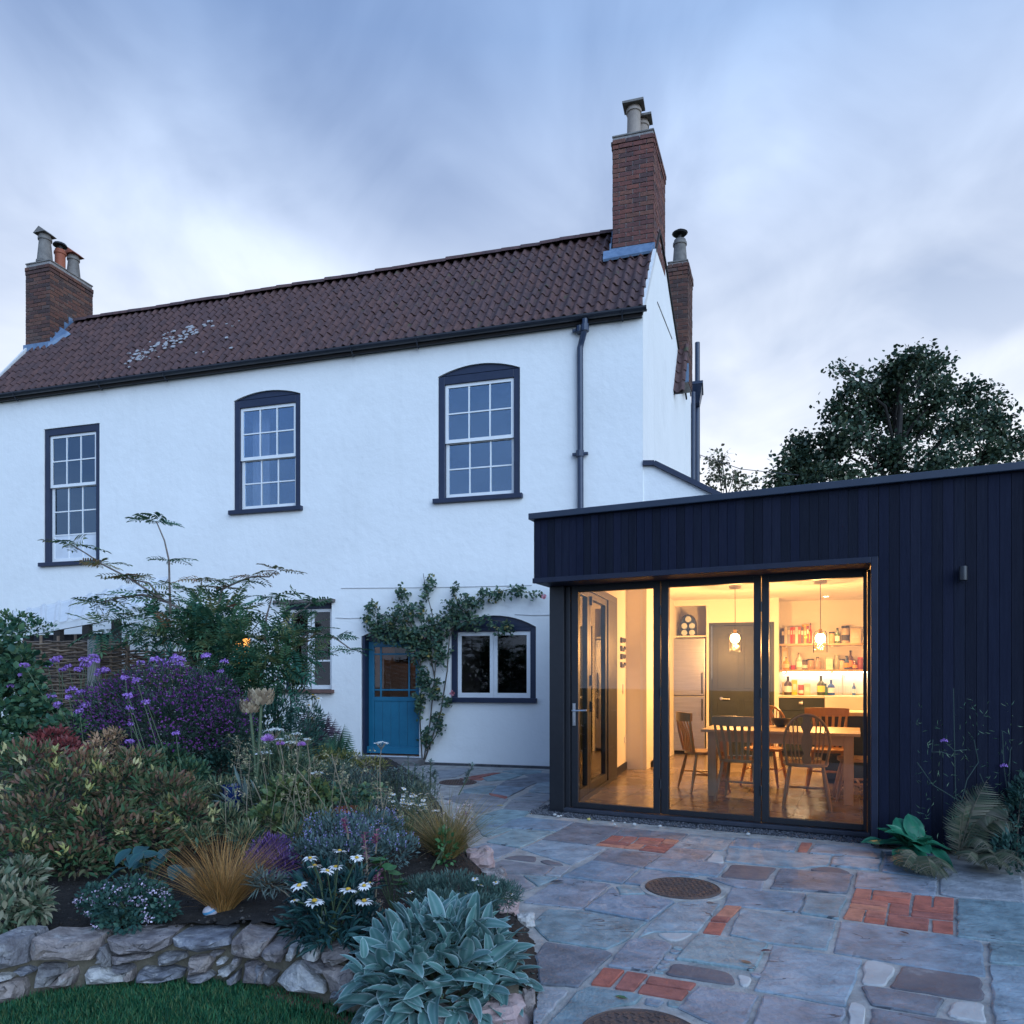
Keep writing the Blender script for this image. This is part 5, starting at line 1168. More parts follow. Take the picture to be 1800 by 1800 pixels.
# brick infills: each brick a piece
def brickset(quads, k):
    for q in quads: slab('paving_brick', G(q, k), M_PBRICK, patio, rnd.uniform(-.003, .004), gap=.004, r=.006, rag=.001, edge=.004)
brickset([[(615, 405), (735, 415), (722, 487), (590, 470)], [(740, 417), (1015, 440), (1008, 480), (732, 450)], [(734, 452), (1006, 482), (1000, 520), (862, 500), (725, 488)],
 [(1028, 450), (1158, 460), (1152, 535), (1014, 522)], [(1166, 462), (1312, 475), (1310, 548), (1158, 537)], [(588, 472), (720, 490), (850, 502), (846, 533), (578, 502)], [(576, 506), (846, 536), (840, 570), (566, 535)],
 [(565, 540), (690, 556), (664, 632), (522, 614)], [(694, 558), (838, 574), (832, 612), (680, 594)], [(678, 597), (830, 616), (822, 656), (668, 635)], [(858, 502), (1000, 522), (996, 592), (842, 578)],
 [(1012, 526), (1310, 552), (1308, 588), (1008, 560)], [(1006, 563), (1308, 592), (1306, 628), (1000, 594)], [(842, 582), (1140, 617), (1136, 655), (836, 620)], [(836, 624), (1134, 659), (1130, 700), (830, 660)], [(1150, 622), (1306, 634), (1308, 722), (1150, 704)]], 2)
brickset([[(700, 190), (790, 196), (745, 232), (645, 226)], [(794, 196), (888, 204), (845, 240), (750, 233)], [(643, 228), (745, 235), (840, 244), (820, 262), (610, 242)], [(608, 245), (815, 266), (790, 280), (585, 258)], [(896, 206), (1076, 218), (1060, 234), (880, 220)], [(1078, 218), (1178, 227), (1150, 250), (1050, 243)], [(876, 224), (1056, 238), (1030, 262), (850, 246)], [(1048, 246), (1148, 254), (1120, 276), (1022, 266)], [(846, 250), (935, 258), (890, 288), (785, 280)], [(940, 260), (1116, 280), (1096, 296), (920, 276)], [(915, 280), (1092, 300), (1070, 314), (885, 292)]], 1)
brickset([[(1275, 1590), (1305, 1592.5), (1287, 1611), (1256, 1609)], [(1254, 1610), (1286, 1612), (1279, 1620), (1247, 1617.5)], [(1246, 1618.5), (1278, 1621), (1267, 1642), (1234, 1638)], [(1060, 1700), (1100, 1705), (1073, 1733), (1037, 1729)], [(1101.5, 1706), (1141, 1712), (1115, 1741), (1079, 1736)], [(1141, 1714), (1226, 1727), (1215, 1739), (1133, 1727)], [(1130, 1728), (1213, 1741), (1199, 1757), (1119, 1743)], [(1408, 1480), (1429, 1481), (1419, 1497), (1401, 1496)], [(859, 1394), (893, 1400), (888, 1404), (862, 1398)]], 0)
brickset([[(400, 228), (520, 208), (640, 218), (560, 242)], [(520, 206), (660, 184), (745, 190), (640, 215)], [(660, 182), (760, 166), (845, 168), (750, 188)], [(560, 242), (640, 220), (690, 225), (640, 244)]], 5)
M_IRON = mat('rusty_iron', [(.06, .045, .045), (.12, .075, .06), (.07, .06, .065)], .75, 9, 7, bump=.5, bscale=70, wear=((.22, .10, .05), 3, .58, .75))
def manhole(c, r, label):
    o = empty('manhole_cover', (c[0], c[1], .003), 0, label, 'manhole cover', 'round iron covers set in the patio')
    m = MB(); m.lathe([(r, -.05), (r, .006), (r*.965, .010), (r*.95, .004)], (0, 0, 0), 48); m.build('rim', M_IRON, o, True)
    m = MB(); m.lathe([(r*.945, -.02), (r*.945, .006), (.001, .006)], (0, 0, 0), 48)
    n = 15; p = 2*r/n
    for i in range(n):
        for j in range(n):
            x = -r+p*(i+.5); y = -r+p*(j+.5)
            if x*x+y*y < (r*.9)**2: m.box(x-p*.36, x+p*.36, y-p*.12, y+p*.12, .0062, .0105, Matrix.Translation((x, y, 0)) @ Matrix.Rotation(R(45 if (i+j) % 2 else -45), 4, 'Z') @ Matrix.Translation((-x, -y, 0)))
    m.build('cover_plate', M_IRON, o)
    b = MB(); b.lathe([(r+.035, -.04), (r+.034, .0), (r+.002, .001), (r+.002, -.04)], (c[0], c[1], .0015), 40); b.build('mortar_collar', M_PMORTAR, patio)
g = gp(1200, 1562); manhole((g.x, g.y), .243, 'round rusty iron cover in the middle of the patio before the doors')
manhole((.50, 2.80), .245, 'round iron cover nearest the camera between brick and stone')
g = gp(805, 1376); manhole((g.x, g.y), .25, 'far round iron cover in the patio below the casement window')
# gravel strip along the foot of the doors
def scatter_mesh(name, P, S, mt, parent=None, kind=None, label=None, cat=None, flat=.7, jit=.3):
    base = np.array([(1, 0, 0), (0, 1, 0), (-1, 0, 0), (0, -1, 0), (0, 0, 1), (0, 0, -1)], float)
    tri = np.array([(0, 1, 4), (1, 2, 4), (2, 3, 4), (3, 0, 4), (1, 0, 5), (2, 1, 5), (3, 2, 5), (0, 3, 5)])
    n = len(P); V = base[None]*(1+rng.uniform(-jit, jit, (n, 6, 1))); a = rng.uniform(0, 6.28, n); c, s = np.cos(a), np.sin(a)
    x = V[..., 0]*c[:, None]-V[..., 1]*s[:, None]; y = V[..., 0]*s[:, None]+V[..., 1]*c[:, None]
    V = np.stack([x, y*rng.uniform(.6, 1, (n, 1)), V[..., 2]*flat], -1)*np.asarray(S)[:, None, None]+np.asarray(P)[:, None, :]
    return npmesh(name, V.reshape(-1, 3), (tri[None]+np.arange(n)[:, None, None]*6).reshape(-1, 3), mt, parent, np.repeat(rng.random(n), 6), kind=kind, label=label, cat=cat)
def npmesh(name, V, T, mt, parent=None, tint=None, kind=None, label=None, cat=None, group=None, smooth=False, link_it=True):
    me = bpy.data.meshes.new(name); V = np.ascontiguousarray(V, dtype=np.float32); T = np.ascontiguousarray(T, dtype=np.int32); k = T.shape[1]
    me.vertices.add(len(V)); me.vertices.foreach_set('co', V.ravel()); me.loops.add(T.size); me.loops.foreach_set('vertex_index', T.ravel())
    me.polygons.add(len(T)); me.polygons.foreach_set('loop_start', np.arange(0, T.size, k, dtype=np.int32)); me.polygons.foreach_set('loop_total', np.full(len(T), k, dtype=np.int32))
    if smooth: me.polygons.foreach_set('use_smooth', np.ones(len(T), dtype=bool))
    if tint is not None:
        at = me.attributes.new('tint', 'FLOAT', 'POINT'); at.data.foreach_set('value', np.ascontiguousarray(tint, dtype=np.float32))
    me.update(calc_edges=True); me.materials.append(mt)
    if not link_it: return me
    o = bpy.data.objects.new(name, me); link(o, parent); return tag(o, label, cat, group, kind)
n = 4200; xx = rng.uniform(-.12, 3.15, n); yy = rng.uniform(.16, .37, n)
n2 = 1300; t = rng.uniform(0, 1, n2); x2 = -.16+rng.uniform(0, .2, n2)*(1-t*.3); y2 = .2+3.0*t
xx = np.concatenate([xx, x2]); yy = np.concatenate([yy, y2])
PW = np.array([E.w(a, b, 0)[:] for a, b in zip(xx, yy)]); PW[:, 2] = rng.uniform(-.008, .004, len(PW))
M_GRAVEL = mat('slate_chippings', [(.9, .9, .9), (1.1, 1.1, 1.1)], .7, 20, 3, attr=[(.035, .04, .05), (.06, .065, .08), (.10, .105, .125), (.16, .16, .18)], randamt=0)
scatter_mesh('gravel', PW, rng.uniform(.006, .013, len(PW)), M_GRAVEL, None, 'stuff', None, None)
wpx = [(975, 1432), (981, 1435), (986, 1434), (1035, 1440), (1077, 1443), (1080, 1449), (1098, 1446), (1115, 1449), (1160, 1452), (1315, 1466)]
for u, v in wpx:
    m = MB(); c = gp(u, v, .01); m.ball(c, rnd.uniform(.012, .022), 7, 5, (1, .8, .7)); m.build('pebble', M_FLAGLT if u != 1035 else mat('yellow_leaf_litter', [(.5, .42, .12)], .8), None, True, label='small white pebble lying on the dark gravel by the doors' if u != 1035 else 'small yellowish pebble lying on the gravel before the first glazed door', cat='pebble', group='white pebbles on the gravel' if u != 1035 else None)
# fallen leaves and scraps on the stones
for i, (u, v, c, lab) in enumerate(((879, 1416, (.5, .36, .06), 'yellow fallen leaf on the far flagstones'), (979, 1550, (.05, .05, .06), 'dark fallen leaf on the flagstone left of the middle cover'), (1092, 1753, (.06, .13, .05), 'small green leaf on the flagstone above the nearest cover'), (1347, 1671, (.10, .02, .02), 'dark red fallen leaf at a joint between large flagstones'), (1590, 1640, (.10, .04, .03), 'brown fallen leaf on the slab below the brick square'), (1312, 1691, (.3, .16, .1), 'pinkish twig like leaf on the slab left of the big pale slab'))):
    c3 = gp(u, v, .008); L = .045 if i < 2 else .03; m = MB(); a = rnd.random()*3
    if i == 1: L, a = .055, .3
    pts = [(-1, 0, 0), (-.3, .4, .12), (.5, .33, .1), (1, 0, .02), (.5, -.33, .1), (-.3, -.4, .12), (0, 0, .0)]
    vs = [(x*L*math.cos(a)-y*L*math.sin(a), x*L*math.sin(a)+y*L*math.cos(a), z*L) for x, y, z in pts]
    m.add(vs, [(0, 6, 1), (1, 6, 2), (2, 6, 3), (3, 6, 4), (4, 6, 5), (5, 6, 0)]); m.build('fallen_leaf', mat('fallen_leaf_%d' % i, [c], .7), None, label=lab, cat='leaf', loc=c3)

# ------------------------------------------------------------------ stone retaining wall round the bed
wall_px = [(-160, 1812), (0, 1768), (100, 1750), (200, 1739), (300, 1734), (400, 1736), (480, 1748), (540, 1766), (600, 1789), (640, 1803), (700, 1820), (800, 1834), (912, 1838)]
wall_pts = [gp(u, v, LZ) for u, v in wall_px]
def wall_at(u):
    """point of the wall's foot seen at photo column u"""
    for (ua, a), (ub, b) in zip(zip([p[0] for p in wall_px], wall_pts), zip([p[0] for p in wall_px][1:], wall_pts[1:])):
        if ua <= u <= ub: t = (u-ua)/(ub-ua); q = a.lerp(b, t); return Vector(((u-CX)/F*q.y, q.y, LZ))
    return wall_pts[-1]
M_WSTONE = mat('wall_stone', [(.45, .42, .43), (.95, .93, .92), (1.6, 1.55, 1.5)], .85, 11, 10, bump=1.0, bscale=30, rand=[(.20, .20, .22), (.24, .225, .23), (.17, .18, .21), (.27, .235, .225), (.22, .20, .205), (.19, .19, .20)], wear=((.46, .45, .44), 9, .56, .72), crack=(9, .012, (.04, .038, .042)))
M_WSTONELT = mat('pale_wall_stone', [(.20, .195, .20), (.50, .49, .48), (.34, .33, .34)], .85, 13, 9, bump=1.0, bscale=34)
M_PINK = mat('pink_stone', [(.26, .18, .18), (.42, .30, .29), (.36, .31, .32)], .85, 7, 8, bump=.9, bscale=20)
rw = empty('retaining_wall', (0, 0, 0), 0, 'low curved stone wall holding up the flower bed above the lawn', 'wall')
def stone(pts, mt, depth=.20, bulge=.035, par=rw, Yf=None, top=True, name='stone'):
    """outline in photo pixels on the wall's face -> a rough block of its own, with a front, a top and a back"""
    us = [p[0] for p in pts]; vs_ = [p[1] for p in pts]
    out = []
    for u, v in pts:
        Y = (wall_at(u).y if Yf is None else Yf); out.append(wp(u, v, Y))
    # finer outline
    P = []
    for a, b in zip(out, out[1:]+out[:1]):
        P.append(a); k = max(1, int((b-a).length/.06))
        for j in range(1, k): P.append(a.lerp(b, j/k)+Vector((rnd.uniform(-.004, .004), 0, rnd.uniform(-.004, .004))))
    n = len(P); c = sum(P, Vector())/n; V = []; fs = []
    rings = ((1.0, .03, .0), (.96, .004, .006), (.74, -bulge*.6, .010), (.42, -bulge, .012))
    for s, dy, j in rings:
        for p in P: q = c+(p-c)*s; V.append((q.x+rnd.uniform(-j, j), (p.y if s > .9 else c.y+(p.y-c.y)*s)+dy+rnd.uniform(-j, j), q.z+rnd.uniform(-j, j)*.6))
    for p in P: q = c+(p-c)*.9; V.append((q.x, p.y+depth, q.z))
    V.append((c.x, c.y-bulge*1.05, c.z))
    for r in range(len(rings)-1):
        fs += [(r*n+i, r*n+(i+1) % n, (r+1)*n+(i+1) % n, (r+1)*n+i) for i in range(n)]
    k = len(rings); fs += [((k-1)*n+i, (k-1)*n+(i+1) % n, len(V)-1) for i in range(n)]
    fs += [((i+1) % n, i, k*n+i, k*n+(i+1) % n) for i in range(n)]; fs.append(tuple(k*n+i for i in range(n-1, -1, -1)))
    m = MB(); m.add(V, fs); return m.build(name, mt, par)
Q6 = lambda L: [(x/4, 1600+y/4) for x, y in L]
Q7 = lambda L: [(450+x/4, 1600+y/4) for x, y in L]
stones = [
 (Q6([(-60, 200), (60, 195), (150, 205), (172, 260), (180, 375), (100, 405), (0, 420), (-60, 420)]), 0), (Q6([(215, 205), (400, 215), (560, 195), (700, 190), (705, 260), (640, 350), (560, 362), (400, 355), (210, 358), (192, 300)]), 0),
 (Q6([(740, 205), (900, 195), (1100, 180), (1200, 185), (1190, 250), (1130, 295), (960, 305), (800, 318), (760, 290)]), 0), (Q6([(1205, 200), (1400, 195), (1600, 190), (1612, 250), (1500, 280), (1390, 298), (1280, 285), (1215, 250)]), 0),
 (Q6([(1625, 215), (1690, 150), (1800, 195), (1905, 200), (1850, 330), (1790, 355), (1680, 335), (1620, 310)]), 0), 
 (Q7([(60, 255), (110, 235), (190, 265), (200, 310), (165, 370), (60, 355), (30, 315)]), 0), (Q7([(225, 265), (262, 285), (270, 320), (240, 368), (205, 350)]), 1), (Q7([(290, 225), (350, 215), (420, 280), (440, 320), (430, 360), (330, 330), (295, 290)]), 1),
 (Q7([(455, 305), (560, 290), (640, 310), (660, 350), (560, 395), (480, 375), (445, 345)]), 0),
 (Q6([(270, 390), (350, 385), (430, 395), (440, 440), (380, 480), (330, 545), (240, 550), (255, 450)]), 0), (Q6([(445, 430), (510, 410), (525, 460), (500, 530), (400, 550), (340, 540), (400, 480)]), 0),
 (Q6([(605, 420), (700, 400), (760, 425), (880, 450), (890, 500), (760, 520), (600, 520), (590, 460)]), 1), (Q6([(960, 440), (1000, 410), (1120, 420), (1200, 405), (1290, 430), (1270, 480), (1130, 510), (950, 515), (940, 480)]), 0),
 (Q6([(1095, 335), (1140, 310), (1290, 310), (1300, 345), (1220, 375), (1110, 370)]), 0), (Q6([(1330, 340), (1480, 320), (1490, 370), (1450, 440), (1330, 460), (1305, 430)]), 0), (Q6([(780, 330), (880, 320), (1040, 315), (1060, 335), (960, 360), (880, 345), (790, 375)]), 0),
 (Q6([(700, 260), (735, 250), (770, 340), (765, 400), (700, 385), (680, 330)]), 0), (Q6([(1310, 465), (1460, 440), (1500, 470), (1450, 500), (1310, 500)]), 0), (Q6([(1530, 430), (1590, 405), (1630, 440), (1590, 465)]), 1), (Q6([(1600, 490), (1680, 425), (1670, 510), (1610, 515)]), 0),
 (Q6([(1720, 375), (1800, 375), (1860, 420), (1850, 520), (1710, 512)]), 0), (Q6([(1530, 350), (1560, 345), (1585, 365), (1550, 375)]), 1), (Q6([(1480, 300), (1560, 300), (1555, 313), (1480, 312)]), 0), (Q6([(1640, 340), (1680, 345), (1670, 400), (1635, 390)]), 0),
 (Q6([(100, 425), (160, 410), (235, 430), (200, 448)]), 0), (Q6([(-40, 465), (60, 465), (70, 485), (0, 495), (-40, 492)]), 1), (Q6([(-60, 530), (50, 500), (150, 490), (170, 560), (150, 640), (-60, 670)]), 0), (Q6([(890, 430), (925, 425), (930, 490), (900, 495)]), 0), (Q6([(770, 400), (900, 395), (930, 420), (880, 440), (800, 430)]), 0),
 (Q7([(0, 385), (40, 400), (45, 470), (0, 520)]), 0), (Q7([(55, 430), (150, 450), (120, 520), (50, 500)]), 0), (Q7([(140, 500), (260, 380), (310, 370), (380, 440), (480, 530), (490, 585), (400, 590), (200, 560)]), 1), (Q7([(330, 340), (440, 365), (520, 430), (480, 445), (390, 420)]), 0),
 (Q7([(440, 390), (700, 420), (760, 560), (720, 600), (520, 590), (500, 500)]), 0), (Q7([(520, 580), (560, 545), (640, 565), (690, 620), (600, 630), (520, 605)]), 0), (Q7([(700, 520), (900, 600), (900, 700), (760, 690)]), 0),
]
for pts, lt in stones: stone(pts, M_WSTONELT if lt else M_WSTONE)
# the mortar core
m = MB(); vs = []
for p in wall_pts:
    d = Vector((0, 1, 0)); vs += [(p.x, p.y+.05, LZ-.1), (p.x, p.y+.05, .085), (p.x+.0, p.y+.28, .085), (p.x, p.y+.28, LZ-.1)]
k = len(wall_pts)
m.add(vs, [(4*i+a, 4*i+(a+1) % 4, 4*i+4+(a+1) % 4, 4*i+4+a) for i in range(k-1) for a in range(4)]+[(0, 1, 2, 3), (4*k-1, 4*k-2, 4*k-3, 4*k-4)])
m.build('mortar_core', mat('earthy_mortar', [(.075, .065, .045), (.13, .115, .085), (.10, .09, .07)], .95, 9, 7, bump=.7, bscale=30), rw)
# brick mowing edge half sunk in the grass
for i, (u, v) in enumerate(((505, 1749), (560, 1757), (592, 1772), (612, 1779), (640, 1790))):
    g = gp(u, v+6, LZ); m = MB(); m.box(-.10, .10, -.05, .05, -.06, .012); m.build('edging_brick', mat('mossy_brick', [(.10, .05, .04), (.19, .08, .06), (.13, .08, .05)], .9, 9, 5), rw, bevel=.006, loc=(g.x, g.y, LZ), rz=R(-25-8*i))
# loose edge rocks between bed and patio: pixel centre, half width and height in pixels
def rock(u, v, ru, rv, z, mt, label, Y=None, cat='rock', group='rocks edging the flower bed', flat=1.0, depth=None):
    b = gp(u, v+rv*.8, z) if Y is None else Vector(((u-CX)/F*Y, Y, z)); s = b.y/F; rx, rz_ = ru*s, rv*s; ry = depth or rx*.8
    m = MB(); N, Mx = 12, 9; prof = []
    V = []; 
    for i in range(Mx+1):
        ph = math.pi*i/Mx
        for j in range(N):
            th = 2*math.pi*j/N; d = Vector((math.sin(ph)*math.cos(th), math.sin(ph)*math.sin(th), -math.cos(ph)))
            d = Vector([math.copysign(abs(c)**.72, c) for c in d]); k = 1+.16*math.sin(3.1*d.x+5*d.z+u)+.11*math.sin(7*d.y+4*d.x+v)+rnd.uniform(-.05, .05)
            V.append((d.x*rx*k, d.y*ry*k, d.z*rz_*k*flat))
    m.add(V, [(i*N+j, i*N+(j+1) % N, (i+1)*N+(j+1) % N, (i+1)*N+j) for i in range(Mx) for j in range(N)])
    return m.build('rock', mt, None, label=label, cat=cat, group=group, loc=(b.x, b.y+ry*.5, b.z+rz_*.8))
rock(843, 1512, 24, 20, .0, M_PINK, 'rough pink rock at the bed edge under the right grass tuft')
rock(868, 1540, 22, 11, .0, M_WSTONE, 'low grey rock next to the pink rock at the bed edge')
rock(822, 1545, 14, 8, .05, M_WSTONE, 'small dark rock half buried below the right grass tuft')
rock(893, 1607, 20, 24, -.02, M_PINK, 'pink streaked rock showing behind the silver leaved clump')
rock(925, 1622, 16, 14, -.02, M_WSTONELT, 'pale edge rock between the silver leaved clump and the flagstones')
rock(868, 1790, 66, 26, -.08, M_PINK, 'big pink white rock under the right side of the silver leaved clump', flat=1.1)
rock(770, 1815, 50, 30, -.12, M_WSTONE, 'mauve rock in shadow under the silver leaved clump')
rock(930, 1770, 12, 30, -.06, M_WSTONE, 'narrow dark rock at the corner of the patio beside the big pink rock')
# ------------------------------------------------------------------ soil and lawn
back = [(-2.2, 10.4), (-7, 11.5), (-9, 6.0)]
soil_poly = [(p.x, p.y+.2) for p in wall_pts[1:]]+[(pp[i][0], pp[i][1]) for i in range(len(pp)-1, -1, -1)]
# a height field cut to the bed
from mathutils.geometry import intersect_point_tri_2d
def in_poly(x, y, P):
    c = False; j = len(P)-1
    for i in range(len(P)):
        if (P[i][1] > y) != (P[j][1] > y) and x < (P[j][0]-P[i][0])*(y-P[i][1])/(P[j][1]-P[i][1]+1e-12)+P[i][0]: c = not c
        j = i
    return c
bed_poly = [(p.x, p.y+.12) for p in wall_pts]+[(x+.14, y) for x, y in pp[::-1]]+[(-2.4, 10.6), (-9, 12.5), (-9, 4.2)]
def soil_z(x, y):
    z = SOIL+.045*math.sin(x*2.3+y*1.1)*math.sin(y*1.9-.7*x)+min(.10, max(0, (y-4.2)*.05))
    e = 9.0
    for (x0, y0), (x1, y1) in zip(pp, pp[1:]):          # falls away to the paving along the bed's edge
        if min(y0, y1) <= y <= max(y0, y1): e = x0+(x1-x0)*(y-y0)/(y1-y0+1e-9)-x
    return min(z, .004+e*.9)
N1, N2 = 150, 150; xs = np.linspace(-9, .35, N1); ys = np.concatenate([np.linspace(2.7, 5.5, 100), np.linspace(5.6, 12.4, 50)])
ins = np.zeros((N1, N2), bool); V = np.zeros((N1, N2, 3))
for i, x in enumerate(xs):
    for j, y in enumerate(ys): V[i, j] = (x, y, soil_z(x, y)+rng.uniform(-.012, .012)); ins[i, j] = in_poly(x, y, bed_poly)
idx = np.arange(N1*N2).reshape(N1, N2); q = ins[:-1, :-1] & ins[1:, :-1] & ins[1:, 1:] & ins[:-1, 1:]
T = np.stack([idx[:-1, :-1][q], idx[1:, :-1][q], idx[1:, 1:][q], idx[:-1, 1:][q]], -1)
M_SOIL = mat('bed_soil', [(.012, .010, .009), (.022, .018, .016), (.032, .027, .024)], .95, 14, 8, bump=1.0, bscale=60, randamt=0)
npmesh('soil', V.reshape(-1, 3), T, M_SOIL, None, kind='structure')
n = 5000; u = rng.uniform(-.2, 1, n)*0; PX = rng.uniform(-3.0, .1, n); PY = rng.uniform(3.3, 6.2, n); k = np.array([in_poly(a, b, bed_poly) for a, b in zip(PX, PY)]); PX, PY = PX[k], PY[k]
scatter_mesh('soil_crumbs', np.stack([PX, PY, np.array([soil_z(a, b) for a, b in zip(PX, PY)])], -1), rng.uniform(.004, .016, len(PX)), mat('soil_crumb', [(.9, .9, .9)], .95, 20, 2, attr=[(.015, .012, .011), (.03, .025, .022), (.05, .042, .036), (.12, .11, .10)], randamt=0), None, 'stuff')
lawn_poly = [(p.x, p.y+.05) for p in wall_pts]+[(wall_pts[-1].x+.6, 1.5), (-6, 1.5), (-6, 4.0)]
m = MB(); m.add([(x, y, LZ-.01) for x, y in lawn_poly], [tuple(range(len(lawn_poly)))]); m.build('lawn', mat('lawn_earth', [(.012, .03, .012), (.02, .045, .016)], .95, 12, 5, randamt=0), None, kind='structure')
# ================================================================== plants
def unit(a): return a/np.maximum(1e-9, np.linalg.norm(a, axis=-1, keepdims=True))
# leaf templates: x across (-.5..5), y along (0..1), z up; triangles
def T_oval():
    v = [(0, 0, 0), (.42, .28, .05), (.5, .52, .06), (0, .5, 0), (-.42, .28, .05), (-.5, .52, .06), (0, 1, -.12), (.25, .80, .0), (-.25, .80, .0)]
    f = [(0, 1, 3), (1, 2, 3), (0, 3, 4), (4, 3, 5), (2, 7, 3), (7, 6, 3), (5, 3, 8), (8, 3, 6)]
    return np.array(v, float), np.array(f)
def T_simple():
    return np.array([(0, 0, 0), (.5, .45, .06), (0, 1, -.08), (-.5, .45, .06)], float), np.array([(0, 1, 2), (0, 2, 3)])
def T_blade(n=5):
    v, f = [], []
    for i in range(n):
        t = i/(n); w = .5*(1-t)**.6; v += [(-w, t, -.55*t*t), (w, t, -.55*t*t)]
    v.append((0, 1, -.55))
    for i in range(n-1): b = 2*i; f += [(b, b+1, b+3), (b, b+3, b+2)]
    f.append((2*n-2, 2*n-1, 2*n)); return np.array(v, float), np.array(f)
def T_round():
    v = [(0, .5, -.05)]; f = []
    for k in range(8): a = 2*math.pi*k/8; v.append((.5*math.sin(a), .5-.5*math.cos(a), .05*(k % 2)))
    for k in range(8): f.append((0, 1+k, 1+(k+1) % 8))
    return np.array(v, float), np.array(f)
OVAL, SIMPLE, BLADE, ROUND = T_oval(), T_simple(), T_blade(), T_round()
def leaves(name, tpl, P, A, N, L, W, tint, mt, parent=None, **kw):
    P, A, N = np.asarray(P, float), unit(np.asarray(A, float)), np.asarray(N, float); n = len(P)
    if n == 0: return None
    X = unit(np.cross(A, N)); Nn = np.cross(X, A); L = np.broadcast_to(L, n); W = np.broadcast_to(W, n)
    v, f = tpl; k = len(v)
    V = P[:, None]+X[:, None]*(v[None, :, 0, None]*W[:, None, None])+A[:, None]*(v[None, :, 1, None]*L[:, None, None])+Nn[:, None]*(v[None, :, 2, None]*L[:, None, None])
    T = f[None]+(np.arange(n)*k)[:, None, None]
    return npmesh(name, V.reshape(-1, 3), T.reshape(-1, 3), mt, parent, np.repeat(np.clip(tint, 0, 1), k), **kw)
def rdir(n): return unit(rng.normal(size=(n, 3)))
def leafmat(name, cols, rough=.5, transl=.18, spec=.35):
    cols = [tuple(min(.8, c*1.62) for c in q) for q in cols]
    return mat(name, [(.8, .8, .8), (1.15, 1.15, 1.15)], rough, 3, 3, attr=cols, randamt=0, transl=transl, spec=spec)
def lump(u, v, Y, ru, rv=None, rd=None):
    rv = rv or ru; s = Y/F; return (np.array(wp(u, v, Y)[:]), np.array([ru*s, (rd or (ru+rv)/2)*s, rv*s]))
def lump_points(lumps, n, shell=.5):
    w = np.array([l[1][0]*l[1][2]+l[1][1]*l[1][2] for l in lumps]); k = rng.choice(len(lumps), n, p=w/w.sum()); C_ = np.array([l[0] for l in lumps])[k]; R_ = np.array([l[1] for l in lumps])[k]
    d = rdir(n); r = (shell+(1-shell)*rng.random(n)**.7)[:, None]
    return C_+d*R_*r, d
def plant(name, label, cat, base, group=None): return empty(name, base, 0, label, cat, group)
def foliage(root, lumps, n, L, W, mt, tpl=OVAL, up=.45, shell=.45, tintf=None, name='foliage', wild=.6, zmin=None):
    P, d = lump_points(lumps, n, shell)
    if zmin is not None: k = P[:, 2] > zmin; P, d = P[k], d[k]
    n = len(P); A = unit(d+np.array([0, 0, up])+rng.normal(size=(n, 3))*wild*.6); N = unit(np.array([0, 0, 1.])+d*.5+rng.normal(size=(n, 3))*.5)
    s = rng.uniform(.65, 1.25, n); t = rng.random(n) if tintf is None else tintf(P, d)
    b = np.array(root.location[:]); return leaves(name, tpl, P-b, A, N, L*s, W*s, t, mt, root)
def stems_to(root, base, lumps, mt, r=.008, name='stem', k=1):
    b = Vector(root.location); base = Vector(base); m = MB()
    for c, rr in lumps:
        for _ in range(k):
            e = Vector(c)+Vector((rnd.uniform(-.5, .5)*rr[0], rnd.uniform(-.5, .5)*rr[1], rnd.uniform(-.2, .6)*rr[2])); s = base+Vector((rnd.uniform(-.08, .08), rnd.uniform(-.08, .08), 0)); mid = s.lerp(e, .5)+Vector((rnd.uniform(-.06, .06), rnd.uniform(-.06, .06), .08))
            m.tube([s-b, mid-b, e-b], [r, r*.75, r*.4], 5)
    return m.build(name, mt, root, True)
def bush(name, label, cat, lumps, n, L, W, mt, stem_mt, base=None, group=None, r=.008, **kw):
    if base is None:
        c = np.mean([l[0] for l in lumps], 0); base = (c[0], c[1], soil_z(c[0], c[1]))
    root = plant(name, label, cat, base, group); stems_to(root, base, lumps, stem_mt, r); foliage(root, lumps, n, L, W, mt, zmin=base[2]+.01, **kw); return root
M_WOOD = mat('brown_twig', [(.05, .04, .03), (.10, .08, .06)], .85, 20, 4)
M_GSTEM = mat('green_stem', [(.05, .08, .04), (.08, .12, .06)], .7, 20, 3)
M_DSTEM = mat('dry_stem', [(.16, .13, .09), (.24, .20, .14)], .8, 20, 3)
DKG = [(.008, .026, .016), (.018, .050, .026), (.035, .075, .035)]

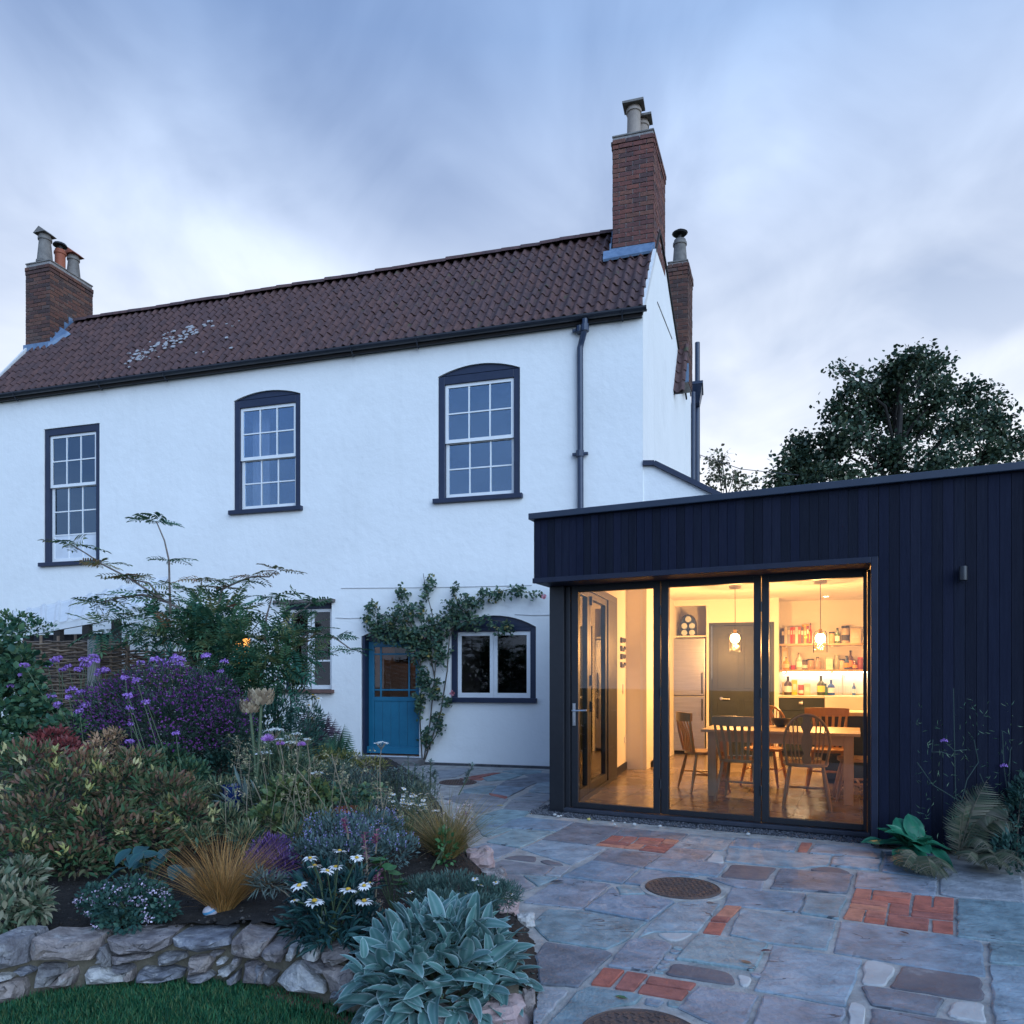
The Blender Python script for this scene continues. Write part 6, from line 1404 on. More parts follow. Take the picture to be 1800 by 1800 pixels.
# --- maple and other trees beyond the extension
def tree(label, clusters, base, Y, n, L, trunk_r, mt, dz=2.2, gap=.0, stem=True, twig=False, name='broadleaf_tree'):
    b = Vector(base); root = plant(name, label, 'tree', b, 'trees beyond the extension')
    lum = []
    for u, v, ru, rv in clusters:
        c, r = lump(u, v, Y+rnd.uniform(-dz, dz), ru, rv, (ru+rv)/1.6); lum.append((c, r*.80))
    m = MB(); 
    if trunk_r:
        top = max(l[0][2] for l in lum); ax = [b+Vector((math.sin(i*1.3)*.15, math.cos(i*1.7)*.15, (top-b.z)*i/7)) for i in range(8)]; ax[0] = b.copy()
        m.tube([p-b for p in ax], [trunk_r*(1-.85*i/7) for i in range(8)], 9); m.build('trunk', M_WOODDK, root, True); m = MB()
        for c, r in lum:
            c = Vector(c); zf = max(b.z+2, c.z-.75*math.hypot(c.x-b.x, c.y-b.y)-.6); t = min(1, (zf-b.z)/(top-b.z)); s = ax[0].lerp(ax[7], t)
            mid = s.lerp(c, .5)+Vector((rnd.uniform(-.2, .2), rnd.uniform(-.2, .2), .25)); m.tube([s-b, mid-b, c-b], [trunk_r*.24*(1-t*.6), trunk_r*.15, trunk_r*.05], 6)
            for _ in range(7):
                e = c+Vector((rnd.gauss(0, .6)*r[0], rnd.gauss(0, .6)*r[1], rnd.gauss(.25, .5)*r[2])); q = mid.lerp(c, rnd.uniform(.3, 1)); m.tube([q-b, q.lerp(e, .5)+Vector((0, 0, .08))-b, e-b], [trunk_r*.07, trunk_r*.045, trunk_r*.02], 4)
        m.build('limbs', M_WOODDK, root, True)
    # foliage in sprays: many leaves round small twig ends, so that sky shows between
    per = 20; k = n//per; P, d = lump_points(lum, k, .0); P = np.repeat(P, per, 0)+rng.normal(size=(k*per, 3))*np.array([.21, .21, .13])*(Y/25)
    A = unit(np.repeat(d, per, 0)*.6+rng.normal(size=(k*per, 3))*.7+np.array([0, 0, -.15])); N = unit(np.array([0, 0, 1.])+rng.normal(size=(k*per, 3))*.55)
    s = rng.uniform(.6, 1.3, k*per); leaves('crown', OVAL if L > .1 else SIMPLE, P-np.array(b[:]), A, N, L*s, L*.75*s, np.repeat(rng.random(k), per)*.6+rng.random(k*per)*.4, mt, root)
    return root
M_WOODDK = mat('dark_bark', [(.012, .011, .011), (.026, .023, .021)], .9, 6, 6, bump=.5)
M_MAPLE = leafmat('maple_leaf', [(.013, .026, .02), (.022, .045, .03), (.045, .07, .04), (.07, .08, .04)])
YT = 26.0
tree('big dark leafy tree rising behind the extension roof at the right', [(1605, 630, 26, 28), (1570, 650, 34, 28), (1625, 668, 40, 28), (1510, 678, 42, 28), (1478, 648, 16, 14), (1560, 700, 55, 38), (1478, 722, 36, 34), (1650, 700, 44, 34), (1700, 690, 34, 26), (1730, 712, 38, 28), (1600, 745, 70, 38), (1500, 765, 50, 34), (1690, 750, 52, 34), (1752, 742, 34, 26), (1462, 785, 34, 40), (1560, 800, 60, 42), (1650, 805, 66, 36), (1740, 795, 50, 34), (1790, 775, 28, 28), (1480, 832, 60, 28), (1600, 850, 90, 26), (1720, 838, 70, 22), (1790, 815, 30, 20), (1530, 728, 40, 26), (1640, 640, 22, 20)], (wp(1572, 900, YT).x, YT, LZ-.06), YT, 20000, .15, .36, M_MAPLE, dz=1.6)
tree('smaller rounded tree left of the big dark tree above the roof', [(1405, 785, 26, 22), (1395, 812, 30, 24), (1430, 825, 34, 26), (1375, 845, 30, 20), (1420, 855, 44, 18)], (wp(1405, 900, 27).x, 27, LZ-.06), 27, 4200, .15, .18, M_MAPLE, dz=.8)
tree('thin sparse young tree against the pale sky beside the white gable', [(1258, 812, 20, 16), (1275, 800, 16, 14), (1262, 835, 24, 18), (1290, 835, 18, 16), (1310, 852, 18, 10), (1245, 850, 14, 12)], (wp(1268, 900, 22).x, 22, LZ-.06), 22, 620, .11, .09, leafmat('thin_tree_leaf', [(.05, .06, .04), (.09, .10, .06), (.13, .11, .07)]), dz=.5)

# --- lean-to shelter with a ribbed sheet roof, left of the house front
ls = empty('lean_to_shelter', (0, 0, 0), 0, 'white ribbed sheet roof of a lean-to shelter against the left house wall', 'shelter')
YA, YB = 12.6, 10.9
A0, A1, B0, B1 = wp(22, 1078, YA), wp(300, 1012, YA-.8), wp(30, 1108, YB), wp(262, 1064, YB-.5)
m = MB(); n = 60; vs = []
for i in range(n+1):
    t = i/n; z = .035 if i % 6 in (0, 1) else 0.0
    a, b = A0.lerp(A1, t), B0.lerp(B1, t); vs += [a+Vector((0, 0, z)), b+Vector((0, 0, z))]
m.add(vs, [(2*i, 2*i+1, 2*i+3, 2*i+2) for i in range(n)]); o = m.build('roof_sheet', mat('white_sheet', [(.58, .60, .62), (.70, .71, .72)], .45, 3, 5), ls, fix=False); s = o.modifiers.new('t', 'SOLIDIFY'); s.thickness = .01
m = MB()
for t in (.06, .3, .52, .74): p = B0.lerp(B1, t)+Vector((0, .08, -.06)); m = MB(); m.box(p.x-.05, p.x+.05, p.y-.05, p.y+.05, LZ, p.z); m.build('post', M_WOODDK, ls)
m = MB(); m.bar(B0+Vector((0, .05, -.06)), B1+Vector((0, .05, -.06)), .06, .09); m.bar(A0+Vector((0, -.05, -.06)), A1+Vector((0, -.05, -.06)), .06, .09); m.build('beam', mat('white_sheet', [(.58, .60, .62), (.70, .71, .72)], .45, 3, 5), ls)
m = MB(); p, q = wp(60, 1120, 12.2), wp(200, 1120, 11.6); m.bar((p.x, p.y, 1.0), (q.x, q.y, 1.0), .06, 2.2); m.build('back_boarding', mat('dark_boarding', [(.02, .02, .025), (.04, .04, .05)], .8), ls)

# --- woven hurdle fence
M_ROD = mat('willow_rod', [(.10, .075, .055), (.17, .125, .09), (.22, .165, .12)], .8, 9, 5, randamt=.3, rand=[(1, 1, 1), (.75, .72, .7), (1.15, 1.1, 1.05), (.9, .85, .85), (.6, .6, .62)])
def hurdle(u0, Y0, u1, Y1, vtop, zlow, label, nrod, npost):
    a = wp(u0, vtop, Y0); b = wp(u1, vtop, Y1); base = Vector((a.x, a.y, soil_z(a.x, a.y)))
    o = plant('hurdle_panel', label, 'woven fence', base, 'woven willow hurdles along the back of the bed'); d = (b-a); d.z = 0; L = d.length; d /= L; nn = Vector((-d.y, d.x, 0)); top = (a.z+b.z)/2-base.z
    for i in range(npost+1): m = MB(); p = d*(L*i/npost); m.tube([p+Vector((0, 0, -.1)), p+Vector((0, 0, top+rnd.uniform(.02, .09)))], .016, 6); m.build('stake', M_ROD, o, True)
    for k in range(nrod):
        z = zlow+(top-zlow)*k/(nrod-1); m = MB(); pts = []; ph = (k % 2)*math.pi
        for i in range(npost*4+1): s = L*i/(npost*4); pts.append(d*s+nn*(.024*math.cos(math.pi*i/4+ph))+Vector((0, 0, z+.006*math.sin(i*.9+k*1.7)+rnd.uniform(-.004, .004))))
        m.tube(pts, rnd.uniform(.009, .014), 4); m.build('willow_rod', M_ROD, o)
hurdle(42, 8.2, 163, 8.1, 1128, .08, 'left hurdle panel of woven willow behind the purple verbena heads', 62, 4)
hurdle(167, 8.1, 222, 8.2, 1129, .08, 'narrow woven willow panel right of the grey post', 62, 2)
hurdle(226, 8.3, 345, 8.9, 1146, .08, 'shaded woven willow panel under the pinnate leaves', 56, 4)
hurdle(350, 8.9, 450, 9.4, 1138, .08, 'woven willow panel with warm window light glinting through it', 44, 4)
p = wp(165, 1128, 7.95); m = MB(); m.box(-.045, .045, -.045, .045, -.3, p.z+.02-soil_z(p.x, p.y)); m.build('post', mat('grey_post', [(.16, .15, .15), (.26, .25, .24)], .85, 10, 5), None, label='weathered grey square post between two woven panels', cat='fence post', loc=(p.x, p.y, soil_z(p.x, p.y)))

# --- tall pinnate-leaved shrub
M_PINN = leafmat('pinnate_leaf', [(.014, .058, .042), (.024, .082, .05), (.05, .105, .052), (.11, .12, .05), (.17, .09, .05), (.22, .06, .05)])
def pinnate(root, P, A, L, tintlo, name='foliage', pairs=7, wl=.32, ww=.085):
    """compound leaves: a stalk with pairs of leaflets"""
    P, A, L = np.asarray(P), unit(np.asarray(A)), np.asarray(L); n = len(P); N = unit(np.array([0, 0, 1.])+rng.normal(size=(n, 3))*.35); X = unit(np.cross(A, N)); N = np.cross(X, A)
    lp, la, lnn, ll, lt = [], [], [], [], []
    for j in range(pairs):
        t = .18+.80*j/(pairs-1); base = P+A*(L*t)[:, None]-N*(L*.22*t*t)[:, None]
        for s in (-1, 1):
            lp.append(base); la.append(X*s+A*.55-N*.12+rng.normal(size=(n, 3))*.1); lnn.append(N+X*s*.15); ll.append(L*wl*(1-.45*abs(t-.45))); lt.append(tintlo+rng.uniform(-.06, .06, n))
    lp.append(P+A*(L*.97)[:, None]-N*(L*.2)[:, None]); la.append(A-N*.3); lnn.append(N); ll.append(L*wl); lt.append(tintlo)
    ll = np.concatenate(ll); b = np.array(root.location[:]); leaves(name, OVAL, np.concatenate(lp)-b, np.concatenate(la), np.concatenate(lnn), ll, ll*(ww/.32)*1.05, np.concatenate(lt), M_PINN, root)
def pinn_shrub(label, basepx, lumps, n, arms, L=.23, tint=.28):
    base = basepx; root = plant('pinnate_shrub', label, 'shrub', base); b = Vector(base); stems_to(root, base, lumps, M_WOOD, .014)
    P, d = lump_points(lumps, n, .35); A = d*.9+np.array([0, -.25, .12])+rng.normal(size=(n, 3))*.35; t = np.clip(tint+rng.normal(size=n)*.16+.10*(d[:, 2]), 0, 1)
    Ls = L*rng.uniform(.7, 1.2, n)
    pp_, aa, lls, tt = [P], [A], [Ls], [t]; m = MB()
    for pts, whorls in arms:
        W_ = [wp(u, v, Y) for u, v, Y in pts]; m.tube([q-b for q in W_], [.014*(1-.6*i/(len(W_)-1)) for i in range(len(W_))], 6)
        for i, cnt, ln_, tn in whorls:
            q = W_[i]; 
            for k in range(cnt):
                a = 2*math.pi*k/cnt+rnd.uniform(-.3, .3); pp_.append(np.array([q[:]])); aa.append(np.array([[math.cos(a), math.sin(a), rnd.uniform(.0, .35)]])); lls.append(np.array([ln_*rnd.uniform(.75, 1.15)])); tt.append(np.array([min(1, max(0, tn+rnd.uniform(-.15, .15)))]))
    m.build('branch', mat('pale_branch', [(.12, .095, .085), (.19, .155, .14)], .8, 12, 4), root, True)
    pinnate(root, np.concatenate(pp_), np.concatenate(aa), np.concatenate(lls), np.concatenate(tt)); return root
Y = 7.4
pinn_shrub('tall arching shrub with feathery pinnate leaves before the white wall', (wp(400, 1300, Y).x, Y, .2),
 [lump(385, 1080, Y, 34, 30), lump(335, 1108, Y, 36, 22), lump(255, 1092, Y+.2, 52, 18), lump(185, 1105, Y+.2, 22, 12), lump(420, 1130, Y-.2, 34, 28), lump(360, 1145, Y, 34, 22), lump(280, 1125, Y+.1, 34, 14), lump(400, 1180, Y-.3, 32, 24), lump(465, 1180, Y-.4, 26, 26), lump(440, 1210, Y-.5, 22, 16), lump(370, 1100, Y-.2, 40, 30), lump(390, 1150, Y-.3, 36, 30), lump(310, 1120, Y-.2, 40, 14)], 640,
 [([(395, 1125, Y), (335, 1080, Y), (285, 1054, Y), (225, 1015, Y), (180, 992, Y), (150, 972, Y), (125, 957, Y)], [(6, 7, .27, .45), (3, 7, .26, .62), (4, 6, .26, .6), (2, 5, .24, .4), (1, 6, .26, .3)]),
  ([(300, 1085, Y), (298, 1030, Y), (297, 985, Y), (289, 950, Y), (275, 917, Y)], [(4, 8, .27, .25), (2, 6, .22, .3), (1, 6, .24, .45)]),
  ([(385, 1060, Y), (391, 1035, Y), (420, 1022, Y), (445, 1013, Y), (473, 1014, Y), (486, 1003, Y)], [(5, 6, .24, .72), (3, 6, .24, .68), (2, 6, .24, .45), (1, 6, .24, .62)]),
  ([(465, 1130, Y-.3), (468, 1085, Y-.3), (478, 1050, Y-.3)], [(2, 7, .26, .28)]),
  ([(300, 1060, Y), (250, 1045, Y), (215, 1050, Y), (170, 1060, Y)], [(3, 6, .26, .42), (2, 6, .26, .5), (1, 5, .26, .35)]),
  ([(330, 1070, Y), (352, 1040, Y), (355, 1018, Y)], [(2, 7, .25, .66), (1, 5, .25, .4)]),
  ([(285, 1054, Y), (262, 1025, Y), (230, 1018, Y)], [(2, 5, .22, .5)])])
pinn_shrub('second pinnate shrub spreading in front of the small paned window', (wp(500, 1300, 7.2).x, 7.2, .2),
 [lump(515, 1105, 7.2, 32, 14), lump(490, 1140, 7.1, 36, 26), lump(525, 1150, 7.2, 24, 20), lump(495, 1182, 7.0, 30, 22), lump(480, 1165, 7.0, 20, 26)], 230,
 [([(520, 1130, 7.2), (545, 1110, 7.2), (590, 1122, 7.2), (618, 1142, 7.2)], [(3, 6, .22, .25), (2, 6, .24, .3), (1, 6, .24, .45)]), ([(500, 1130, 7.2), (520, 1080, 7.2), (545, 1062, 7.2)], [(2, 6, .24, .3), (1, 6, .24, .3)])])

# --- aster dome
M_ASTLEAF = leafmat('aster_leaf', [(.014, .03, .026), (.025, .05, .04), (.04, .065, .05)])
M_ASTER = leafmat('aster_flower', [(.045, .011, .062), (.085, .018, .115), (.125, .026, .155), (.18, .055, .22)], .6, .25)
lum = [lump(285, 1215, 6.2, 92, 52, 80), lump(200, 1240, 6.1, 62, 48, 60), lump(370, 1240, 6.1, 58, 58, 60), lump(285, 1270, 5.9, 110, 60, 80), lump(180, 1285, 6.0, 50, 50), lump(405, 1280, 6.0, 50, 48), lump(300, 1310, 5.95, 110, 36), lump(200, 1315, 5.95, 60, 30)]
ast = bush('aster_clump', 'large dome of purple asters in full flower before the woven fence', 'flowering plant', lum, 13000, .05, .009, M_ASTLEAF, M_GSTEM, tpl=SIMPLE, up=.7, shell=.3)
P, d = lump_points(lum, 6500, .75); k = (d[:, 2] > -.15); P, d = P[k], d[k]; n = len(P); b = np.array(ast.location[:])
P = np.repeat(P, 3, 0); d = np.repeat(d, 3, 0); A = unit(rng.normal(size=(len(P), 3))+d*.2); leaves('flower_head', ROUND if False else SIMPLE, P-b-A*.012, A, unit(d+np.array([0, -.3, .8])),   .020, .012, rng.random(len(P)), M_ASTER, ast, kind='stuff')

# --- verbena: thin stems and clustered purple heads
M_VERB = leafmat('verbena_flower', [(.15, .07, .26), (.22, .11, .36), (.30, .18, .44)], .6, .25)
def head_mesh(name, r, n, mt, flat=.6):
    d = rdir(n); d[:, 2] = np.abs(d[:, 2])*.9-.1; P = d*r*np.array([1, 1, flat]); A = unit(d+rng.normal(size=(n, 3))*.4)
    return leaves(name, ROUND, P-A*r*.15, unit(np.cross(A, rng.normal(size=(n, 3)))), A, r*.42, r*.42, rng.random(n), mt, None, link_it=False)
VH = [head_mesh('flower_head', .05, 46, M_VERB, .62) for _ in range(3)]
def verbena(label, base, heads, Y, group='tall verbena in the bed', sc=1.0):
    root = plant('verbena', label, 'flowering plant', base, group); b = Vector(base); m = MB()
    for u, v in heads:
        y = Y+rnd.uniform(-.25, .25); e = wp(u, v, y); s = b+Vector((rnd.uniform(-.12, .12), rnd.uniform(-.12, .12), 0)); mid = s.lerp(e, .6)+Vector((rnd.uniform(-.05, .05), rnd.uniform(-.05, .05), .05))
        m.tube([s-b, mid-b, e-b], [.005, .004, .003], 4)
        o = inst('flower_head', VH[rnd.randrange(3)], root, e-b, (rnd.uniform(-.3, .3), rnd.uniform(-.3, .3), rnd.random()*6)); k = rnd.uniform(.55, 1.0)*sc; o.scale = (k, k, k)
    m.build('stem', M_GSTEM, root)
gb = lambda u, Y, z=None: (lambda x: (x, Y, soil_z(x, Y) if z is None else z))((u-CX)/F*Y)
verbena('verbena with many purple heads before the left woven panel', gb(150, 6.6), [(95, 1162), (84, 1170), (102, 1158), (150, 1170), (164, 1155), (168, 1162), (150, 1160), (178, 1181), (168, 1186), (186, 1178), (120, 1172), (110, 1178), (138, 1177)], 6.8)
verbena('verbena leaning left with a row of purple heads above the red shrub', gb(200, 5.9), [(102, 1238), (98, 1242), (125, 1213), (121, 1226), (141, 1218), (147, 1243), (140, 1250), (134, 1256), (152, 1240), (172, 1258), (90, 1224), (38, 1187), (20, 1206), (43, 1170)], 5.9)
verbena('verbena rising through the top of the aster dome', gb(290, 6.3), [(272, 1160), (283, 1163), (292, 1170), (300, 1164), (308, 1157), (318, 1160), (315, 1168), (362, 1153), (394, 1163), (247, 1165), (388, 1180), (268, 1178)], 6.2)
verbena('verbena with a few scattered heads in front of the asters', gb(290, 5.4), [(220, 1192), (225, 1223), (257, 1234), (228, 1245), (230, 1274), (309, 1290), (240, 1196), (228, 1304)], 5.5, sc=.85)

# --- green shrub at the left edge
M_ROUNDL = leafmat('broad_leaf', [(.012, .045, .03), (.024, .07, .042), (.042, .092, .046), (.075, .11, .05)])
bush('broad_leaved_shrub', 'broad leaved green shrub at the left edge in front of the fence', 'shrub', [lump(5, 1125, 6.4, 34, 36), lump(38, 1175, 6.2, 34, 40), lump(15, 1210, 6.0, 50, 46), lump(62, 1238, 5.9, 32, 30), lump(-20, 1160, 6.2, 40, 60), lump(88, 1255, 5.9, 22, 22), lump(15, 1260, 5.8, 60, 34), lump(0, 1180, 6.5, 50, 60), lump(40, 1215, 6.4, 40, 40)], 2300, .062, .052, M_ROUNDL, M_GSTEM, up=.1)
bush('leafy_perennial', 'low green growth at the left edge under the broad leaved shrub', 'plant', [lump(10, 1290, 5.7, 50, 30), lump(50, 1290, 5.7, 36, 24), lump(0, 1320, 5.4, 40, 30), lump(120, 1275, 5.8, 40, 20), lump(-40, 1300, 5.6, 60, 60)], 1500, .05, .03, M_ROUNDL, M_GSTEM, up=.2)
bush('small_leaved_shrub', 'shrub behind the fence below the ribbed shelter roof', 'shrub', [lump(30, 1092, 8.9, 40, 16), lump(60, 1105, 8.8, 34, 16), lump(10, 1100, 8.9, 30, 25)], 700, .05, .03, M_ROUNDL, M_WOOD)
bush('leafy_perennial', 'deep green growth between the asters and the woven fence', 'plant', [lump(150, 1290, 7.4, 70, 40), lump(270, 1290, 7.5, 90, 50), lump(390, 1280, 7.2, 70, 50), lump(450, 1290, 7.0, 50, 50), lump(330, 1230, 7.6, 60, 40), lump(420, 1235, 7.3, 50, 30)], 3200, .06, .03, M_ROUNDL, M_GSTEM, up=.2)
# --- variegated shrub in the left foreground
M_VARI = leafmat('variegated_leaf', [(.018, .055, .032), (.035, .085, .038), (.07, .085, .04), (.14, .065, .05), (.15, .11, .055), (.24, .24, .08), (.36, .32, .18)])
lumV = [lump(55, 1345, 5.0, 62, 40), lump(150, 1360, 5.0, 70, 36), lump(110, 1400, 4.85, 95, 56), lump(215, 1385, 4.95, 60, 42), lump(290, 1400, 4.95, 60, 50), lump(330, 1440, 4.85, 46, 46), lump(60, 1450, 4.65, 80, 58), lump(180, 1460, 4.7, 90, 56), lump(30, 1500, 4.5, 64, 48), lump(130, 1510, 4.55, 80, 40), lump(260, 1475, 4.8, 60, 46), lump(240, 1340, 5.1, 40, 22)]
def vt(P, d): return np.clip(.06+.38*rng.random(len(P))+.34*np.clip(d[:, 2], 0, 1)**2*rng.random(len(P))+.2*(rng.random(len(P)) > .88), 0, 1)
root = bush('variegated_shrub', 'big bushy shrub with yellow tipped and bronze leaves above the stone wall', 'shrub', lumV, 6800, .058, .02, M_VARI, M_WOOD, up=.35, tintf=vt)
P, d = lump_points(lumV, 110, .95); k = d[:, 2] > -.1; P, d = P[k], d[k]; n = len(P)          # pale shoots at the tips
A = unit(np.repeat(d, 9, 0)*.4+np.array([0, 0, .8])+rng.normal(size=(n*9, 3))*.5); leaves('shoot', OVAL, np.repeat(P, 9, 0)+rng.normal(size=(n*9, 3))*.018-np.array(root.location[:]), A, rdir(n*9)+np.array([0, 0, .6]), .055, .017, np.repeat(rng.uniform(.55, 1, n), 9), M_VARI, root, kind='stuff')
bush('variegated_shrub', 'low cream edged shrub spilling over the wall at the far left', 'shrub', [lump(30, 1585, 3.75, 48, 34), lump(62, 1592, 3.7, 26, 24), lump(8, 1610, 3.65, 34, 28), lump(-10, 1560, 3.9, 30, 30), lump(40, 1535, 4.1, 36, 26)], 900, .06, .022, leafmat('cream_leaf', [(.03, .06, .035), (.07, .10, .06), (.13, .13, .085), (.2, .19, .13)]), M_WOOD, up=.3)
bush('red_leaved_shrub', 'small crimson leaved shrub above the variegated one', 'shrub', [lump(92, 1300, 5.6, 36, 20), lump(118, 1318, 5.4, 32, 20), lump(72, 1318, 5.5, 26, 18), lump(140, 1330, 5.3, 24, 14)], 1200, .04, .018, leafmat('red_leaf', [(.07, .018, .02), (.13, .03, .03), (.2, .05, .05)]), M_WOOD)
bush('peach_shrub', 'peach tinted shoots of a shrub between red shrub and asters', 'shrub', [lump(185, 1303, 5.5, 26, 16), lump(205, 1292, 5.5, 16, 10), lump(170, 1318, 5.4, 18, 14), lump(225, 1330, 5.3, 24, 14)], 420, .045, .016, leafmat('peach_leaf', [(.10, .10, .05), (.25, .15, .09), (.32, .2, .12)]), M_WOOD)
# --- dark fillers in the middle of the bed
M_DARK = leafmat('dark_leaf', [(.012, .04, .036), (.02, .06, .05), (.04, .09, .065)])
bush('dark_leaved_shrub', 'dark blue green shrub behind the blue pot', 'shrub', [lump(410, 1310, 6.2, 46, 44), lump(390, 1350, 6.0, 40, 40), lump(440, 1350, 6.1, 40, 50), lump(350, 1330, 6.1, 40, 40)], 2000, .045, .02, M_DARK, M_WOOD)
bush('leafy_perennial', 'green leafy perennial between the variegated shrub and the asters', 'plant', [lump(290, 1335, 5.7, 44, 24), lump(250, 1345, 5.6, 40, 22), lump(330, 1360, 5.6, 36, 26)], 1300, .045, .018, M_ROUNDL, M_GSTEM)
M_FILL = leafmat('mixed_green_leaf', [(.025, .06, .045), (.05, .10, .06), (.09, .13, .075), (.16, .18, .10)])
bush('fennel_clump', 'airy green fennel clump among the white umbels', 'plant', [lump(480, 1350, 5.6, 50, 50), lump(520, 1370, 5.5, 48, 44), lump(470, 1410, 5.3, 42, 44), lump(540, 1420, 5.2, 44, 34), lump(510, 1320, 5.7, 34, 30)], 5200, .06, .006, M_FILL, M_DSTEM, tpl=SIMPLE, up=.6, shell=.15)
bush('leafy_perennial', 'yellowing green perennial under the umbels left of the terracotta pot', 'plant', [lump(500, 1400, 5.1, 36, 28), lump(540, 1390, 5.2, 34, 24), lump(470, 1440, 4.9, 36, 26), lump(560, 1400, 5.2, 26, 20)], 700, .055, .04, leafmat('yellowing_leaf', [(.03, .06, .03), (.06, .10, .04), (.13, .14, .05)]), M_GSTEM)
M_SILV = leafmat('silver_leaf', [(.06, .09, .085), (.10, .14, .13), (.16, .20, .19)], .7)
bush('silver_shrub', 'silvery fine leaved mound in front of the blue door', 'plant', [lump(640, 1380, 6.6, 58, 26), lump(700, 1385, 6.6, 60, 30), lump(590, 1360, 6.8, 44, 26), lump(740, 1400, 6.3, 36, 26), lump(650, 1420, 6.0, 60, 26), lump(720, 1430, 5.9, 46, 26)], 5200, .045, .007, leafmat('silver_green_leaf', [(.025, .05, .045), (.05, .085, .07), (.09, .13, .115), (.15, .16, .09)], .6), M_GSTEM, tpl=SIMPLE, up=.8, shell=.2)
bush('yellow_flowered_filler', 'low yellow green filler between the silvery mound and the doorstep', 'plant', [lump(600, 1335, 7.6, 50, 16), lump(650, 1345, 7.6, 40, 14), lump(560, 1330, 7.4, 36, 20)], 1900, .04, .007, leafmat('lime_leaf', [(.04, .06, .03), (.10, .11, .035), (.22, .19, .04)]), M_GSTEM, tpl=SIMPLE, up=.6, shell=.2)
# feathery purple and green fronds by the house wall
def fern(name, label, base, fronds, mt, cat='fern', L=.55, arch=.30, pin=.16, group=None, stem=M_DSTEM, n=26, ww=.10):
    """fronds given as end points in space; pinnae in pairs along an arching stalk, a mesh per frond"""
    b = Vector(base); root = plant(name, label, cat, b, group)
    for e in fronds:
        e = Vector(e); m = MB(); side = (e-b).cross(Vector((0, 0, 1)))
        side = side.normalized() if side.length > 1e-3 else Vector((1, 0, 0)); pts = []; up = Vector((0, 0, 1)); Lf = (e-b).length
        for i in range(n+1): t = i/n; pts.append((e-b)*t+up*(Lf*arch*math.sin(math.pi*t)*(.35 if abs((e-b).normalized().z) > .8 else 1)))
        m.tube(pts, [.004*(1-.8*i/n) for i in range(n+1)], 4); fr_ = m.build('frond', stem, root)
        P, A, N, LL = [], [], [], []
        for i in range(2, n):
            t = i/n; d = (pts[min(n, i+1)]-pts[i-1]).normalized(); sx = d.cross(Vector((0, -.35, .9))).normalized(); nn = sx.cross(d)
            for s in (-1, 1): P.append(pts[i][:]); A.append((sx*s+d*.45-nn*.1)[:]); N.append(nn[:]); LL.append(Lf*pin*math.sin(math.pi*min(1, .12+t*.9))**.8*rnd.uniform(.9, 1.1))
        LL = np.array(LL); leaves('pinna', BLADE, P, A, N, LL, np.maximum(.006, LL*ww*1.6), rng.random(len(P)), mt, fr_)
    return root
M_PURP = leafmat('smoky_leaf', [(.025, .02, .03), (.05, .035, .055), (.075, .055, .08)])
b_ = gb(560, 8.2); fern('bronze_fern', 'dusky purple feathery fronds against the white wall left of the door', b_, [wp(u, v, 8.2+rnd.uniform(-.2, .2)) for u, v in ((540, 1240), (560, 1245), (578, 1250), (590, 1262), (530, 1262), (600, 1275), (570, 1262), (548, 1258))], M_PURP, 'plant', pin=.22, stem=M_WOOD)
b_ = gb(590, 7.9); fern('green_fern', 'green feathery fronds left of the blue door', b_, [wp(u, v, 7.9+rnd.uniform(-.2, .2)) for u, v in ((606, 1272), (615, 1290), (590, 1285), (622, 1312), (575, 1290), (600, 1300), (560, 1300))], leafmat('fern_leaf', [(.012, .045, .03), (.025, .08, .05), (.04, .10, .055)]), 'plant', pin=.22, stem=M_GSTEM)
b_ = gb(480, 6.6); bush('leafy_perennial', 'dark leafy perennial with tiny white daisies below the small paned window', 'plant', [lump(500, 1235, 7.0, 40, 26), lump(540, 1270, 7.2, 30, 30), lump(480, 1265, 6.8, 40, 36), lump(520, 1300, 7.0, 50, 36)], 2400, .06, .012, M_DARK, M_GSTEM, tpl=SIMPLE, up=.6)

# --- daisies: head meshes of ray petals round a yellow eye
M_WHITEP = leafmat('white_petal', [(.62, .64, .64), (.72, .74, .74), (.8, .8, .8)], .6, .15)
M_YELLOW = mat('yellow_eye', [(.45, .26, .02), (.6, .38, .04)], .8, 30, 3)
def daisy_mesh(r, n=15):
    a = np.arange(n)*2*np.pi/n+rng.normal(size=n)*.06; A = np.stack([np.cos(a), np.sin(a), rng.uniform(-.25, .15, n)], -1)
    return leaves('petals', OVAL, A*r*.22, A, np.array([[0, 0, 1.]])+rng.normal(size=(n, 3))*.15, r*.8, r*.34, rng.random(n), M_WHITEP, None, link_it=False)
DM = [daisy_mesh(.05) for _ in range(3)]
EM = MB().lathe([(.011, -.004), (.014, .002), (.009, .008), (.001, .010)], (0, 0, 0), 10).mesh('flower_eye', M_YELLOW, True)
def daisy(root, e, sc=1.0, tilt=.35, stem_from=None, m=None):
    b = Vector(root.location); o = inst('flower_head', DM[rnd.randrange(3)], root, Vector(e)-b, (R(8)+rnd.uniform(-tilt, tilt)*.6, rnd.uniform(-tilt, tilt)*.6, rnd.random()*6), (sc, sc, sc)); inst('flower_eye', EM, o, (0, 0, .003))
M_DAISYL = leafmat('daisy_leaf', [(.006, .022, .026), (.012, .04, .042), (.022, .065, .06)], .35)
lumD = [lump(585, 1600, 3.5, 66, 40), lump(560, 1560, 3.6, 40, 34), lump(620, 1570, 3.55, 40, 30), lump(540, 1620, 3.45, 34, 30), lump(635, 1620, 3.45, 34, 28), lump(585, 1640, 3.4, 60, 22)]
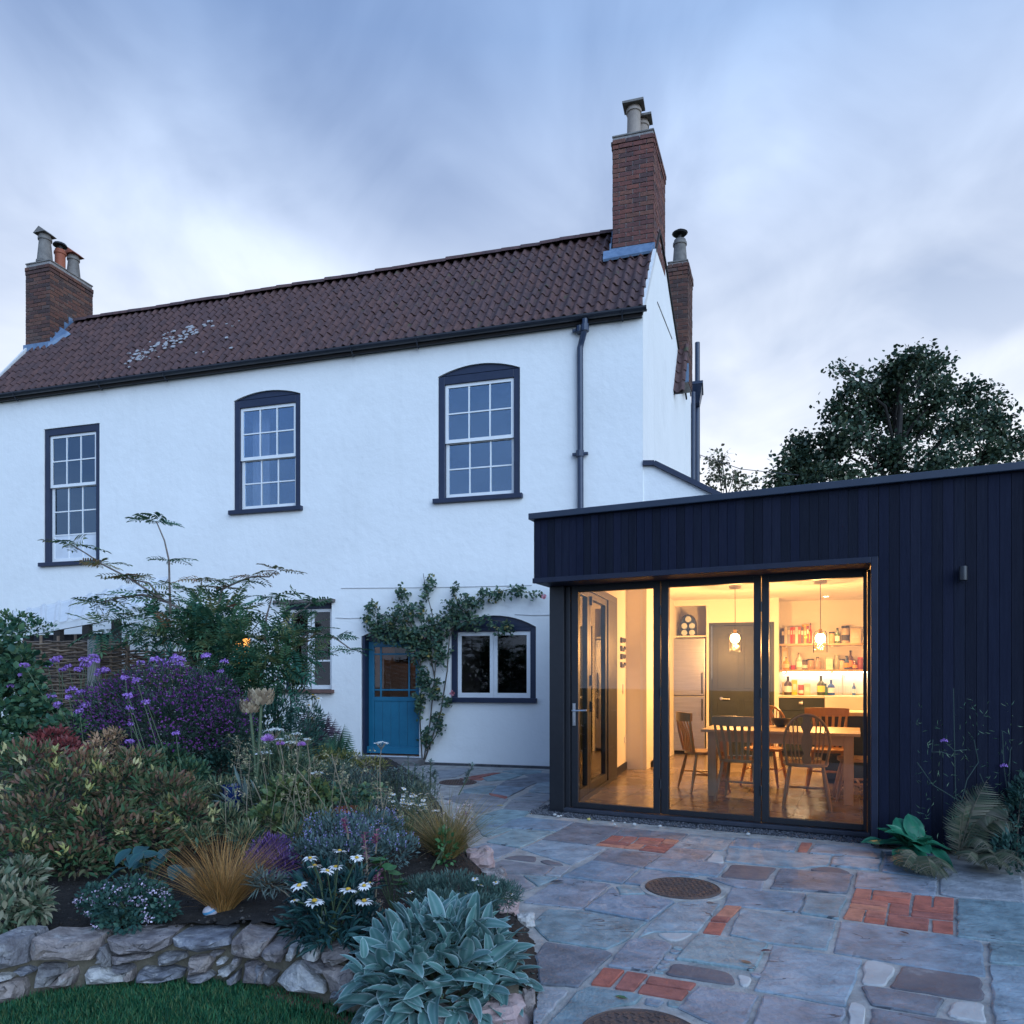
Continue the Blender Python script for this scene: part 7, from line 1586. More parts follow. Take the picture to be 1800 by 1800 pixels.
dz = bush('shasta_daisy', 'dark leaved clump of white ox eye daisies at the front of the bed', 'flowering plant', lumD, 900, .085, .018, M_DAISYL, M_GSTEM, up=.35, shell=.4, base=gb(585, 3.5))
m = MB(); b = Vector(dz.location)
for u, v, s in ((597, 1496, .95), (545, 1509, 1), (627, 1508, .9), (553, 1522, 1), (590, 1524, 1.0), (575, 1531, .95), (526, 1557, 1.15), (612, 1564, 1.2), (553, 1584, 1.3), (640, 1584, 1.2), (640, 1557, .9), (650, 1552, .6), (518, 1583, .6)):
    e = wp(u, v, 3.36+rnd.uniform(-.05, .05)); m.tube([b*0+Vector((rnd.uniform(-.08, .08), rnd.uniform(-.08, .08), 0)), (e-b)*.6+Vector((0, 0, .05)), e-b], .003, 4); daisy(dz, e, s*.74)
m.build('stem', M_GSTEM, dz)
wd = plant('white_daisy', 'small white daisies on thin stems beneath the small paned window', 'flowering plant', gb(540, 7.2)); b = Vector(wd.location); m = MB()
for u, v in ((513, 1196), (517, 1200), (553, 1225), (556, 1229), (550, 1222), (549, 1263), (505, 1275), (560, 1228), (543, 1240)):
    e = wp(u, v, 7.2); m.tube([Vector((rnd.uniform(-.1, .1), 0, 0)), (e-b)*.6+Vector((0, 0, .05)), e-b], .003, 4); daisy(wd, e, .9)
m.build('stem', M_GSTEM, wd)
ww_ = plant('white_starflower', 'drift of tiny white flowers before the silvery mound', 'flowering plant', gb(730, 5.6)); b = Vector(ww_.location); m = MB()
for i in range(46):
    u, v = (rnd.gauss(722, 14), rnd.gauss(1408, 9)) if i < 26 else (rnd.uniform(660, 770), rnd.uniform(1395, 1425)); e = wp(u, v, 5.6+rnd.uniform(-.2, .2)); m.tube([Vector(((u-730)/F*3, 0, 0)), (e-b)*.6, e-b], .002, 3); daisy(ww_, e, rnd.uniform(.32, .5), .6)
m.build('stem', M_GSTEM, ww_)
# --- umbels
M_UMB = leafmat('umbel_floret', [(.40, .46, .42), (.55, .60, .56), (.68, .70, .68)], .7)
def umbel(root, e, r, m):
    b = Vector(root.location); e = Vector(e); n = 70; a = rng.uniform(0, 6.28, n); q = np.sqrt(rng.random(n)); P = np.stack([q*np.cos(a)*r, q*np.sin(a)*r, .25*r*(1-q*q)], -1)
    A = unit(rng.normal(size=(n, 3))*np.array([1, 1, .3])); o = leaves('flower_head', ROUND, P-A*.01, A, np.array([[0, 0, 1.]])+rng.normal(size=(n, 3))*.3, r*.26, r*.26, rng.random(n), M_UMB, root); o.location = e-b
    for k in range(7): t = 2*math.pi*k/7; m.tube([e-b+Vector((0, 0, -r*.9)), e-b+Vector((math.cos(t)*r*.7, math.sin(t)*r*.7, 0))], .0025, 3)
um = plant('wild_carrot', 'pale flat topped umbels on long stems in the middle of the bed', 'flowering plant', gb(540, 5.1)); b = Vector(um.location); m = MB()
for u, v, r, foot in ((484, 1284, .068, (520, 1440)), (521, 1290, .035, (530, 1450)), (463, 1325, .06, (470, 1450)), (557, 1360, .05, (575, 1450)), (551, 1388, .085, (585, 1470)), (512, 1306, .055, (560, 1460)), (492, 1300, .03, (500, 1440)), (670, 1307, .05, (672, 1420)), (540, 1300, .03, (545, 1440))):
    m = MB(); Yu = 5.3+rnd.uniform(-.2, .2); e = wp(u, v, Yu); f = wp(foot[0], foot[1], Yu); m.tube([f-b, f.lerp(e, .35)+Vector((rnd.uniform(-.02, .02), 0, 0))-b, f.lerp(e, .7)+Vector((rnd.uniform(-.03, .03), 0, 0))-b, e-b+Vector((0, 0, -r*.9))], [.0045, .004, .0035, .003], 5); umbel(um, e, r, m); m.build('stem', M_DSTEM, um)
for pts in (((445, 1375), (465, 1420), (480, 1470)), ((505, 1410), (490, 1450), (470, 1500)), ((583, 1325), (600, 1390), (618, 1440)), ((520, 1350), (560, 1400), (590, 1450)), ((520, 1380), (535, 1440), (545, 1490))): m = MB(); m.tube([wp(u, v, 5.0)-b for u, v in pts], .0035, 5); m.build('stem', M_DSTEM, um)
wy = plant('seed_stalks', 'thin dry seed stalks criss-crossing the middle of the bed', 'plant', gb(500, 5.2)); b = Vector(wy.location); m = MB(); P = []
for i in range(46):
    u0 = rnd.uniform(380, 700); Yw = 5.2+rnd.uniform(-.5, .9); v1 = rnd.uniform(1300, 1400)+max(0, (u0-560))*.35; e = wp(u0+rnd.uniform(-40, 40), v1, Yw); f = Vector(gb(u0, Yw)); q = f.lerp(e, .55)+Vector((rnd.uniform(-.05, .05), 0, rnd.uniform(0, .05)))
    m.tube([f-b, q-b, e-b], [.003, .0024, .0016], 4)
    for k in range(rnd.randrange(3, 7)):
        t = rnd.uniform(.5, 1); c = q.lerp(e, t); h = c+Vector((rnd.uniform(-.09, .09), rnd.uniform(-.05, .05), rnd.uniform(.0, .07))); m.tube([c-b, h-b], .0012, 3); P += [(h-b+Vector((rnd.gauss(0, .008), rnd.gauss(0, .008), rnd.gauss(0, .008))))[:] for _ in range(5)]
m.build('stem', M_DSTEM, wy); leaves('seed_head', SIMPLE, P, rdir(len(P)), rdir(len(P)), .018, .012, rng.random(len(P)), leafmat('buff_seed', [(.09, .09, .05), (.2, .17, .1), (.3, .26, .17), (.16, .18, .08)], .7), wy)
mixp = [((300, 1420), 5.0, 26), ((350, 1470), 4.8, 24), ((430, 1470), 4.7, 30), ((520, 1470), 4.7, 26), ((560, 1440), 4.9, 26), ((640, 1440), 5.1, 24), ((700, 1460), 5.0, 26), ((400, 1440), 5.0, 30), ((330, 1390), 5.3, 30), ((390, 1395), 5.5, 34), ((500, 1445), 4.9, 24)]
bush('self_sown_plant', 'mixed feathery green and straw growth knitting the middle of the bed together', 'plant', [lump(u, v, y, r, r*.8) for (u, v), y, r in mixp], 3600, .06, .009, leafmat('mixed_wild_leaf', [(.02, .05, .04), (.04, .085, .05), (.08, .12, .06), (.14, .15, .08), (.2, .17, .1)]), M_GSTEM, tpl=SIMPLE, up=.9, shell=.1)
# --- artichoke heads
M_ARTI = mat('dry_bract', [(.17, .13, .085), (.28, .22, .15), (.34, .28, .2)], .8, 20, 4)
def artichoke(root, e, r, tuft):
    b = Vector(root.location); m = MB(); n = 0
    P, A, N, LL, T_ = [], [], [], [], []
    for ring in range(5):
        for k in range(12):
            a = 2*math.pi*(k+.5*(ring % 2))/12; z = -.55+.25*ring; rr = math.cos(z*.9)*.8; P.append((rr*r*math.cos(a), rr*r*math.sin(a), z*r)); A.append((math.cos(a)*.7, math.sin(a)*.7, .8)); N.append((math.cos(a), math.sin(a), -.3)); LL.append(r*.75); T_.append(rnd.random())
    o = leaves('flower_head', OVAL, P, A, N, np.array(LL), np.array(LL)*.6, np.array(T_), M_ARTI2, root); o.location = Vector(e)-b
    if tuft: q = rdir(60); q[:, 2] = np.abs(q[:, 2])+.6; t = leaves('thistle_tuft', SIMPLE, np.zeros((60, 3))+np.array([0, 0, r*.3]), q, rdir(60), r*1.1, .006, rng.random(60), M_THIS, o)
M_ARTI2 = leafmat('dry_bract_leaf', [(.13, .095, .065), (.24, .185, .125), (.34, .28, .2)], .8, .05); M_THIS = leafmat('thistle_floret', [(.30, .14, .40), (.42, .22, .5)], .6)
ar = plant('globe_artichoke', 'tall globe artichoke with two dried buff heads', 'plant', gb(450, 5.3)); b = Vector(ar.location); m = MB()
for u, v, r, f, tf in ((459, 1229, .082, (447, 1420), False), (440, 1245, .066, (452, 1430), True)):
    e = wp(u, v, 5.5); ft = wp(*f, 5.4); m.tube([ft-b, ft.lerp(e, .5)+Vector((.01, 0, 0))-b, e-b-Vector((0, 0, r*.5))], [.014, .012, .011], 7); artichoke(ar, e, r, tf)
m.build('stem', M_GSTEM, ar, True)
q = lump(430, 1420, 5.2, 40, 40); foliage(ar, [q, lump(470, 1440, 5.2, 30, 30)], 60, .13, .018, M_SILV, up=.3)
th = plant('thistle', 'mauve thistle flowers among the umbels', 'flowering plant', gb(490, 5.4)); b = Vector(th.location); m = MB()
for u, v, r in ((471, 1303, .055), (493, 1310, .035), (530, 1311, .035)):
    e = wp(u, v, 5.35); m.tube([Vector(((u-490)/F*4, 0, 0)), (e-b)*.6, e-b], .005, 5); n = 90; qd = rdir(n); qd[:, 2] = np.abs(qd[:, 2]); o = leaves('flower_head', SIMPLE, qd*.2*r, qd+np.array([0, 0, .3]), rdir(n), r*.9, .007, rng.random(n), M_THIS, th); o.location = e-b
m.build('stem', M_GSTEM, th)
# --- grasses
def grass(label, base, n, h, spread, lean, mt, w=.005, name='grass_tuft'):
    root = plant(name, label, 'ornamental grass', base, 'golden grass tufts'); a = rng.uniform(0, 6.28, n); q = np.sqrt(rng.random(n)); P = np.stack([np.cos(a)*q*.06, np.sin(a)*q*.06, np.zeros(n)], -1)
    tilt = q*spread*rng.uniform(.55, 1.15, n)+rng.normal(size=n)*.13; A = np.stack([np.sin(tilt)*np.cos(a)+lean, np.sin(tilt)*np.sin(a), np.cos(tilt)], -1); N = np.stack([-np.cos(a)*.9, -np.sin(a)*.9, np.full(n, .5)], -1)
    A = unit(A)
    A = unit(A+rng.normal(size=(n, 3))*.09); s = rng.uniform(.45, 1.15, n); N = N+rng.normal(size=(n, 3))*.5; leaves('blades', BLADE, P, A, N, h*s, w, rng.random(n), mt, root, kind='stuff'); return root
M_GOLD = leafmat('golden_blade', [(.10, .075, .03), (.22, .12, .04), (.34, .17, .05), (.40, .24, .09)], .5, .3)
grass('golden orange tuft of fine grass behind the stone wall', gb(392, 4.0), 900, .43, .52, .04, M_GOLD, .0034)
grass('golden green tuft of fine grass beside the patio and pink rock', gb(785, 5.0), 1100, .45, .62, .0, leafmat('green_gold_blade', [(.06, .08, .035), (.14, .12, .04), (.26, .17, .06), (.30, .24, .13)], .5, .3), .0035)
gr2 = plant('seed_grass', 'wispy pinkish seed heads above the right grass tuft', 'plant', gb(800, 5.1)); b = Vector(gr2.location); m = MB(); P = []
for i in range(34):
    u, v = rnd.uniform(770, 832), rnd.uniform(1402, 1470); e = wp(u, v, 5.1+rnd.uniform(-.15, .15)); m.tube([Vector((rnd.uniform(-.06, .06), rnd.uniform(-.06, .06), 0)), (e-b)*.6, e-b], .0018, 3); P += [((e-b)+Vector((rnd.gauss(0, .012), rnd.gauss(0, .012), rnd.gauss(0, .02))))[:] for _ in range(9)]
m.build('stem', M_DSTEM, gr2); leaves('seed_head', SIMPLE, P, rdir(len(P)), rdir(len(P)), .014, .008, rng.random(len(P)), leafmat('pink_seed', [(.20, .15, .14), (.34, .26, .25), (.5, .42, .42)], .7), gr2)
# --- catmint, heather, mats
M_CAT = leafmat('catmint_leaf', [(.03, .06, .06), (.055, .095, .09), (.09, .13, .13)], .7)
lumC = [lump(590, 1465, 4.6, 60, 38), lump(640, 1480, 4.5, 50, 34), lump(545, 1492, 4.4, 36, 24), lump(695, 1492, 4.5, 44, 30), lump(600, 1495, 4.35, 60, 24), lump(660, 1450, 4.8, 50, 24)]
cm = bush('catmint', 'grey green catmint mound with hazy blue flowers behind the daisies', 'flowering plant', lumC, 4200, .032, .012, M_CAT, M_GSTEM, tpl=SIMPLE, up=.8, shell=.25)
P, d = lump_points(lumC, 330, .9); k = d[:, 2] > -.2; P, d = P[k], d[k]; Pn = np.repeat(P, 5, 0)+np.tile(np.arange(5)[:, None]*np.array([[0, 0, .009]]), (len(P), 1)); leaves('flower_spike', SIMPLE, Pn-np.array(cm.location[:]), rdir(len(Pn)), rdir(len(Pn)), .012, .009, rng.random(len(Pn)), leafmat('catmint_flower', [(.09, .08, .18), (.15, .14, .28), (.22, .2, .36)], .7), cm, kind='stuff')
lumH = [lump(478, 1500, 4.5, 40, 34), lump(455, 1520, 4.4, 30, 28), lump(500, 1520, 4.4, 30, 28)]
hb = bush('heather', 'purple heather like clump right of the orange grass tuft', 'flowering plant', lumH, 2600, .03, .006, leafmat('heather_flower', [(.035, .02, .06), (.08, .04, .14), (.13, .06, .22)], .7), M_WOOD, tpl=SIMPLE, up=.7, shell=.25)
lumM = [lump(745, 1565, 3.95, 44, 24), lump(800, 1560, 3.95, 50, 26), lump(855, 1568, 3.9, 44, 24), lump(890, 1574, 3.85, 30, 20), lump(770, 1590, 3.75, 44, 22), lump(840, 1590, 3.75, 44, 18)]
M_MATL = leafmat('santolina_leaf', [(.025, .06, .055), (.05, .10, .085), (.085, .14, .12)], .7)
mt_ = bush('santolina_mat', 'low blue green feathery mat spilling on to the patio', 'ground cover plant', lumM, 5600, .034, .005, M_MATL, M_GSTEM, tpl=SIMPLE, up=.8, shell=.3, base=gb(810, 3.9))
m = MB(); b = Vector(mt_.location)
for u, v in ((721, 1568), (750, 1570), (835, 1545), (845, 1556), (818, 1571), (898, 1572), (872, 1551), (705, 1590), (760, 1597)):
    e = wp(u, v, 3.85); m.tube([Vector(((u-810)/F*3.5, 0, 0)), e-b], .002, 3); daisy(mt_, e, .42)
m.build('stem', M_GSTEM, mt_)
# --- small flowered shrub by the wall, hosta, silver sprig
lumS = [lump(215, 1592, 3.8, 60, 34), lump(170, 1580, 3.85, 36, 26), lump(265, 1580, 3.85, 36, 28), lump(290, 1600, 3.8, 24, 20), lump(215, 1620, 3.7, 46, 18), lump(230, 1560, 3.9, 40, 18)]
ss = bush('oregano', 'low dark bush with pale mauve flower clusters above the wall', 'flowering plant', lumS, 2400, .026, .017, M_DARK, M_GSTEM, up=.4, shell=.4)
P, d = lump_points(lumS, 60, .98); k = d[:, 2] > -.1; P = np.repeat(P[k], 9, 0)+rng.normal(size=(k.sum()*9, 3))*.012; leaves('flower_head', SIMPLE, P-np.array(ss.location[:]), rdir(len(P)), rdir(len(P)), .014, .011, rng.random(len(P)), leafmat('mauve_floret', [(.16, .12, .2), (.32, .26, .36), (.45, .4, .48)], .7), ss, kind='stuff')
def bigleaf_mesh(L, W, fold, droop, mt, wav=.0, n=7, rim=True, seed=0):
    """a large leaf as its own mesh: cupped blade with midrib and a paler rim carried by 'tint'"""
    r = random.Random(seed); m = MB(); k = 7; vs, tt, fs = [], [], []
    for i in range(n+1):
        t = i/n; w = W*.5*(math.sin(math.pi*min(1, .06+.90*t**.85))**.75)*(1 if i < n else .12); y = L*t; z = -droop*L*t*t
        for j in range(k):
            s = -1+2*j/(k-1); zz = z+fold*w*(abs(s)**1.5)+wav*w*math.sin(6*t+4*s+seed)*abs(s); vs.append((w*s, y*(1-.12*t*droop), zz)); tt.append(1.0 if abs(s) > .99 or i == n else (.62 if j == k//2 else .25+.15*abs(s)))
    for i in range(n):
        for j in range(k-1): a = i*k+j; fs.append((a, a+1, a+k+1, a+k))
    b = len(vs)
    me = MB(); me.v = vs; me.f = fs; me.t = tt; return me.mesh('leaf', mt, True, fix=False)
def rosette(root, mesh_list, items):
    b = Vector(root.location)
    for (p, yaw, pitch, roll, sc) in items:
        M = Matrix.Rotation(yaw, 4, 'Z') @ Matrix.Rotation(pitch, 4, 'X') @ Matrix.Rotation(roll, 4, 'Y'); o = inst('leaf', mesh_list[rnd.randrange(len(mesh_list))], root, Vector(p), M.to_euler(), (sc, sc, sc))
M_HOSTA = leafmat('hosta_leaf', [(.012, .05, .055), (.018, .062, .065), (.03, .08, .075)], .4)
HM = [bigleaf_mesh(.12, .085, .2, .35, M_HOSTA, .1, seed=i) for i in range(3)]
ho = plant('blue_leaved_plant', 'blue green broad leaved plant under the variegated shrub', 'plant', gb(260, 4.35)); b = Vector(ho.location); m = MB(); it = []
for u, v in ((230, 1492), (255, 1488), (278, 1500), (300, 1492), (238, 1512), (262, 1520), (245, 1538), (275, 1510), (225, 1525), (310, 1520), (290, 1505), (252, 1500), (235, 1500), (320, 1527)):
    e = wp(u, v, 4.3+rnd.uniform(-.12, .12))-b; m.tube([Vector((rnd.uniform(-.04, .04), rnd.uniform(-.04, .04), 0)), e], .003, 4); it.append((e, rnd.uniform(2.2, 4.2), R(rnd.uniform(-25, 15)), rnd.uniform(-.3, .3), rnd.uniform(.8, 1.15)))
m.build('stem', M_GSTEM, ho); rosette(ho, HM, it)
sv = plant('silver_sprig', 'small silvery sprig on bare soil beside the daisies', 'plant', gb(480, 4.0)); foliage(sv, [lump(478, 1555, 4.0, 32, 14), lump(460, 1548, 4.0, 16, 14)], 160, .075, .008, M_SILV, tpl=SIMPLE, up=.3, shell=.2)
m = MB(); b = Vector(sv.location); m.tube([wp(478, 1556, 4.0)-b, wp(500, 1568, 3.95)-b, wp(515, 1582, 3.9)-b], .004, 5); m.build('stem', M_DSTEM, sv)
# --- spikes: pink penstemon, grey stachys spires
def spikes(name, label, base, items, mt, stem, r=.013, cat='flowering plant', n=40, group=None):
    root = plant(name, label, cat, base, group); b = Vector(base); m = MB()
    for (u, v, Y, u2, v2, f) in items:
        e = wp(u, v, Y); s = wp(u2, v2, Y); m = MB(); m.tube([s-b, s.lerp(e, .5)+Vector((rnd.uniform(-.01, .01), 0, 0))-b, e-b], [.005, .004, .003], 5); m.build('stem', stem, root); t = rng.uniform(1-f, 1, n)[:, None]; S_, E_ = np.array(s[:]), np.array(e[:]); d = rdir(n)*np.array([1, 1, .3])
        leaves('flower_spike', OVAL, S_+(E_-S_)*t+d*r*.3-np.array(b[:]), d+np.array([0, 0, .4]), np.array([[0, 0, 1.]])+d*.3, r*1.6*(1.25-.6*t[:, 0]*0), r*.9, rng.random(n), mt, root)
    return root
spikes('salvia', 'crimson and pink flower spikes rising right of the daisies', gb(650, 3.9), [(603, 1440, 4.2, 612, 1475, .8), (640, 1462, 4.1, 652, 1600, .35), (662, 1460, 4.2, 660, 1500, .6), (665, 1530, 3.8, 662, 1620, .3)], leafmat('crimson_floret', [(.13, .03, .08), (.22, .06, .13), (.30, .12, .18)], .6), M_DSTEM, .014)
spikes('dry_spike', 'dried straw coloured seed stems right of the daisies', gb(655, 3.6), [(643, 1490, 3.8, 655, 1620, .5), (652, 1545, 3.7, 648, 1640, .8), (668, 1580, 3.6, 660, 1650, .7), (640, 1560, 3.7, 656, 1650, .6), (675, 1600, 3.6, 668, 1650, .6)], leafmat('dry_floret', [(.08, .06, .06), (.17, .13, .11), (.26, .2, .17)], .8), M_DSTEM, .012, 'plant')
spikes('stachys_spire', 'grey woolly flower spires standing before the white wall', gb(725, 6.4), [(717, 1328, 6.4, 716, 1400, .75), (731, 1342, 6.4, 728, 1400, .6), (757, 1338, 6.4, 756, 1400, .7), (706, 1345, 6.3, 708, 1400, .6), (744, 1350, 6.3, 742, 1410, .6), (695, 1352, 6.5, 697, 1400, .5), (831, 1344, 6.0, 806, 1398, .6), (764, 1356, 6.3, 764, 1400, .5), (684, 1350, 6.5, 686, 1400, .5)], M_SILV, M_GSTEM, .019, 'plant', 60)
spikes('violet_spire', 'single violet flower spire beside the right grass tuft', gb(820, 5.3), [(821, 1428, 5.3, 818, 1500, .35)], leafmat('violet_floret', [(.06, .02, .14), (.10, .04, .22)], .6), M_GSTEM, .014)
# --- nasturtium
M_NAST = leafmat('nasturtium_leaf', [(.02, .075, .028), (.03, .10, .035), (.05, .13, .05)], .5)
NM = [bigleaf_mesh(.085, .095, .12, .1, M_NAST, .15, seed=3+i) for i in range(2)]
na_ = plant('nasturtium', 'bright green round leaved plant right of the daisies', 'plant', gb(690, 4.0)); b = Vector(na_.location); m = MB(); it = []
for u, v in ((660, 1518), (675, 1528), (690, 1520), (668, 1508), (705, 1535), (712, 1548), (682, 1512), (655, 1530), (716, 1556)):
    e = wp(u, v, 3.95+rnd.uniform(-.08, .08))-b; m.tube([Vector((0, 0, 0)), e], .003, 4); it.append((e, rnd.uniform(2, 4.5), R(rnd.uniform(-5, 35)), rnd.uniform(-.3, .3), rnd.uniform(.85, 1.2)))
m.build('stem', M_GSTEM, na_); rosette(na_, NM, it)
nb_ = gb(790, 4.9); bush('self_sown_plant', 'bright green upright seedling inside the right grass tuft', 'plant', [lump(785, 1490, 4.85, 16, 34), lump(775, 1475, 4.85, 12, 20)], 90, .04, .03, M_NAST, M_GSTEM)
# --- lamb's ear: every leaf an object
M_LAMB = mat('woolly_leaf', [(.85, .85, .85), (1.12, 1.12, 1.12)], .9, 9, 4, attr=[(.05, .135, .125), (.085, .185, .175), (.15, .25, .245), (.34, .44, .44)], bump=.25, bscale=120, spec=.2, transl=.08, rand=[(1, 1, 1), (.85, .92, .9), (1.1, 1.08, 1.1), (.92, 1, 1), (1.18, 1.15, 1.16)])
LM = [bigleaf_mesh(ll, ww, f, dr, M_LAMB, wv, 8, seed=i) for i, (ll, ww, f, dr, wv) in enumerate(((.19, .078, .35, .10, .10), (.17, .080, .2, .35, .16), (.20, .082, .3, .55, .12), (.15, .070, .5, .15, .18), (.18, .084, .15, .85, .14), (.21, .076, .4, .25, .08)))]
le = plant('lambs_ear', 'big clump of silver green woolly leaves spilling over the wall corner', 'plant', gb(778, 3.22, .0)); b = Vector(le.location); m = MB()
items = []; cD = Vector((0, .02, .0)); n = 165
for i in range(n):                                   # crowns spread over a dome, the lower ones hanging over the wall
    t = (i+.5)/n; a = i*2.399963; zz = 1-1.5*t; q = math.sqrt(max(0, 1-min(1, zz*zz))); zz2 = zz if zz > 0 else zz*1.0
    if math.sin(a) > .45 and zz < -.05: continue
    d = Vector((math.cos(a)*q, math.sin(a)*q, zz2)); p = cD+Vector((d.x*.335, d.y*.25, .03+d.z*(.27 if d.z > 0 else .30)))
    m.tube([cD*.2+Vector((d.x*.08, d.y*.06, -.02)), p*.7+Vector((0, 0, .02)), p], .006, 5); out = math.atan2(d.y, d.x); el0 = 78*max(0, zz)**.8-(38*max(0, -zz))
    for j in range(5):
        yaw = out-math.pi/2+(j-2)*(1.05-.45*(zz < 0))+rnd.uniform(-.35, .35); elev = R(el0+rnd.gauss(4, 17)-(6 if j in (0, 4) else 0)); items.append((p+Vector((rnd.uniform(-.02, .02), rnd.uniform(-.02, .02), rnd.uniform(-.02, .02))), yaw, elev, rnd.gauss(0, .45), rnd.uniform(.5, 1.0)))
for (u, v, yaw, el) in ((622, 1668, .3, 80), (618, 1690, 1.2, 40), (625, 1700, -.4, 20), (610, 1735, 2.0, -10), (632, 1705, 2.6, 30), (615, 1712, 1.7, 15)):
    e = wp(u+8, v+12, 3.05)-b; items.append((e, yaw, R(el), .2, .6))
m.build('stem', M_GSTEM, le, True); rosette(le, LM, items); le.scale = (.94, .94, .94)
# --- painted stone, pots
m = MB(); c = wp(370, 1603, 3.95); vs = []
def painted():
    o = empty('painted_stone', (c.x, c.y, c.z-.03), 0, 'round painted stone striped blue and white at the foot of the orange grass', 'painted stone')
    m = MB(); m.ball((0, 0, .03), .042, 18, 12, (1.0, .8, .85)); m.build('stone', mat('white_paint_stone', [(.42, .40, .46), (.55, .53, .58)], .5, 20, 4), o, True)
    m = MB(); M0 = Matrix.Translation((0, 0, .03)) @ Matrix.Rotation(R(-18), 4, 'Y') @ Matrix.Rotation(R(12), 4, 'X')
    def sph(z0, z1, k): return [(math.sqrt(max(0, 1-z*z))*.0424*k, z*.0362*k) for z in np.linspace(z0, z1, 5)]
    m.lathe(sph(.1, .42, 1.004), (0, 0, 0), 18, M0 @ Matrix.Diagonal((1, .81, 1, 1))); m.build('blue_band', mat('blue_paint', [(.05, .22, .42), (.08, .30, .5)], .45, 20, 3), o, True)
painted()
M_BLUEPOT = mat('blue_glaze', [(.010, .022, .10), (.018, .04, .16)], .25, 5, 4, coat=.4)
def potted(u, v, Y, r, h, mt, label):
    e = wp(u, v, Y); o = empty('plant_pot', (e.x, e.y, e.z-h), 0, label, 'plant pot'); m = MB(); m.lathe([(r*.68, 0), (r*.72, .01), (r*.97, h*.86), (r*1.06, h*.88), (r*1.08, h), (r*.98, h), (r*.92, h*.85), (r*.6, .02)], (0, 0, 0), 24); m.build('pot', mt, o, True)
    m = MB(); m.lathe([(r*.93, h*.86), (.001, h*.88)], (0, 0, 0), 20); m.build('compost', M_SOIL, o)
potted(411, 1380, 5.4, .085, .19, M_BLUEPOT, 'blue glazed plant pot half hidden in the middle of the bed')
potted(606, 1432, 5.0, .06, .13, M_BLUEPOT, 'small cobalt pot behind the catmint')
potted(614, 1420, 5.25, .10, .18, M_POTRED, 'terracotta pot rim showing behind the catmint')
bush('pot_plant', 'green round leaved plant growing from the terracotta pot', 'plant', [lump(620, 1400, 5.25, 34, 16), lump(655, 1390, 5.3, 26, 14), lump(600, 1390, 5.3, 22, 14)], 420, .03, .028, leafmat('pot_leaf', [(.02, .06, .04), (.04, .09, .055), (.10, .13, .05)]), M_GSTEM, up=.1)
# --- climbing rose on the front wall
M_ROSE = leafmat('rose_leaf', [(.014, .036, .028), (.026, .062, .042), (.05, .09, .05), (.10, .10, .04), (.22, .17, .05)])
rr_ = H.w(H.px(742, 1340, -.15)[0], -.15, 0); rose = plant('climbing_rose', 'climbing rose trained over the blue door and casement window', 'climbing plant', rr_); b = Vector(rr_)
def hw(u, v, y=-.10): x, z = H.px(u, v, y); return H.w(x, y, z)
m = MB()
for pts in ([(745, 1335), (756, 1270), (764, 1190), (768, 1130), (760, 1080), (748, 1035), (744, 1008)], [(747, 1335), (775, 1250), (786, 1180), (790, 1120), (812, 1075), (850, 1045), (895, 1036), (950, 1046)], [(742, 1335), (738, 1260), (742, 1180), (728, 1110), (705, 1060), (700, 1040)], [(742, 1180), (720, 1125), (680, 1092), (648, 1068)], [(768, 1130), (800, 1100), (845, 1088), (880, 1092), (900, 1108)], [(764, 1190), (752, 1130), (715, 1095), (672, 1080), (640, 1090)], [(812, 1075), (800, 1048), (798, 1030)], [(750, 1320), (768, 1290), (778, 1262)]):
    m.tube([hw(u, v, -.09-.03*math.sin(u*.1))-b for u, v in pts], [.012*(1-.65*i/(len(pts)-1)) for i in range(len(pts))], 6)
m.build('stem', mat('rose_stem', [(.06, .055, .045), (.11, .09, .07)], .8, 14, 4), rose, True)
def hl(u, v, ru, rv): q = hw(u, v, -.13); s = q.y/F; return (np.array(q[:]), np.array([ru*s, .11, rv*s]))
lumR = [hl(690, 1088, 38, 20), hl(675, 1122, 34, 10), hl(715, 1130, 26, 12), hl(655, 1112, 16, 10), hl(725, 1072, 34, 22), hl(765, 1105, 44, 30), hl(800, 1085, 42, 26), hl(835, 1058, 34, 18), hl(870, 1042, 30, 13), hl(910, 1040, 26, 10), hl(940, 1046, 18, 8), hl(850, 1095, 40, 12), hl(885, 1105, 18, 14), hl(740, 1140, 26, 34), hl(720, 1115, 26, 18), hl(770, 1145, 26, 26), hl(745, 1195, 15, 34), hl(738, 1240, 12, 28), hl(765, 1215, 14, 24), hl(770, 1270, 16, 20), hl(750, 1298, 12, 22), hl(652, 1068, 14, 12), hl(646, 1092, 12, 12), hl(664, 1100, 22, 14), hl(708, 1045, 10, 16), hl(748, 1040, 9, 16), hl(757, 1020, 12, 10), hl(800, 1035, 10, 10), hl(795, 1060, 16, 14), hl(700, 1115, 34, 14), hl(785, 1235, 10, 10)]
n = 980; P, d = lump_points(lumR, n, .15); per = 5; A0_ = unit(rng.normal(size=(n, 3))+np.array([-.1, -.5, -.2])); P5 = []; A5 = []
P5 = np.repeat(P, per, 0)+rng.normal(size=(n*per, 3))*.022; A5 = np.repeat(A0_, per, 0)+rng.normal(size=(n*per, 3))*.75
leaves('foliage', OVAL, P5-np.array(b[:]), A5, np.array([[-.25, -.8, .6]])+rng.normal(size=(n*per, 3))*.4, .062*rng.uniform(.7, 1.2, n*per), .040*rng.uniform(.7, 1.2, n*per), np.clip(rng.random(n*per)*.62+.38*(np.repeat(rng.random(n), per) > .93), 0, 1), M_ROSE, rose)
M_RPET = leafmat('pink_petal', [(.40, .16, .20), (.55, .26, .30)], .6)
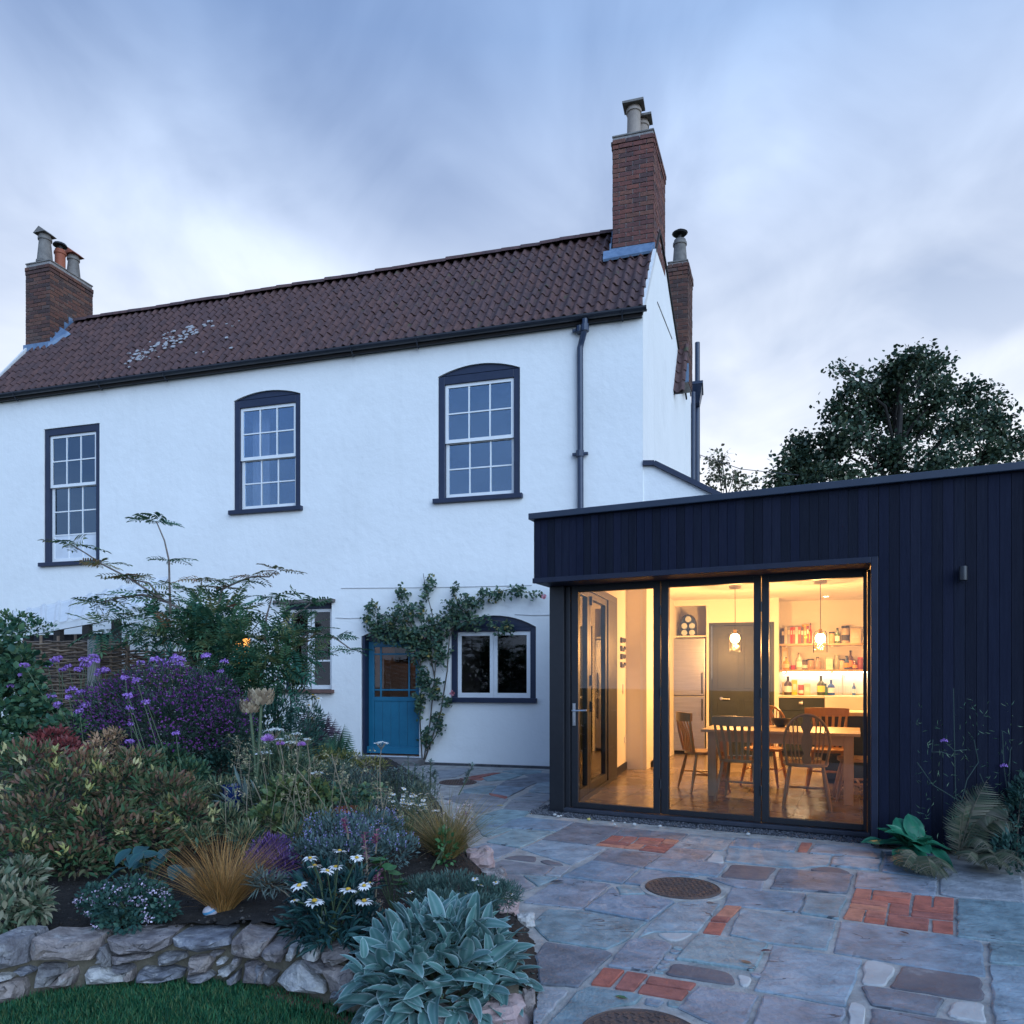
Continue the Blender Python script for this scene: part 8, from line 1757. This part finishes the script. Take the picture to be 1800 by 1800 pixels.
for u, v in ((747, 1118), (795, 1218), (955, 1048)):
    q = rdir(16); q[:, 1] -= .4; o = leaves('rose_bloom', ROUND, q*.01, q, rdir(16), .04, .04, rng.random(16), M_RPET, rose); o.location = hw(u, v, -.2)-b
# --- right corner: dock, ferns, verbena
M_DOCK = leafmat('dock_leaf', [(.010, .085, .05), (.015, .11, .062), (.03, .14, .08)], .4)
KM = [bigleaf_mesh(.33, .20, .15, dr, M_DOCK, .30, 9, seed=11+i) for i, dr in enumerate((.35, .7, .15, .5))]
eb = E.w(3.30, -.30, 0); dk = plant('dock_plant', 'broad glossy green leaved plant at the foot of the dark cladding', 'plant', eb); b = Vector(eb); it = []
for (yaw, el, sc) in ((1.9, 35, .9), (1.2, 55, .8), (.5, 62, .75), (-.3, 50, .75), (2.7, 10, .85), (3.3, 8, .75), (-2.2, 5, .75), (-1.3, 25, .7), (.1, 72, .7), (2.2, 60, .75), (-2.8, 30, .6), (1.6, 20, .8), (2.9, 40, .7), (-.9, 42, .6), (.8, 30, .75), (-2.4, 48, .5)): sc *= rnd.uniform(.95, 1.25); it.append(((rnd.uniform(-.05, .05), rnd.uniform(-.05, .05), .10), yaw+R(-20), R(el), rnd.uniform(-.3, .3), sc))
rosette(dk, KM, it); m = MB(); [m.tube([(0, 0, -.02), (x*.03, y*.03, .11)], .006, 5) for x in (-1, 1) for y in (-1, 1)]; m.build('stem', M_GSTEM, dk)
M_FERN = leafmat('pale_fern_leaf', [(.03, .045, .03), (.055, .07, .04), (.09, .09, .06), (.12, .11, .08)])
fb = E.w(3.62, -.14, .0); fern('fern', 'faded green fern with tall fronds against the dark cladding', fb, [wp(1735, 1372, 5.45), wp(1700, 1405, 5.5), wp(1782, 1420, 5.4), wp(1765, 1395, 5.5), wp(1800, 1455, 5.3), wp(1745, 1500, 5.15), wp(1690, 1430, 5.5), wp(1755, 1440, 5.3)], M_FERN, pin=.26, ww=.09)
fb = E.w(3.36, -.36, .0); fern('fern', 'low fern fronds drooping over the flagstones below the broad leaves', fb, [wp(1582, 1500, 5.2), wp(1588, 1524, 5.0), wp(1640, 1540, 4.85), wp(1668, 1532, 4.9), wp(1610, 1535, 4.95)], M_FERN, pin=.26, ww=.09, arch=.12)
fb = E.w(3.75, -.25, .0); fern('fern', 'low pale fern fronds at the far right edge of the patio', fb, [wp(1700, 1512, 5.0), wp(1740, 1498, 5.0), wp(1760, 1525, 4.85), wp(1790, 1500, 5.0), wp(1800, 1520, 4.8)], M_FERN, pin=.26, ww=.09, arch=.14)
vb = E.w(3.85, -.12, .0); vr = plant('verbena', 'straggling wiry verbena with few flowers before the dark cladding', 'flowering plant', vb); b = Vector(vb); m = MB(); heads = []
for pts, hd in ((((1720, 1500), (1680, 1400), (1678, 1320), (1676, 1210)), 0), (((1720, 1500), (1690, 1410), (1640, 1380), (1612, 1340)), 0), (((1678, 1320), (1700, 1318)), 0), (((1678, 1330), (1655, 1322), (1638, 1322), (1640, 1300)), 0), (((1678, 1320), (1665, 1308), (1659, 1302)), 1), (((1760, 1500), (1772, 1400), (1776, 1320), (1800, 1255)), 0), (((1772, 1400), (1765, 1350), (1762, 1285)), 0), (((1760, 1500), (1735, 1390), (1722, 1360)), 0), (((1776, 1330), (1772, 1350), (1764, 1346)), 1), (((1765, 1420), (1800, 1380), (1812, 1300)), 0), (((1790, 1500), (1790, 1400), (1798, 1330)), 0), (((1690, 1410), (1700, 1370), (1720, 1340), (1712, 1300)), 0)):
    W_ = [wp(u, v, 5.55+.0*u) for u, v in pts]; m.tube([q-b for q in W_], .0035, 4)
    if hd: o = inst('flower_head', VH[0], vr, W_[-1]-b); o.scale = (.5, .5, .5)
m.build('stem', mat('dark_stem', [(.025, .05, .045), (.04, .07, .06)], .7, 20, 3), vr)
P = np.array([(wp(rnd.uniform(1610, 1800), rnd.uniform(1230, 1480), 5.5+rnd.uniform(-.05, .05))-b)[:] for _ in range(230)]); leaves('foliage', SIMPLE, P, rdir(len(P)), rdir(len(P)), .05, .006, rng.random(len(P))*.6, M_FILL, vr)
bush('dark_leaved_shrub', 'dark shrub in the right corner behind the fern', 'shrub', [lump(1795, 1450, 5.4, 30, 70), lump(1780, 1500, 5.2, 36, 34), lump(1805, 1400, 5.4, 22, 40)], 1100, .05, .02, M_DARK, M_WOOD, base=E.w(4.0, -.2, 0))
# --- lawn grass
n = 42000; GX = rng.uniform(-3.1, -.2, n*2); GY = rng.uniform(2.55, 4.0, n*2); k = np.array([in_poly(a, b_, lawn_poly) for a, b_ in zip(GX, GY)]); GX, GY = GX[k][:n], GY[k][:n]; n = len(GX)
A = rng.normal(size=(n, 3))*.42; A[:, 2] = 1
leaves('lawn_grass', SIMPLE, np.stack([GX, GY, np.full(n, LZ-.012)], -1), A, rdir(n), rng.uniform(.025, .06, n), .0045, rng.random(n), leafmat('lawn_blade', [(.010, .07, .038), (.018, .105, .052), (.04, .14, .06), (.10, .145, .06)], .5, .25), None, kind='stuff')
